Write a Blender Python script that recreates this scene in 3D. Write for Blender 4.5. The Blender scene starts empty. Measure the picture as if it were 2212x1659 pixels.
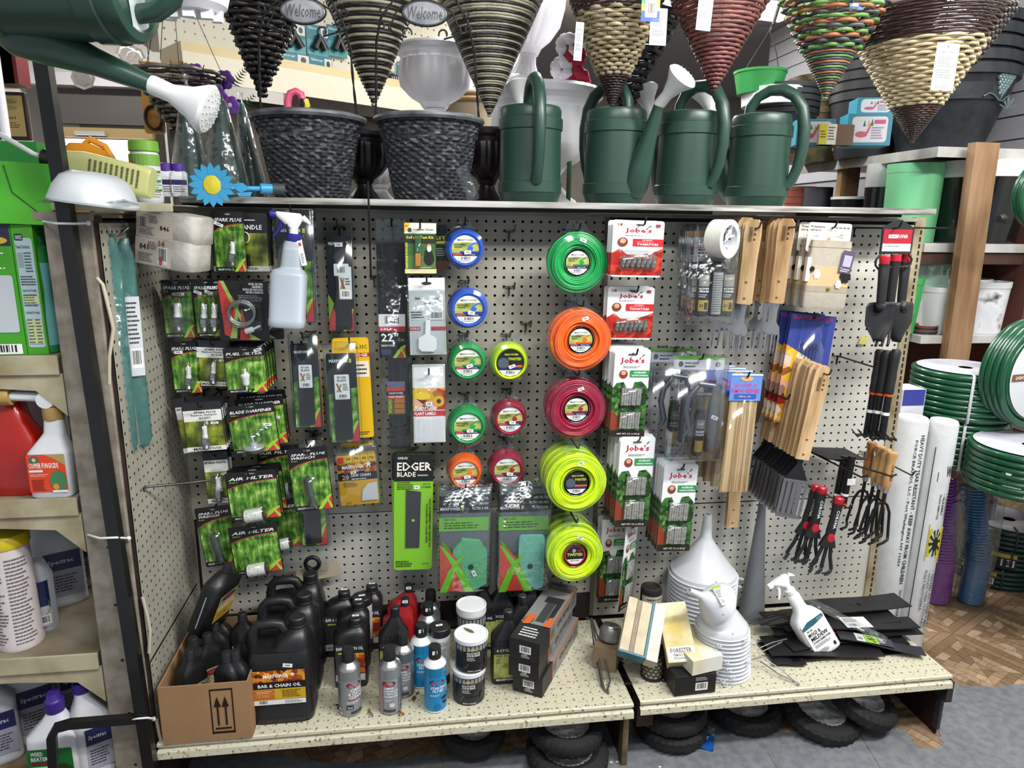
import bpy, math, random
from mathutils import Vector, Matrix
random.seed(7)
sc=bpy.context.scene; COL=sc.collection
PI=math.pi; sin=math.sin; cos=math.cos
S=.0254; FL=57.0                      # inches -> metres; the floor lies 57 in below the top hole row
def W3(x,y,z): return Vector((x*S,y*S,(z+FL)*S))
# ---- camera ----
FPX=1510.3843; CX,CY,CZ=24.058,-77.0165,-.1991; YAW,PIT,ROL=.1417,.2257,.0132
_f=Vector((sin(YAW)*cos(PIT),cos(YAW)*cos(PIT),-sin(PIT))); _r=Vector((cos(YAW),-sin(YAW),0)); _u=_r.cross(_f)
CR=_r*cos(ROL)+_u*sin(ROL); CU=-_r*sin(ROL)+_u*cos(ROL); CF=_f
cd=bpy.data.cameras.new('camera'); cam=bpy.data.objects.new('camera',cd); COL.objects.link(cam); sc.camera=cam
cd.sensor_width=36; cd.lens=FPX/2212*36; cd.clip_start=.05; cd.clip_end=60
m=Matrix((CR,CU,-CF)).transposed().to_4x4(); m.translation=W3(CX,CY,CZ); cam.matrix_world=m
# ---- world, lights, exposure ----
wd=bpy.data.worlds.new('world'); sc.world=wd; wd.use_nodes=True
wd.node_tree.nodes['Background'].inputs[0].default_value=(.86,.92,1,1); wd.node_tree.nodes['Background'].inputs[1].default_value=.5
sc.view_settings.view_transform='Standard'; sc.view_settings.look='None'; sc.view_settings.exposure=0.0; sc.view_settings.gamma=1
try: sc.view_settings.use_curve_mapping=False
except: pass
def area(name,x,y,z,sx,sy,power,rx=0,ry=0,rz=0,col=(1,.98,.95)):
    l=bpy.data.lights.new(name,'AREA'); l.shape='RECTANGLE'; l.size=sx*S; l.size_y=sy*S; l.energy=power; l.color=col
    o=bpy.data.objects.new(name,l); o.location=W3(x,y,z); o.rotation_euler=(rx,ry,rz); COL.objects.link(o); return o
area('ceiling_tube_light',80,-58,47,48,6,74,math.radians(18),math.radians(12),.2)
area('ceiling_tube_light',22,-75,47,48,6,32,math.radians(15))
area('ceiling_tube_light',60,95,47,48,6,85)
area('ceiling_tube_light',50,30,47,48,6,45)
area('ceiling_tube_light',150,40,47,6,48,30)
area('ceiling_tube_light',112,-20,47,6,48,28)
area('ceiling_tube_light',-30,80,47,48,6,45)
sc.cycles.max_bounces=7; sc.cycles.diffuse_bounces=3; sc.cycles.glossy_bounces=3; sc.cycles.transparent_max_bounces=24; sc.cycles.transmission_bounces=4
sc.cycles.caustics_reflective=False; sc.cycles.caustics_refractive=False
# ---- pixel helpers: a pixel of the photo (2212x1659) at a chosen depth plane, in inches ----
def ray(u,v): return CR*((u-1106)/FPX)+CU*((829.5-v)/FPX)+CF
CC=Vector((CX,CY,CZ))
def aty(u,v,y): d=ray(u,v); return CC+d*((y-CY)/d.y)
def atz(u,v,z): d=ray(u,v); return CC+d*((z-CZ)/d.z)
def atx(u,v,x): d=ray(u,v); return CC+d*((x-CX)/d.x)
def size(cu,cv,w,h,y):
    return (aty(cu+w/2,cv,y).x-aty(cu-w/2,cv,y).x, aty(cu,cv-h/2,y).z-aty(cu,cv+h/2,y).z)
# ---- materials ----
def lin(c): return c/12.92 if c<=.04045 else ((c+.055)/1.055)**2.4
def rgb(h):
    h=h.lstrip('#'); h=''.join(c*2 for c in h) if len(h)==3 else h; return tuple(lin(int(h[i:i+2],16)/255) for i in (0,2,4))+(1,)
MC={}
def N(t,typ,**k):
    n=t.nodes.new(typ)
    for a,b in k.items(): setattr(n,a,b)
    return n
def mat(hexc,rough=.5,metal=0,noise=0,scale=3,bump=0,bscale=40,spec=.5,emit=0,coat=0,alpha=None,stretch=None,dark=None):
    key=(hexc,rough,metal,noise,scale,bump,bscale,spec,emit,coat,stretch,dark)
    if key in MC: return MC[key]
    m=bpy.data.materials.new('mat_'+hexc.strip('#')); m.use_nodes=True; t=m.node_tree; p=t.nodes['Principled BSDF']
    p.inputs['Base Color'].default_value=rgb(hexc); p.inputs['Roughness'].default_value=rough; p.inputs['Metallic'].default_value=metal
    p.inputs['Specular IOR Level'].default_value=spec; p.inputs['Coat Weight'].default_value=coat
    if emit: p.inputs['Emission Color'].default_value=rgb(hexc); p.inputs['Emission Strength'].default_value=emit
    if noise or bump:
        tc=N(t,'ShaderNodeTexCoord'); src=tc.outputs['Object']
        if stretch:
            mp=N(t,'ShaderNodeMapping'); mp.inputs['Scale'].default_value=stretch; t.links.new(src,mp.inputs[0]); src=mp.outputs[0]
    if noise:
        n=N(t,'ShaderNodeTexNoise'); n.inputs['Scale'].default_value=scale; n.inputs['Detail'].default_value=6; t.links.new(src,n.inputs['Vector'])
        r=N(t,'ShaderNodeValToRGB'); c=rgb(hexc); d=rgb(dark) if dark else tuple(x*(1-noise) for x in c[:3])+(1,)
        r.color_ramp.elements[0].position=.35; r.color_ramp.elements[1].position=.62
        r.color_ramp.elements[0].color=d; r.color_ramp.elements[1].color=c
        t.links.new(n.outputs[0],r.inputs[0]); t.links.new(r.outputs[0],p.inputs['Base Color'])
    if bump:
        n=N(t,'ShaderNodeTexNoise'); n.inputs['Scale'].default_value=bscale; n.inputs['Detail'].default_value=3; t.links.new(src,n.inputs['Vector'])
        b=N(t,'ShaderNodeBump'); b.inputs['Strength'].default_value=bump; b.inputs['Distance'].default_value=.002; t.links.new(n.outputs[0],b.inputs['Height']); t.links.new(b.outputs[0],p.inputs['Normal'])
    MC[key]=m; return m
def clear(tint='#e8f0f4',gl=.09,rough=.08,name='clear_plastic',edge=.5,bump=0):
    key=('clear',tint,gl,rough,edge,bump)
    if key in MC: return MC[key]
    m=bpy.data.materials.new(name); m.use_nodes=True; t=m.node_tree; t.nodes.remove(t.nodes['Principled BSDF'])
    tr=N(t,'ShaderNodeBsdfTransparent'); tr.inputs[0].default_value=rgb(tint); g=N(t,'ShaderNodeBsdfGlossy'); g.inputs['Roughness'].default_value=rough; g.inputs[0].default_value=(.9,.93,.95,1)
    lw=N(t,'ShaderNodeLayerWeight'); lw.inputs[0].default_value=.35; mm=N(t,'ShaderNodeMath',operation='MULTIPLY_ADD'); mm.inputs[1].default_value=edge; mm.inputs[2].default_value=gl
    t.links.new(lw.outputs['Facing'],mm.inputs[0]); mx=N(t,'ShaderNodeMixShader'); t.links.new(mm.outputs[0],mx.inputs[0]); t.links.new(tr.outputs[0],mx.inputs[1]); t.links.new(g.outputs[0],mx.inputs[2])
    if bump:
        tc=N(t,'ShaderNodeTexCoord'); n=N(t,'ShaderNodeTexNoise'); n.inputs['Scale'].default_value=22; t.links.new(tc.outputs['Object'],n.inputs['Vector'])
        b=N(t,'ShaderNodeBump'); b.inputs['Strength'].default_value=bump; b.inputs['Distance'].default_value=.02; t.links.new(n.outputs[0],b.inputs['Height']); t.links.new(b.outputs[0],g.inputs['Normal']); t.links.new(b.outputs[0],lw.inputs['Normal'])
    t.links.new(mx.outputs[0],t.nodes['Material Output'].inputs[0]); MC[key]=m; return m
def frost(hexc,tr=.25,rough=.35):
    key=('frost',hexc,tr)
    if key in MC: return MC[key]
    m=bpy.data.materials.new('translucent_plastic'); m.use_nodes=True; t=m.node_tree; p=t.nodes['Principled BSDF']; p.inputs['Base Color'].default_value=rgb(hexc); p.inputs['Roughness'].default_value=rough
    a=N(t,'ShaderNodeBsdfTransparent'); a.inputs[0].default_value=rgb(hexc); mx=N(t,'ShaderNodeMixShader'); mx.inputs[0].default_value=tr
    t.links.new(p.outputs[0],mx.inputs[1]); t.links.new(a.outputs[0],mx.inputs[2]); t.links.new(mx.outputs[0],t.nodes['Material Output'].inputs[0]); MC[key]=m; return m
def multi(name,cols,scale=8,stretch=(1,1,1),rough=.5,det=4,vor=False,bump=0):
    key=('multi',name)
    if key in MC: return MC[key]
    m=bpy.data.materials.new(name); m.use_nodes=True; t=m.node_tree; p=t.nodes['Principled BSDF']; p.inputs['Roughness'].default_value=rough
    tc=N(t,'ShaderNodeTexCoord'); mp=N(t,'ShaderNodeMapping'); mp.inputs['Scale'].default_value=stretch; t.links.new(tc.outputs['Object'],mp.inputs[0])
    if vor: n=N(t,'ShaderNodeTexVoronoi'); n.inputs['Scale'].default_value=scale; o=N(t,'ShaderNodeSeparateColor'); t.links.new(mp.outputs[0],n.inputs['Vector']); t.links.new(n.outputs['Color'],o.inputs[0]); out=o.outputs[0]
    else: n=N(t,'ShaderNodeTexNoise'); n.inputs['Scale'].default_value=scale; n.inputs['Detail'].default_value=det; t.links.new(mp.outputs[0],n.inputs['Vector']); out=n.outputs[0]
    r=N(t,'ShaderNodeValToRGB'); cr=r.color_ramp
    lo,hi=(0,1) if vor else (.3,.7)
    while len(cr.elements)<len(cols): cr.elements.new(.5)
    for i,c in enumerate(cols): cr.elements[i].position=lo+(hi-lo)*i/(len(cols)-1); cr.elements[i].color=rgb(c)
    t.links.new(out,r.inputs[0]); t.links.new(r.outputs[0],p.inputs['Base Color'])
    if bump: b=N(t,'ShaderNodeBump'); b.inputs['Strength'].default_value=bump; b.inputs['Distance'].default_value=.003; t.links.new(out,b.inputs['Height']); t.links.new(b.outputs[0],p.inputs['Normal'])
    MC[key]=m; return m
def NM(n):
    if n=='grass': return multi('grass_print',['#132a0d','#33611b','#568a2a','#84b046','#cfdf9c'],90,(1,1,.4),.45,5)
    if n=='autumn': return multi('meadow_print',['#20290c','#4d5c1a','#8f9a2c','#c9c96a'],28,(1,1,.8),.45,4)
    if n=='leaves': return multi('leaf_print',['#4a1408','#8a2c10','#c8641c','#e8b030','#5a2410'],90,(1,1,1),.45,2,True)
    if n=='salad': return multi('vegetable_print',['#0c1c08','#1d4418','#3b7a30','#16300f','#7a9a50'],110,(1,1,1),.45,2,True)
    if n=='tomato': return multi('tomato_print',['#8c1408','#c8261a','#e2482c','#a81a10'],60,(1,1,1),.45,2,True)
    if n=='food': return multi('food_print',['#14100c','#c02a1a','#e8c238','#d8741c','#f0e0c8','#6a1410','#e8b030'],38,(1,1,1),.4,2,True)
    if n=='flower': return multi('field_print',['#50602a','#8fa04a','#b8b86a','#75883c'],30,(1,1,1),.45,3)
    return None
def cm(c,rough=.4):
    if not isinstance(c,str): return c
    return NM(c) or mat(c,rough)
# ---- mesh builder (all numbers in inches) ----
def rr(x0,z0,x1,z1,r,n=4):
    P=[]
    for cx,cz,a in ((x1-r,z0+r,-90),(x1-r,z1-r,0),(x0+r,z1-r,90),(x0+r,z0+r,180)):
        for i in range(n+1): t=math.radians(a+90*i/n); P.append((cx+r*cos(t),cz+r*sin(t)))
    return P
class B:
    def __init__(s): s.v=[];s.f=[];s.fm=[];s.fs=[];s.mats=[];s.M=None
    def add(s,vs,fs,m,smooth=False):
        k=len(s.v)
        if s.M is not None: vs=[s.M@Vector(v) for v in vs]
        s.v+=[tuple(v) for v in vs]
        if m not in s.mats: s.mats.append(m)
        i=s.mats.index(m); s.f+=[tuple(a+k for a in f) for f in fs]; s.fm+=[i]*len(fs); s.fs+=[smooth]*len(fs); return s
    def box(s,x0,y0,z0,x1,y1,z1,m):
        return s.add([(x0,y0,z0),(x1,y0,z0),(x1,y1,z0),(x0,y1,z0),(x0,y0,z1),(x1,y0,z1),(x1,y1,z1),(x0,y1,z1)],[(0,3,2,1),(4,5,6,7),(0,1,5,4),(1,2,6,5),(2,3,7,6),(3,0,4,7)],m)
    def prism(s,pts,y0,y1,m,smooth=False):   # outline in x,z extruded along y
        n=len(pts); v=[(x,y0,z) for x,z in pts]+[(x,y1,z) for x,z in pts]
        f=[tuple(range(n)),tuple(reversed(range(n,2*n)))]; s.add(v,f,m,False)
        return s.add(v,[((i+1)%n,i,n+i,n+(i+1)%n) for i in range(n)],m,smooth)
    def lathe(s,prof,m,n=24,c=(0,0,0),mod=None,smooth=True,caps=True,sx=1,sy=1):
        if len(prof)>2 and smooth:      # crisp creases where the profile turns sharply
            cut=[i for i in range(1,len(prof)-1) if abs((math.atan2(prof[i+1][1]-prof[i][1],prof[i+1][0]-prof[i][0])-math.atan2(prof[i][1]-prof[i-1][1],prof[i][0]-prof[i-1][0])+PI)%(2*PI)-PI)>.6]
            if cut:
                k=[0]+cut+[len(prof)-1]
                for i in range(len(k)-1): s._lathe(prof[k[i]:k[i+1]+1],m,n,c,mod,smooth,False,sx,sy)
                if caps:
                    for q,r in ((prof[0],1),(prof[-1],0)):
                        v=[(c[0]+q[0]*(mod(2*PI*i/n,q[1]) if mod else 1)*cos(2*PI*i/n)*sx,c[1]+q[0]*(mod(2*PI*i/n,q[1]) if mod else 1)*sin(2*PI*i/n)*sy,c[2]+q[1]) for i in range(n)]
                        s.add(v,[tuple(reversed(range(n))) if r else tuple(range(n))],m)
                return s
        return s._lathe(prof,m,n,c,mod,smooth,caps,sx,sy)
    def _lathe(s,prof,m,n,c,mod,smooth,caps,sx,sy):
        v=[]
        for r,z in prof:
            for i in range(n):
                a=2*PI*i/n; q=r*(mod(a,z) if mod else 1); v.append((c[0]+q*cos(a)*sx,c[1]+q*sin(a)*sy,c[2]+z))
        K=len(prof); f=[(j*n+i,j*n+(i+1)%n,(j+1)*n+(i+1)%n,(j+1)*n+i) for j in range(K-1) for i in range(n)]
        s.add(v,f,m,smooth)
        if caps: s.add(v[:n],[tuple(reversed(range(n)))],m); s.add(v[-n:],[tuple(range(n))],m)
        return s
    def loft(s,secs,m,n=28,e=4,smooth=True,caps=True):  # secs: (z,cx,cy,hx,hy[,e])
        v=[]
        for q in secs:
            z,cx,cy,hx,hy=q[:5]; ee=q[5] if len(q)>5 else e
            for i in range(n):
                a=2*PI*(i+.5)/n; c_,s_=cos(a),sin(a)
                v.append((cx+hx*math.copysign(abs(c_)**(2/ee),c_),cy+hy*math.copysign(abs(s_)**(2/ee),s_),z))
        K=len(secs); s.add(v,[(j*n+i,j*n+(i+1)%n,(j+1)*n+(i+1)%n,(j+1)*n+i) for j in range(K-1) for i in range(n)],m,smooth)
        if caps: s.add(v[:n],[tuple(reversed(range(n)))],m); s.add(v[-n:],[tuple(range(n))],m)
        return s
    def tube(s,path,r,m,n=6,closed=False,sq=1.0,smooth=True):  # r: number or list; sq flattens one axis
        P=[Vector(p) for p in path]; K=len(P); v=[]; up=None
        for i,p in enumerate(P):
            a=P[(i-1)%K] if (closed or i>0) else p; b=P[(i+1)%K] if (closed or i<K-1) else p
            t=(b-a).normalized()
            if up is None: up=Vector((0,0,1)) if abs(t.z)<.9 else Vector((0,1,0))
            sd=t.cross(up).normalized(); up=sd.cross(t).normalized()
            q=r[i] if isinstance(r,(list,tuple)) else r
            for k in range(n): w=2*PI*(k+.5)/n; v.append(p+sd*(q*cos(w))+up*(q*sq*sin(w)))
        J=K if closed else K-1
        s.add(v,[(j*n+k,j*n+(k+1)%n,((j+1)%K)*n+(k+1)%n,((j+1)%K)*n+k) for j in range(J) for k in range(n)],m,smooth)
        if not closed: s.add(v[:n],[tuple(reversed(range(n)))],m); s.add(v[-n:],[tuple(range(n))],m)
        return s
    def ball(s,c,r,m,n=12,sx=1,sy=1,sz=1):
        K=max(4,n//2); return s.lathe([(max(1e-3,r*sin(PI*j/K)),-r*cos(PI*j/K)*sz) for j in range(K+1)],m,n,c,sx=sx,sy=sy,caps=False)
    def mesh(s,name):
        me=bpy.data.meshes.new(name); me.from_pydata([(a*S,b*S,c*S) for a,b,c in s.v],[],s.f)
        for m in s.mats: me.materials.append(m)
        me.polygons.foreach_set('material_index',s.fm); me.polygons.foreach_set('use_smooth',s.fs); me.update(); return me
    def obj(s,name,parent=None,loc=None,rot=None,bev=0,seg=2):
        return put(name,s.mesh(name),parent,loc,rot,bev,seg)
def put(name,me,parent=None,loc=None,rot=None,bev=0,seg=2):
    o=bpy.data.objects.new(name,me); COL.objects.link(o)
    if parent is not None:
        o.parent=parent
        if loc: o.location=Vector(loc)*S
    elif loc is not None: o.location=W3(*loc)
    else: o.location=(0,0,FL*S)
    if rot: o.rotation_euler=rot
    if bev:
        b=o.modifiers.new('bevel','BEVEL'); b.width=bev*S; b.segments=seg; b.limit_method='ANGLE'; b.angle_limit=math.radians(50)
    return o
def thing(name,label,cat,loc=(0,0,0),rot=(0,0,0),group=None):
    o=bpy.data.objects.new(name,None); COL.objects.link(o); o.location=W3(*loc); o.rotation_euler=rot; o.empty_display_size=.02
    return tag(o,label,cat,group)
def tag(o,label,cat,group=None):
    o['label']=label; o['category']=cat
    if group: o['group']=group
    return o
def struct(o): o['kind']='structure'; return o
ORD=['front','second','third','fourth','fifth','sixth','seventh','eighth','ninth','tenth','eleventh','twelfth','thirteenth','fourteenth','fifteenth','sixteenth']
def dup(root,dx=0,dy=0,dz=0,label=None,rot=None,loc=None,name=None):
    r=root.copy(); COL.objects.link(r)
    r.location=W3(*loc) if loc is not None else root.location+Vector((dx,dy,dz))*S
    if rot is not None: r.rotation_euler=rot
    if label: r['label']=label
    for c in list(root.children):
        k=c.copy(); COL.objects.link(k); k.parent=r
        for g in list(c.children):
            q=g.copy(); COL.objects.link(q); q.parent=k
    return r
def orient(t,P0,P1,back=(0,1,0),roll=0):   # local z runs from P0 to P1, local y leans to 'back'
    z=(P1-P0).normalized(); b=Vector(back); y=(b-z*b.dot(z)).normalized(); x=y.cross(z)
    t.matrix_world=Matrix.Translation(W3(*P0))@Matrix((x,y,z)).transposed().to_4x4()@Matrix.Rotation(roll,4,'Z'); return t
def stack(root,n,dy,base,jit=.12,dx=0,dz=0,where='from the front'):
    out=[root]
    if n>1 and not root.get('group'): root['group']=base+'s'
    for i in range(1,n):
        o=dup(root,dx*i+random.uniform(-jit,jit),dy*i,dz*i+random.uniform(-jit,jit)*.6,f'{base}, {ORD[i]} {where}')
        o.rotation_euler.y+=random.uniform(-.02,.02); out.append(o)
    return out
# ---- flat print: polygons and lettering laid on a face, fractions of its width and height ----
TC={}
def traw(s,bold,shear):
    k=(s,bold,shear)
    if k not in TC:
        c=bpy.data.curves.new('t','FONT'); c.body=s; c.resolution_u=1; c.offset=.018 if bold else 0; c.shear=shear
        o=bpy.data.objects.new('t',c); me=bpy.data.meshes.new_from_object(o)
        vs=[(v.co.x,v.co.y) for v in me.vertices]; fs=[tuple(p.vertices) for p in me.polygons]
        bpy.data.objects.remove(o); bpy.data.curves.remove(c); bpy.data.meshes.remove(me)
        if not vs: vs=[(0,0),(1,1)]
        x0=min(a for a,b in vs);x1=max(a for a,b in vs);y0=min(b for a,b in vs);y1=max(b for a,b in vs)
        TC[k]=([((a-x0)/(x1-x0+1e-6),(b-y0)/(y1-y0+1e-6)) for a,b in vs],fs)
    return TC[k]
def art(w,h,items,R=None,lay=.007,flat=True,b=None,M=None):
    b=b or B(); L=0
    def T(x,z,l):
        X=(x-.5)*w; Z=z*h
        if R: return ((R+l*lay)*sin(X/R),-(R+l*lay)*cos(X/R),Z)
        return (X,-l*lay,Z)
    for it in items:
        L+=1; k=it[0]
        def poly(P,c,rough=.35):
            vs=[T(x,z,L) for x,z in P]; n=len(P)
            ar=sum(P[i][0]*P[(i+1)%n][1]-P[(i+1)%n][0]*P[i][1] for i in range(n))
            b.add(vs,[tuple(range(n)) if ar>0 else tuple(reversed(range(n)))],cm(c,rough))
        def rect(x0,z0,x1,z1,c):
            n=max(1,int(abs(x1-x0)*w/(R*.25))) if R else 1
            for i in range(n):
                a=x0+(x1-x0)*i/n; e=x0+(x1-x0)*(i+1)/n; poly([(a,z0),(e,z0),(e,z1),(a,z1)],c)
        if k=='r': rect(*it[1:6])
        elif k=='p': poly(it[1],it[2])
        elif k=='rr': poly([(x/w,z/h) for x,z in rr(it[1]*w,it[2]*h,it[3]*w,it[4]*h,it[5])],it[6])
        elif k=='e':
            n=20; poly([(it[1]+it[3]*cos(2*PI*i/n),it[2]+it[4]*sin(2*PI*i/n)) for i in range(n)],it[5])
        elif k=='t':
            _,s,x0,z0,x1,z1,c=it[:7]; sh=it[7] if len(it)>7 else 0; bo=it[8] if len(it)>8 else 1
            vs,fs=traw(s,bo,sh); b.add([T(x0+(x1-x0)*a,z0+(z1-z0)*q,L) for a,q in vs],fs,cm(c))
        elif k=='v':     # lettering turned to read downwards
            _,s,x0,z0,x1,z1,c=it[:7]; vs,fs=traw(s,1,0); b.add([T(x0+(x1-x0)*q,z1-(z1-z0)*a,L) for a,q in vs],fs,cm(c))
        elif k=='b':
            x0,z0,x1,z1=it[1:5]; rect(x0,z0,x1,z1,'#e9e9e6'); L+=1; rnd=random.Random(3); x=x0+(x1-x0)*.1
            while x<x0+(x1-x0)*.88:
                q=(x1-x0)*rnd.choice((.02,.035,.05)); poly([(x,z0+(z1-z0)*.2),(x+q,z0+(z1-z0)*.2),(x+q,z1-(z1-z0)*.1),(x,z1-(z1-z0)*.1)],'#1a1a1a'); x+=q+(x1-x0)*rnd.choice((.02,.03,.045))
        elif k=='l':
            x0,z0,x1,z1,n,c=it[1:7]; rnd=random.Random(n)
            for i in range(n):
                zz=z1-(z1-z0)*(i+.75)/n; hh=(z1-z0)/n*.42; x=x0; e=x0+(x1-x0)*rnd.uniform(.7,1)
                while x<e-.01:
                    q=min(e-x,(x1-x0)*rnd.uniform(.06,.2)); poly([(x,zz),(x+q,zz),(x+q,zz+hh),(x,zz+hh)],c); x+=q+(x1-x0)*.025
        elif k=='s':
            cx,cz,ww,hh=it[1:5]; a=it[5] if len(it)>5 else 0
            P=[(cx+(sx*ww/2*cos(a)-sz*hh/2*sin(a)*h/w),cz+(sx*ww/2*sin(a)*w/h+sz*hh/2*cos(a))) for sx,sz in ((-1,-1),(1,-1),(1,1),(-1,1))]
            poly(P,'#eceef0'); L+=1; P2=[(cx+(p[0]-cx)*.5,cz+(p[1]-cz)*.35) for p in P]; poly(P2,'#8a8c8e')
    return b
ARTC={}
def artobj(key,name,w,h,items,parent,loc=(0,0,0),R=None,rot=None):
    k=(key,round(w,2),round(h,2),R)
    if key is None or k not in ARTC:
        me=art(w,h,items,R).mesh(name)
        if key is None: return put(name,me,parent,loc,rot)
        ARTC[k]=me
    return put(name,ARTC[k],parent,loc,rot)
# ================= setting =================
def perf(b,x0,x1,z0,z1,hx,hz,m,y=0,r=.16,pitch=1,rim=.12,side='y',n=8,only=None,flip=False):
    """perforated sheet: every hole is a real octagonal hole with a rim. plane x,z (or y,z / x,y)"""
    def T(a,c,d):
        if side=='y': return (a,y+d,c)
        if side=='x': return (y+d,a,c)
        return (a,c,y+d)
    V=[];F=[];idx={}
    def q(a,c,d=0):
        k=(round(a,4),round(c,4),d)
        if k not in idx: idx[k]=len(V); V.append(T(a,c,d))
        return idx[k]
    xs=[hx+i*pitch for i in range(int((x1-hx)/pitch)+1) if hx+i*pitch>x0+r*1.5 and hx+i*pitch<x1-r*1.5]
    zs=[hz-i*pitch for i in range(int((hz-z0)/pitch)+1) if hz-i*pitch<z1-r*1.5 and hz-i*pitch>z0+r*1.5]
    def edges(c,lo,hi): e=[lo]+[(c[i]+c[i+1])/2 for i in range(len(c)-1)]+[hi]; return e
    ex=edges(xs,x0,x1); zs=zs[::-1]; ez=edges(zs,z0,z1)
    for i,x in enumerate(xs):
        for j,z in enumerate(zs):
            a0,a1,c0,c1=ex[i],ex[i+1],ez[j],ez[j+1]
            if only and not only(x,z): F.append((q(a0,c0),q(a1,c0),q(a1,c1),q(a0,c1))); continue
            O=[(a1,z),(a1,c1),(x,c1),(a0,c1),(a0,z),(a0,c0),(x,c0),(a1,c0)]
            I=[(x+r*cos(k*PI/4),z+r*sin(k*PI/4)) for k in range(8)]
            for k in range(8):
                l=(k+1)%8
                F.append((q(*O[k]),q(*O[l]),q(*I[l]),q(*I[k])))
                F.append((q(*I[k]),q(*I[l]),q(*I[l],rim),q(*I[k],rim)))
    b.add(V,F,m)
    return b
PEGL=mat('#a9a698',.55,0,.12,5,0,40,.3,dark='#969385'); PEGR=mat('#c9c8c0',.5,0,.1,2,0,40,.3,dark='#b3b1a6')
CREAM=mat('#c8c4a8',.45,0,.25,7,.15,60,.4,dark='#9a9474'); CREAM2=multi('scuffed_deck_paint',['#4a3c2c','#b4ae96','#c2bda6','#c8c4ae','#bdb8a0','#c6c2ac'],120,(1,1,1),.45,8)
DARKW=mat('#2a2521',.8,0,.5,5,.3,30); BLK=mat('#101011',.4); STEEL=mat('#8c8e90',.3,.9); HOOKM=mat('#5b5a5a',.32,.85); HOOKD=mat('#2e2c2c',.4,.7)
RUST=mat('#3a2a22',.7,.2,.6,9,.3,50,dark='#17110e')
g=thing('gondola_shelving','long cream pegboard gondola fixture carrying the hanging garden goods','shelving',(41,-8,-57))
def gl(b,name,**k): return b.obj(name,g,loc=(-41,8,57),**k)
gl(perf(B(),-.9,45.35,-32.95,.62,0,0,PEGL),'pegboard_panel')
gl(perf(B(),-.4,45.35,-44.9,-33.05,.5,-33.46,PEGR,y=.05),'pegboard_panel')
gl(perf(B(),45.65,82.6,-33.6,.2,46.2,-1.1,PEGR),'pegboard_panel')
gl(perf(B(),45.65,82.6,-48.2,-33.75,46.38,-34.27,PEGR,y=.03),'pegboard_panel')
gl(perf(B(),-15.6,-.2,-40.2,-.6,-15.2,-1.3,PEGL,y=-.75,side='x',rim=-.025),'side_pegboard')
gl(perf(B(),-15.6,-.2,-48.3,-40.4,-15.2,-40.9,PEGL,y=-.72,side='x',rim=-.025),'side_pegboard')
gl(B().box(-.9,.6,-57,83,.75,1,DARKW),'backing_sheet'); gl(B().box(-1.08,-15.5,-57,-1.0,-.1,-.2,DARKW),'backing_sheet')  # second sheet is an added dark backing so the side panel's holes read black
gl(B().box(-.7,-.1,-48.4,45.3,.3,-45,DARKW),'lower_rail')
gl(B().box(-4,-15.9,.35,5,-15.6,1.0,CREAM).box(-1.3,-15.6,.2,-.7,0,1,CREAM),'top_channel',bev=.05)
gl(B().box(-1,-.25,.6,82.9,.5,1.0,mat('#9a9788',.5,0,.3,8)).box(45.2,-.2,-48,45.7,.3,.6,mat('#6b675c',.6)),'top_rail')
# slotted right upright
ub=B(); um=mat('#a49c82',.55,0,.4,8,dark='#6b5636')
ub.box(82.6,-.2,-48.2,83.9,.5,1.1,um)
for k in range(60): ub.box(83.35,-.24,-.6-k*.8-.25,83.55,-.19,-.6-k*.8+.25,BLK)
gl(ub,'slotted_upright')
# front post of the end panel
pb=B(); pm=mat('#9a9285',.6,0,.55,22,.25,50,.3,dark='#7a7062')
pb.box(-4.7,-16,-57,-1.1,-14,.15,pm)
gl(pb,'end_post',bev=.12)
for k in range(9): gl(B().tube([(-2.9,-16.04,-6-k*5.6),(-2.9,-15.9,-6-k*5.6)],.14,BLK,8),'bolt_hole')
gl(B().box(-1.1,-15.7,-57,-.85,-14.6,0,RUST),'post_edge')
# deck trays with rolled lip
def deck(x0,x1,yf,z,zt=1.5,rusty=0):
    b=B(); perf(b,x0,x1,yf,-.3,x0+.6,-.9,CREAM2,y=z,side='z',rim=-.1,r=.12)
    prof=[(0,0),(-.12,-.08),(-.15,-.32),(.12,-.42),(.12,-.66),(-.32,-.85),(-.4,-zt),(-.3,-zt)]
    v=[];
    for x in (x0,x1): v+=[(x,yf+p,z+q) for p,q in prof]
    n=len(prof); b.add(v,[(i,i+1,n+i+1,n+i) for i in range(n-1)],CREAM2)
    b.box(x0,yf,z-.9,x0+.06,-.3,z-.01,RUST); b.box(x1-.06,yf,z-.9,x1,-.3,z-.01,RUST)
    return b
# hole plane for decks runs in x,y: reuse perf with c=y
gl(deck(-.7,45.9,-16.2,-48.55),'deck_tray'); gl(deck(46.7,82.7,-15.9,-48.55,1.45),'deck_tray')
gl(B().box(45.3,-15.2,-57,45.9,-13.9,-50.2,mat('#7a6a48',.7,0,.6,9,dark='#2c2018')).box(46.8,-15,-52.4,48.6,-13.6,-50,RUST).box(45.4,-14,-57,45.8,0,-50,RUST),'base_bracket')
gl(B().prism([(0,0),(0,0)],0,0,RUST) if 0 else B().box(82.7,-14.9,-57,82.95,0,-49,mat('#2a1713',.6,.2,.4,8)).box(82.55,-15.8,-52.2,83.35,-14.2,-49.6,mat('#38343a',.5,.3)).box(82.6,-15.2,-56.2,83.0,-14.4,-52.2,mat('#38343a',.5,.3)).box(71,-5,-56.9,82.7,-4,-55.9,RUST),'base_bracket',bev=.05)
gl(B().box(-.9,-15.5,-57,-.5,0,-50,RUST),'base_bracket')
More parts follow.
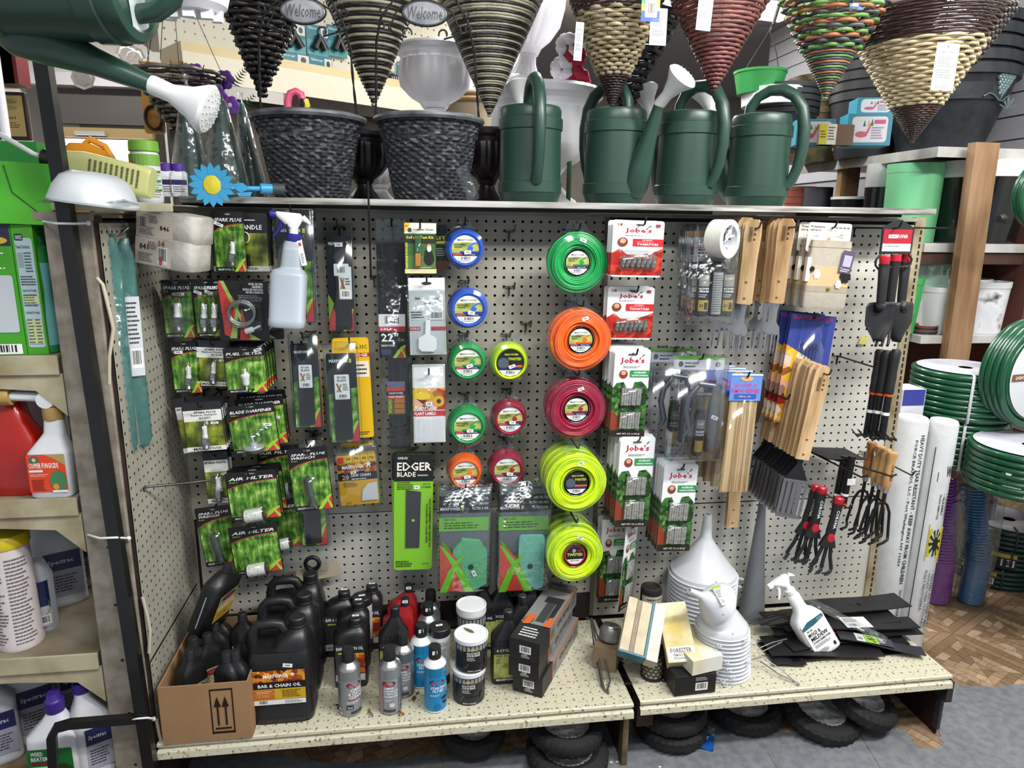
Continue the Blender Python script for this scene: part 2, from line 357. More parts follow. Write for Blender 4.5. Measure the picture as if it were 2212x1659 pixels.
# board on the top
tw=mat('#b9b9b4',.6,0,.45,18,.3,60,dark='#5b574e',stretch=(.25,1,3))
bx=aty(2025,443,-6).x
tag(B().box(2.6,-6,1.32,bx,10,1.93,tw).obj('shelf_board',bev=.04),'long weathered white board lying along the top of the gondola','board')
bb=aty(1535,455,-3.5).x
tag(B().box(2.2,-3.8,1.02,bb,-1,1.31,mat('#141312',.7)).obj('batten'),'long black-painted batten under the white board','board')
tag(B().box(bb+.1,-3.8,1.02,aty(1717,455,-3.5).x,-1,1.31,tw).obj('batten'),'short whitewashed batten under the right end of the board','board')
tag(B().box(aty(1717,455,-3.5).x+.1,-3.8,1.02,aty(1945,458,-3.5).x,-1,1.31,mat('#2a201b',.8,0,.5,9,.4)).obj('batten'),'charred brown batten at the far right under the board','board')
# ---- floor ----
fl=B().box(-60,-45,-58,200,170,-57.35,mat('#4a3a2c',.8)).obj('floor'); struct(fl)
wc=['#a48c70','#8f785e','#b09a7e','#826a50','#9a8268']
WM=[mat(c,.45,0,.25,14,0,40,.4,stretch=(1,6,1)) for c in wc]; WM2=[mat(c,.45,0,.25,14,0,40,.4,stretch=(6,1,1)) for c in wc]
tiles=[]
for k in range(4):
    b=B(); rnd=random.Random(k); T=11.94
    b.box(-T/2,-T/2,-.2,T/2,T/2,-.05,WM[3])
    # border strips and diagonal basket
    for q in range(4):
        b.M=Matrix.Rotation(q*PI/2,4,'Z')
        b.add([(-T/2,-T/2,0),(T/2,-T/2,0),(T/2-1.1,-T/2+1.1,0),(-T/2+1.1,-T/2+1.1,0)],[(0,1,2,3)],WM[3] if q%2 else WM2[1])
        h=T/2-1.15
        for s in range(4):
            r1=h*(s+1)/4-.03; r0=h*s/4+.03
            for e in range(s+1 if s else 1):
                a0,a1=-1+2*e/(s+1),-1+2*(e+1)/(s+1); g_=.03
                b.add([(a0*r1+g_,-r1,0),(a1*r1-g_,-r1,0),(a1*r0-g_,-r0,0),(a0*r0+g_,-r0,0)],[(0,1,2,3)],(WM if q%2 else WM2)[rnd.randrange(5)])
    b.M=None; tiles.append(b.mesh('parquet_tile'))
c45=Matrix.Rotation(math.radians(28),3,'Z')
nt=0
for i in range(-14,18):
    for j in range(-10,14):
        p=c45@Vector((i*12+60,j*12+10,0)); 
        if p.x<-8 or p.x>165 or p.y<-22 or p.y>75: continue
        if p.y>20 and p.x<84: continue
        d=p*1.0
        o=put('parquet_tile',tiles[(i*3+j)%4],fl,(d.x,d.y,-57),(0,0,math.radians(28)+PI/2*((i+j)%4))); o.parent=fl; o.location=Vector((d.x,d.y,-57))*S; nt+=1
# grey painted vinyl over the parquet, torn edge; cut in planks
import itertools
gm=mat('#787c80',.5,0,.2,40,.08,60,.35,dark='#666a6f')
edge=[aty(0,0,-20)]*0
def grey(pts,name='vinyl_sheet'):
    b=B(); n=len(pts); zt=-56.93
    b.add([(x,y,zt) for x,y in pts]+[(x,y,-57) for x,y in pts],[tuple(range(n))]+[((i+1)%n,i,n+i,n+(i+1)%n) for i in range(n)],gm); return b
def fp(u,v): p=atz(u,v,-57); return (p.x,p.y)
rnd=random.Random(5)
def jag(a,b,n=8,k=.35): return [(a[0]+(b[0]-a[0])*i/n+rnd.uniform(-k,k),a[1]+(b[1]-a[1])*i/n+rnd.uniform(-k,k)) for i in range(n)]
def sheet(top,bot):   # top: list of pixels left->right (torn), bottom closes toward camera
    P=[]
    for a,c in zip(top[:-1],top[1:]): P+=jag(fp(*a),fp(*c),6,.3)
    P.append(fp(*top[-1])); P+=[fp(*q) for q in bot]
    o=grey(P[::-1]).obj('vinyl_sheet',fl); o.location=(0,0,0); return o
sheet([(330,1640),(420,1632),(520,1628),(640,1640),(760,1650),(880,1636),(950,1632)],[(965,1700),(330,1700)])
sheet([(952,1632),(1100,1628),(1180,1600),(1230,1585),(1340,1570),(1345,1560),(1500,1570),(1620,1560)],[(1700,1700),(967,1700)])
sheet([(1622,1560),(1700,1585),(1840,1575),(1845,1570)],[(1925,1700),(1702,1700)])
sheet([(1847,1570),(1900,1565),(1960,1580),(1985,1620),(2032,1616),(2028,1575),(2035,1500),(2050,1478),(2130,1484),(2212,1478),(2260,1478)],[(2260,1700),(1927,1700)])
fl.location=(0,0,FL*S)
for o in fl.children:
    o.parent=fl
# ---- ceiling and walls ----
cl=mat('#8e8e92',.8,0,.12,1.2,0)
struct(B().box(-90,-45,49,220,200,50,cl).obj('ceiling'))
wl=mat('#d8d4cc',.8,0,.12,3); 
struct(B().box(-90,199,-57,220,200,49,mat('#8a857e',.8,0,.2,2)).obj('wall_back'))
struct(B().box(-91,-45,-57,-90,200,49,wl).obj('wall_left'))
struct(B().box(199,-45,-57,200,200,49,mat('#cfc4b4',.8,0,.15,2)).obj('wall_right'))
# ================= goods hanging on the pegboard =================
CLR=clear('#f8fbfc',.03,.08,'clear_plastic',.4); CLR2=clear('#f6f9fa',.04,.14,'clear_film',.4,bump=.45); SHELL=clear('#eef3f5',.05,.1,'clear_shell',.55)
def hook(x,z,ln,what,y0=0,up=.75,m=HOOKM,lab=None):
    b=B(); b.tube([(-.5,.12,0),(-.5,-.12,0),(-.3,-.16,-.05),(.3,-.16,-.05),(.5,-.12,0),(.5,.12,0)],.085,m)
    b.tube([(0,-.12,-1.05),(0,-.16,-.9),(0,-.2,-.05),(0,-.35,0),(0,-ln+.7,0),(0,-ln+.35,.15),(0,-ln,up)],.1,m,6)
    o=b.obj('peg_hook',loc=(x,y0-.14,z)); 
    if not lab:
        q=what.replace(',','').split()[:13]
        while q[-1] in ('of','the','a','with','and','behind','at','across','in','left','its','by','end','below','another','over','from','reading','on'): q.pop()
        lab='peg hook of '+' '.join(q)
    return tag(o,lab,'hook','wire peg hooks')
def hang(name,label,cat,cu,cv,w,h,y,build,n=1,dy=.3,tilt=0,yaw=0,hk=True,base=None,hx=0,hz=.45,jit=.1,group=None,dx=0,dz=0,what=None,hlen=1.0):
    c=aty(cu,cv,y); W,H=size(cu,cv,w,h,y); t=math.radians(tilt); yw=math.radians(yaw)
    R=Matrix.Rotation(yw,3,'Z')@Matrix.Rotation(t,3,'Y')
    l=c-R@Vector((0,0,H/2)); r=thing(name,label,cat,l,R.to_euler(),group); build(r,W,H)
    hp=c+R@Vector((hx*W,0,H/2-hz))
    if hk: hook(hp.x,hp.z,-y+hlen,what or 'the '+label,m=random.choice((HOOKM,HOOKD)))
    if n>1: stack(r,n,dy,base or label,jit,dx,dz)
    return r
def cardback(r,W,H,c='#151517',rad=.18,th=.035,key='card',m=None):
    k=('cb',round(W,2),round(H,2),c,rad)
    if k not in ARTC: ARTC[k]=B().prism(rr(-W/2,0,W/2,H,rad),0,th,cm(c)).mesh('backing_card')
    return put('backing_card',ARTC[k],r)
LOGO=lambda x0,x1,z0,z1:[('p',[(x0+.35*(x1-x0),z0),(x1,z0),(x1,z1),(x0+.8*(x1-x0),z0+.72*(z1-z0))],'#c23a36'),('p',[(x0,z0),(x0+.28*(x1-x0),z0),(x1,z0+.93*(z1-z0)),(x1,z1),(x0+.85*(x1-x0),z0+.97*(z1-z0)),(x0+.4*(x1-x0),z0+.6*(z1-z0))],'#a9c93e'),('p',[(x0+.42*(x1-x0),z0),(x1-.02,z0),(x0+.72*(x1-x0),z0+.62*(z1-z0))],'#c23a36'),('p',[(x1-.12*(x1-x0),z0),(x1,z0+.02),(x1,z0+.18*(z1-z0)),(x0+.66*(x1-x0),z0+.92*(z1-z0)),(x0+.6*(x1-x0),z0+.8*(z1-z0))],'#a9c93e')]
def A_mp(title,two=None,st=None):
    a=[('p',[(.02,.085),(.98,.085),(.98,.80),(.7,.79),(.45,.765),(.2,.72),(.02,.66)],'grass'),
       ('p',[(.02,.66),(.2,.72),(.45,.765),(.7,.79),(.98,.80),(.98,.812),(.7,.803),(.45,.78),(.2,.738),(.02,.678)],'#b8322c')]
    if two: a+=[('t',title,.08,.875,.94,.915,'#f2f2f2',.25),('t',two,.08,.825,.68,.865,'#f2f2f2',.25)]
    else: a+=[('t',title,.06,.835,.93,.895,'#f2f2f2',.25)]
    a+=[('t','MAXPOWER',.08,.028,.5,.062,'#f0f0f0'),('r',.53,.025,.58,.065,'#a9c93e'),('l',.5,.69,.94,.755,3,'#1c2c12')]+LOGO(.6,.98,.01,.24)
    a+=[('e',.5,.955,.09,.014,'#8a8c8e'),('t','Bujia' if 'PLUG' in title else 'Filtro',.08,.79,.24,.815,'#a9c93e')]
    if st: a+=[('s',)+st]
    return a
def plug(r,x,z,k=1.0,tilt=0):
    key=('plug',round(k,2))
    if key not in ARTC:
        b=B(); br=mat('#a88a4a',.3,.9); wh=mat('#eceae4',.25); st=mat('#a7a9a8',.25,.9)
        b.lathe([(.09,2.55),(.1,2.75),(.06,2.8),(.06,2.3),(.1,2.28)],br,12,caps=True)
        b.lathe([(.19,2.3)]+[(.2 if i%2 else .24,2.25-i*.13) for i in range(6)]+[(.26,1.4),(.26,1.15)],wh,14)
        b.lathe([(.3,1.2),(.4,1.1),(.4,.72),(.32,.66),(.36,.6),(.36,.5)],st,6,smooth=False)
        b.lathe([(.27,.5)]+[(.27 if i%2 else .24,.46-i*.06) for i in range(7)]+[(.2,0)],st,12); ARTC[key]=b.mesh('spark_plug')
        me=ARTC[key]; 
        for v in me.vertices: v.co*=k
    o=put('spark_plug',ARTC[key],r,(x,-.38*k,z),(0,math.radians(tilt),0)); return o
def bubble(r,x0,z0,x1,z1,d,name='blister',m=None,rad=.25):
    k=('bb',round(x1-x0,2),round(z1-z0,2),round(d,2),m)
    if k not in ARTC:
        w,h=(x1-x0),(z1-z0); rad=min(rad,w*.3,h*.3); b=B(); o=rr(-w/2,0,w/2,h,rad); i=rr(-w/2+.15*min(1,w),.12,w/2-.15*min(1,w),h-.12,rad*.8); n=len(o)
        v=[(a,0,c) for a,c in o]+[(a,-d*.85,c) for a,c in i]+[(a*.97,-d,c*.98+.02*h) for a,c in i]
        b.add(v,[((q+1)%n+L*n,q+L*n,q+(L+1)*n,(q+1)%n+(L+1)*n)[::-1] for L in (0,1) for q in range(n)]+[tuple(range(2*n,3*n))],m or CLR,True); ARTC[k]=b.mesh(name)
    return put(name,ARTC[k],r,((x0+x1)/2,-.03,z0))
def b_spark(px=.5,pz=.13,k=1.15,st=(.2,.79,.3,.05,-.4),tilt=6,key='spk'):
    def f(r,W,H):
        cardback(r,W,H); artobj(key+str(st),'print',W,H,A_mp('SPARK PLUG',st=st),r); plug(r,(px-.5)*W,pz*H,k*H/5.6,tilt)
        bubble(r,(px-.5)*W-.6,pz*H-.15,(px-.5)*W+.6,pz*H+3.1*k*H/5.6,.85)
    return f
def A_rc(lines): 
    a=[('r',.02,.1,.98,.62,'autumn'),('r',.02,.62,.98,.84,'#e9ebe6'),('r',.0,.01,1,.1,'#eef0ea'),('t','MAX',.16,.025,.45,.08,'#15160f'),('t','POWER',.48,.025,.88,.08,'#55662a')]
    for i,(s,x0,x1) in enumerate(lines): a.append(('t',s,x0,.775-i*.055,x1,.815-i*.055,'#23241f'))
    return a
def b_rc(lines,key):
    def f(r,W,H):
        cardback(r,W,H,'#26272c'); artobj(key,'print',W,H,A_rc(lines)+[('s',.78,.57,.2,.045)],r); plug(r,0,.06*H,1.15*H/5.6,4)
        bubble(r,-.6,.05*H,.6,.68*H,.85)
    return f
SP='spark plug card'
# row 1
def b_starter(r,W,H):
    cardback(r,W,H,'#1b1d24'); artobj('starter','print',W,H,[('r',.02,.1,.98,.66,'autumn'),('r',0,.01,1,.1,'#e6e8e2'),('t','MAX POWER',.1,.03,.8,.08,'#4e5f28'),('t','STARTER HANDLE',.02,.72,.9,.80,'#f2f2f2'),('l',.6,.86,.85,.9,1,'#ddd')],r)
    B().box(.1,-.5,.6,.85,0,1.75,BLK).obj('starter_grip',r,bev=.1)
    b=B(); 
    for k in range(4): b.tube([(.55+.32*cos(t*PI/8)+.02*k,-.12-.1*k,3.3+.5*sin(t*PI/8)) for t in range(16)],.055,mat('#dcdad2',.7),5,True)
    b.obj('cord_coil',r); 
hang('starter_handle_card','starter handle card with white cord coil behind a spark plug card','card',519,524,122,128,-5.2,b_starter,5,.55,base='starter handle card')
hang('spark_plug_card','green spark plug card hung over the starter handle cards','card',496,523,68,131,-6.3,b_spark(.55,.1,1.0),hk=False,tilt=0)
# row 2
def b_sparkclam(r,W,H):
    b_spark(.5,.12,1.2,st=(.55,.76,.4,.05,0),tilt=0,key='spc')(r,W,H); bubble(r,-W*.5,.02,W*.5,H*.97,.35,'clamshell',SHELL)
hang('spark_plug_card','spark plug card in a clear clamshell at the left end of the second row','card',385,668,66,126,-6,b_sparkclam,2,.5,base='clamshell spark plug card')
hang('spark_plug_card','spark plug card with a price sticker across its title, left of the fuel hose card','card',450,667,60,124,-6,b_spark(.3,.1,1.2),2,-.0,base='spark plug card beside the fuel hose card',dx=.9,jit=.02,tilt=-2)
def b_fuelasm(r,W,H):
    cardback(r,W,H); artobj('fuelasm','print',W,H,[('p',[(.0,.98),(.05,.99),(.38,.62),(.3,.2),(.25,.05),(.1,.1)],'#c23a36'),('p',[(.04,.99),(.12,.99),(.62,.12),(.82,.02),(.6,.02)],'#9cba55'),('p',[(.42,.92),(.40,.7),(.2,.04),(.34,.04)],'#9cba55'),('p',[(.4,.02),(.62,.02),(.45,.55)],'#c23a36'),
      ('t','FUEL FILTER',.62,.93,.9,.965,'#eee'),('t','ASSEMBLY',.68,.885,.9,.92,'#eee'),('t','FILTRO DE GASOLINA',.5,.84,.9,.875,'#eee'),('t','FILTRE A ESSENCE',.56,.795,.9,.83,'#eee'),('l',.4,.66,.9,.77,4,'#999'),('s',.42,.26,.16,.07,.1)],r)
    b=B(); 
    for k in range(4): b.tube([((-.15+1.2*cos(t*PI/14)+k*.03),-.35-.22*(k%2),2.6+1.1*sin(t*PI/14)+.1*k) for t in range(28)],.12,clear('#e6e4dc',.25,.2,'tubing',.6),7,True)
    b.obj('hose_coil',r)
    B().tube([(.2,-.5,1.0),(.9,-.6,1.25),(1.0,-.6,1.3),(1.6,-.6,1.6)],[.28,.3,.12,.12],mat('#dddad5',.4),12).obj('fuel_filter',r)
    bubble(r,-1.7,.9,1.9,4.2,1.0)
hang('fuel_hose_card','red and black fuel filter assembly card with a coiled clear hose','card',527,672,108,130,-7,b_fuelasm,1,tilt=1.5)
hang('fuel_hose_card','fuel filter assembly card behind the coiled clear hose card','card',560,672,100,125,-4.5,b_fuelasm,1,tilt=-1,hk=False)
# row 3
hang('spark_plug_card','spark plug card at the left end of the third row','card',402,794,62,112,-5.5,b_spark(.55,.08,1.1,(.3,.8,.3,.06,0)),1,tilt=-1)
hang('spark_plug_card','white-headed spark plug card beside the fuel filter card','card',461,785,74,100,-5.5,b_rc([('SPARK PLUG',.25,.85),('Replaces Champion',.18,.85),('RJ19LM',.45,.75)],'rj'),2,.6,base='white-headed spark plug card reading RJ19LM',tilt=3)
def b_fuel(r,W,H):
    cardback(r,W,H); artobj('fuel','print',W,H,A_mp('FUEL FILTER',st=(.84,.94,.2,.07,.3)),r)
    B().lathe([(.08,0),(.08,.4),(.28,.5),(.33,.7),(.33,1.1),(.45,1.35),(.45,1.5),(.12,1.65),(.12,2.1)],mat('#e9e9e4',.3),16,(0,-.4,.4)).obj('fuel_filter',r); bubble(r,-.6,.3,.6,2.7,.8)
hang('fuel_filter_card','fuel filter card at the front of its fanned stack','card',531,800,90,98,-7.2,b_fuel,5,1.1,tilt=-2,base='fuel filter card',jit=.05)
# row 4
hang('spark_plug_card','dark clamshell spark plug card tilted behind the white one','card',418,918,66,120,-5.5,b_rc([('SPARK PLUG',.05,.9)],'rc0'),1,tilt=-6)
hang('spark_plug_card','spark plug card reading RC12YC on a white band','card',441,922,86,106,-7.5,b_rc([('SPARK PLUG',.3,.84),('Replaces Champion',.22,.86),('RC12YC',.42,.7)],'rc'),4,.8,base='white-banded spark plug card',tilt=-3)
def b_sharp(r,W,H):
    cardback(r,W,H); artobj('sharp','print',W,H,A_mp('BLADE SHARPENER',st=(.8,.56,.17,.06,-.1)),r)
    b=B(); b.lathe([(.5,0),(.9,.25),(1.0,.55)],mat('#55595c',.8,0,.3,60),22); b.lathe([(1.0,.55),(.95,.7),(.4,.78)],mat('#c8ccd0',.3,.4),22); b.lathe([(.35,.75),(.35,1.1),(.08,1.1),(.08,1.9)],mat('#d0d4da',.3,.5),14)
    b.obj('grinding_wheel',r,(-.0,-1.0,.25)); bubble(r,-1.15,.2,1.15,2.9,2.0)
hang('blade_sharpener_card','blade sharpener card with a domed grinding wheel','card',548,926,104,104,-7,b_sharp,1,tilt=-5,base='blade sharpener card')
hang('blade_sharpener_card','blade sharpener card, second behind the domed grinding wheel','card',566,910,104,104,-5,b_sharp,1,tilt=-4,hk=False)
hang('blade_sharpener_card','blade sharpener card, rearmost and highest of the three','card',570,896,104,104,-3.2,b_sharp,1,tilt=-3,hk=False)
# row 5
hang('spark_plug_card','green-yellow spark plug card left of the air filters','card',470,1032,54,112,-5.5,b_rc([('SPARK PLUG',.05,.9)],'rc0'),4,.45,tilt=-2,base='green-yellow spark plug card')
def b_air(r,W,H):
    cardback(r,W,H); artobj('air','print',W,H,A_mp('AIR FILTER'),r)
    wf=multi('pleated_filter',['#a9a99f','#e4e4dc','#c2c2b8'],170,(1,1,.35),.8,2,bump=.6)
    b=B(); b.M=Matrix.Rotation(PI/2,4,'Y'); b.lathe([(.62,-1.05),(.7,-1.0),(.7,-.9)],BLK,24); b.lathe([(.66,-.9),(.66,.9)],wf,48,mod=lambda a,z:1+.02*cos(24*a)); b.lathe([(.7,.9),(.7,1.0),(.62,1.05)],BLK,24)
    b.obj('filter_element',r,(0,-.75,.75),(0,math.radians(-4),0)); bubble(r,-1.25,-.3,1.25,1.6,1.5)
hang('air_filter_card','upper front air filter card with a pleated white filter','card',548,1070,112,104,-7.6,b_air,3,1.2,tilt=-4,base='upper air filter card',jit=.25)
hang('air_filter_card','air filter card, rearmost behind the upper stack','card',605,1015,90,104,-3,b_air,1,tilt=-3,hk=False)
hang('air_filter_card','lower front air filter card with a pleated white filter','card',553,1186,106,104,-7.2,b_air,1,tilt=-5)
hang('air_filter_card','lower rear air filter card beside the blade pack','card',605,1134,96,102,-3.8,b_air,1,tilt=-6)
def b_wrench(r,W,H):
    cardback(r,W,H); artobj('wrench','print',W,H,A_mp('SPARK PLUG','WRENCH'),r)
    b=B(); b.tube([(0,-.4,.6),(0,-.4,1.2),(0,-.4,3.2),(0,-.4,3.8)],[.36,.3,.3,.36],mat('#7c8082',.25,.9),6,smooth=False); b.tube([(-.5,-.3,.7),(-.5,-.3,3.4),(-.35,-.3,3.6),(.5,-.3,3.6)],.07,STEEL,8)
    b.obj('plug_wrench',r,(.1,0,0),(0,-.1,0)); bubble(r,-.8,.45,.75,4.2,.85)
hang('wrench_card','spark plug wrench card hung over the narrow blade pack','card',671,1035,86,136,-7,b_wrench,1,tilt=-4,hz=.6)
hang('wrench_card','spark plug wrench card at the left end of the bottom row','card',470,1158,76,128,-5.5,b_wrench,1,tilt=-6)
# blade blister packs
def bladepack(title=True,blade='plain',lab=None,stz=(.5,.8),tail='logo'):
    def f(r,W,H):
        bubble(r,-W/2,0,W/2,H,.35,'clamshell',SHELL); ch=H*.87
        B().prism(rr(-W*.42,.2,W*.42,.2+ch,.2),-.1,-.06,cm('#1d2026')).obj('backing_card',r)
        a=[('p',[(.02,.01),(.98,.01),(.98,.62),(.5,.6),(.02,.55)],'grass')] if blade!='wide' else [('p',[(.0,.02),(.25,.02),(.28,.2),(0,.38)],'#c23a36'),('p',[(0,.12),(.22,.3),(.1,.36),(0,.4)],'#8ab03a')]
        a+=[('t','MAXPOWER',.1,.9,.72,.935,'#eee'),('r',.76,.895,.84,.94,'#a9c93e')]+LOGO(.55,.98,.01,.25)[:2]
        artobj(None,'print',W*.84,ch,a,r,(0,-.12,.2))
        x=W*.1 if blade=='wide' else (-W*.02)
        bw=W*.5; bl=H*.6 if blade!='wide' else H*.82
        B().prism([(x-bw*.5,.5),(x+bw*.4,.55),(x+bw*.5,.7),(x+bw*.5,bl),(x+bw*.2,bl+.1),(x-bw*.5,bl)],-.3,-.16,mat('#1e1f21',.45)).obj('mower_blade',r)
        if lab: 
            o=artobj('lab'+lab,'product_label',W*.42,H*.24,[('rr',0,0,1,1,.12,'#e8eaea'),('t','EDGER',.2,.84,.8,.93,'#222'),('t','BLADE',.2,.72,.8,.81,'#222'),('l',.55,.35,.9,.65,4,'#444'),('p',[(.1,.3),(.25,.3),(.5,.6),(.4,.62)],'#7aa838'),('p',[(.35,.3),(.45,.3),(.2,.65),(.1,.65)],'#c23a36'),('b',.2,.04,.85,.22)],r,(x+.05,-.32,H*.45))
    return f
def b_blisterwide(r,W,H):
    bladepack(blade='wide')(r,W,H)
    artobj('bc22','product_label',W*.42,H*.32,[('rr',0,.0,1,.92,.1,'#e8eaea'),('rr',-.35,.66,.8,1,.1,'#e8eaea'),('b',-.2,.7,.6,.94),('p',[(.1,.3),(.3,.3),(.45,.6),(.35,.62)],'#7aa838'),('p',[(.3,.3),(.5,.3),(.2,.62),(.1,.62)],'#c23a36'),('l',.5,.4,.9,.62,3,'#444'),('b',.1,.03,.9,.26)],r,(W*.17,-.33,H*.32)); artobj('sk','price_sticker',.8,.4,[('s',.5,.5,1,1)],r,(0,-.34,H*.79))
hang('blade_blister_pack','clear blister pack of a mower blade behind the spray bottle','blister pack',638,578,88,250,-6.5,bladepack(stz=None),4,.7,base='mower blade blister pack behind the spray bottle')
hang('blade_blister_pack','tall dark blister pack right of the spray bottle','blister pack',735,603,66,240,-1.6,b_blisterwide,1)
hang('blade_blister_pack','edger blade blister pack left of the yellow cards','blister pack',662,826,68,206,-5,bladepack(lab='E1'),2,.8,base='edger blade blister pack left of the yellow cards')
def b_yellow(r,W,H):
    cardback(r,W,H,'#e6b817',.3); artobj('yel','print',W,H,[('t','No.33C',.55,.9,.95,.94,'#222'),('r',.0,.82,1,.86,'#b0281c'),('t','EDGE',.6,.825,.95,.855,'#eee'),('r',.6,.62,.97,.78,'#ece6cf'),('l',.62,.64,.93,.76,3,'#333'),('l',.6,.03,.9,.07,2,'#333')],r)
hang('blade_card','yellow blade card behind the edger blade blister','card',763,841,78,214,-3.2,b_yellow,2,.6,base='yellow blade card',tilt=-1.5)
hang('blade_blister_pack','edger blade blister pack hung over the yellow cards','blister pack',741,850,76,222,-5.4,bladepack(lab='E2'),1,tilt=-1,hk=False)
hang('blade_blister_pack','narrow blade pack under the spark plug wrench card','blister pack',673,1066,70,236,-4.2,bladepack(),1,tilt=-1)
def b_chain(r,W,H):
    bubble(r,-W/2,0,W/2,H,.6,'clamshell',SHELL); B().prism(rr(-W*.42,.25,W*.42,H*.84,.2),-.15,-.1,cm('#dba524')).obj('backing_card',r)
    artobj('chain','print',W*.84,H*.84-.25,[('r',.0,.65,1,.84,'leaves'),('r',0,.5,1,.65,'#1b1a1c'),('rr',.02,.85,.18,.97,.08,'#c8402c')]+[('r',.22+i*.2,.86,.38+i*.2,.98,'#e8c23a') for i in range(4)]+[('t',s,.24+i*.2,.9,.36+i*.2,.96,'#1a1a1a') for i,s in enumerate(('20','70','.050','7/32'))]+
      [('t','MAXPOWER',.12,.73,.68,.80,'#fff'),('p',[(.74,.72),(.8,.78),(.86,.72),(.84,.8),(.88,.82),(.82,.84),(.8,.88),(.78,.84),(.72,.82),(.76,.8)],'#f4f4f4'),('t','CARLTON',.4,.68,.68,.71,'#eee'),('t','20',.1,.52,.28,.62,'#e8b090'),('t','SAW CHAIN',.33,.57,.84,.63,'#f2f2f2'),('l',.34,.51,.85,.55,1,'#eee'),('l',.12,.38,.5,.48,3,'#8a6a1c'),('p',[(.55,.08),(.98,.08),(.98,.44),(.75,.42),(.6,.3)],'#d9d9d6'),('s',.4,.66,.14,.05),('l',.15,.03,.3,.08,2,'#7a5c1a')],r,(0,-.16,.25))
hang('saw_chain_pack','yellow saw chain clamshell with maple leaves and the number 20','blister pack',773,1027,100,134,-4.6,b_chain,2,.9,base='saw chain clamshell',tilt=-3,hlen=.2,hz=1.2)
# long 22 inch blade pack
def b_long(r,W,H):
    B().prism(rr(-W*.42,H*.905,W*.38,H,.15),-.06,0,SHELL).obj('hang_tab',r)
    B().prism([(-W*.42,H*.9),(W*.38,H*.9),(W*.38,H*.55),(W*.4,0.1),(-W*.2,0),(-W*.2,H*.45),(-W*.42,H*.6)],-.9,-.1,mat('#27272a',.35,0,.5,30,stretch=(8,1,.5),dark='#101012')).obj('mower_blade',r,bev=.06)
    b=B(); 
    for k in range(60): z=H*.02+k*H*.88/60; b.tube([(W*.4,-.5,z),(W*.5,-.3,z+.35)],.07,mat('#1d5a33',.5),4)
    s=b.obj('mesh_sleeve',r); s['kind']='stuff'
    artobj('l22','product_label',W*.72,H*.19,[('r',0,0,1,1,'#1c1c1f'),('r',0,.72,1,1,'#e9e9e6'),('b',.15,.74,.85,.98),('r',0,.6,1,.72,'#b8283a'),('t','3-IN-1',.06,.63,.45,.69,'#fff'),('t','22"',.08,.38,.72,.57,'#fff'),('t','Cut',.7,.38,.95,.46,'#9cba55'),('t','MAXPOWER',.08,.26,.6,.31,'#ddd'),('r',.05,.08,.45,.2,'#34425c')]+LOGO(.5,1,0,.3),r,(-W*.05,-.93,H*.415))
    artobj('l23','product_label',W*.5,H*.15,[('r',0,0,1,1,'#5c5a2a'),('r',0,.82,1,1,'#5a6680'),('r',0,.72,1,.82,'#c23a36'),('r',0,.6,1,.7,'#1c1c1f'),('t','MAXPOWER',.1,.62,.9,.68,'#ddd'),('r',0,.5,1,.58,'#c23a36'),('t','3-IN-1 BLADE',.1,.515,.9,.565,'#fff'),('v','UNIVERSAL',.05,.03,.25,.48,'#b8c83a')]+[('rr',.4,.04+i*.155,.95,.18+i*.155,.06,'#a86a30') for i in range(3)],r,(.05,-.93,H*.16))
    bubble(r,-W*.5,-.1,W*.5,H*.92,1.05,'clear_bag',CLR2)
hang('blade_pack','long bagged 22 inch mower blade pack','blister pack',852,728,78,490,-2.6,b_long,1,hz=.7)
# soil kit
def b_soil(r,W,H):
    cardback(r,W,H,'#262b20',.05); artobj('soil','print',W,H,[('r',0,.8,1,1,'#e4e0cf'),('p',[(0,1),(.2,1),(0,.8)],'#e8b830'),('e',.17,.87,.07,.045,'#4a4a44'),('t','Jonathan Green',.28,.85,.92,.9,'#26423a'),('r',0,.77,1,.8,'#2c6048'),('t','Soil pH Test Kit',.06,.68,.92,.755,'#ece24a'),('r',.02,.1,.98,.6,'#3f6634'),('r',.02,.1,.98,.36,'#52763c'),('v','CHECK YOUR SOIL BEFORE PLANTING',.02,.1,.1,.62,'#ece24a'),('r',0,0,1,.09,'#d9cf98'),('t','8.99',.02,.93,.12,.97,'#b8281c'),
       ('e',.77,.3,.17,.14,'#24221f'),('e',.76,.4,.13,.12,'#24221f'),('e',.78,.53,.07,.06,'#d9a88c'),('e',.78,.49,.07,.055,'#e6e6e2'),('l',.5,.11,.95,.13,1,'#eee')],r)
    B().box(-.55,-.35,.7,.0,0,2.0,mat('#c07a28',.4)).box(-.55,-.35,2.0,.0,0,3.6,mat('#2c5c38',.4)).obj('test_vial',r,bev=.08); bubble(r,-.7,.5,.15,3.9,.5)
hang('soil_test_kit','soil pH test kit card','card',908,537,68,108,-5,b_soil,2,.5,base='soil pH test kit card',jit=.08)
def b_soil2(r,W,H):
    cardback(r,W,H,'#1d3a2c',.1); artobj('soil2','print',W,H,[('r',0,.0,1,.2,'#6a3e24'),('t','KIT',.5,.68,.95,.75,'#ece24a'),('r',.55,.58,.98,.64,'#d9d03c'),('l',.5,.3,.9,.5,4,'#c8c8c0')],r)
hang('soil_test_kit','dark green test kit card tucked behind the soil pH kit','card',938,535,60,96,-1.5,b_soil2,1,tilt=-3,hk=False)
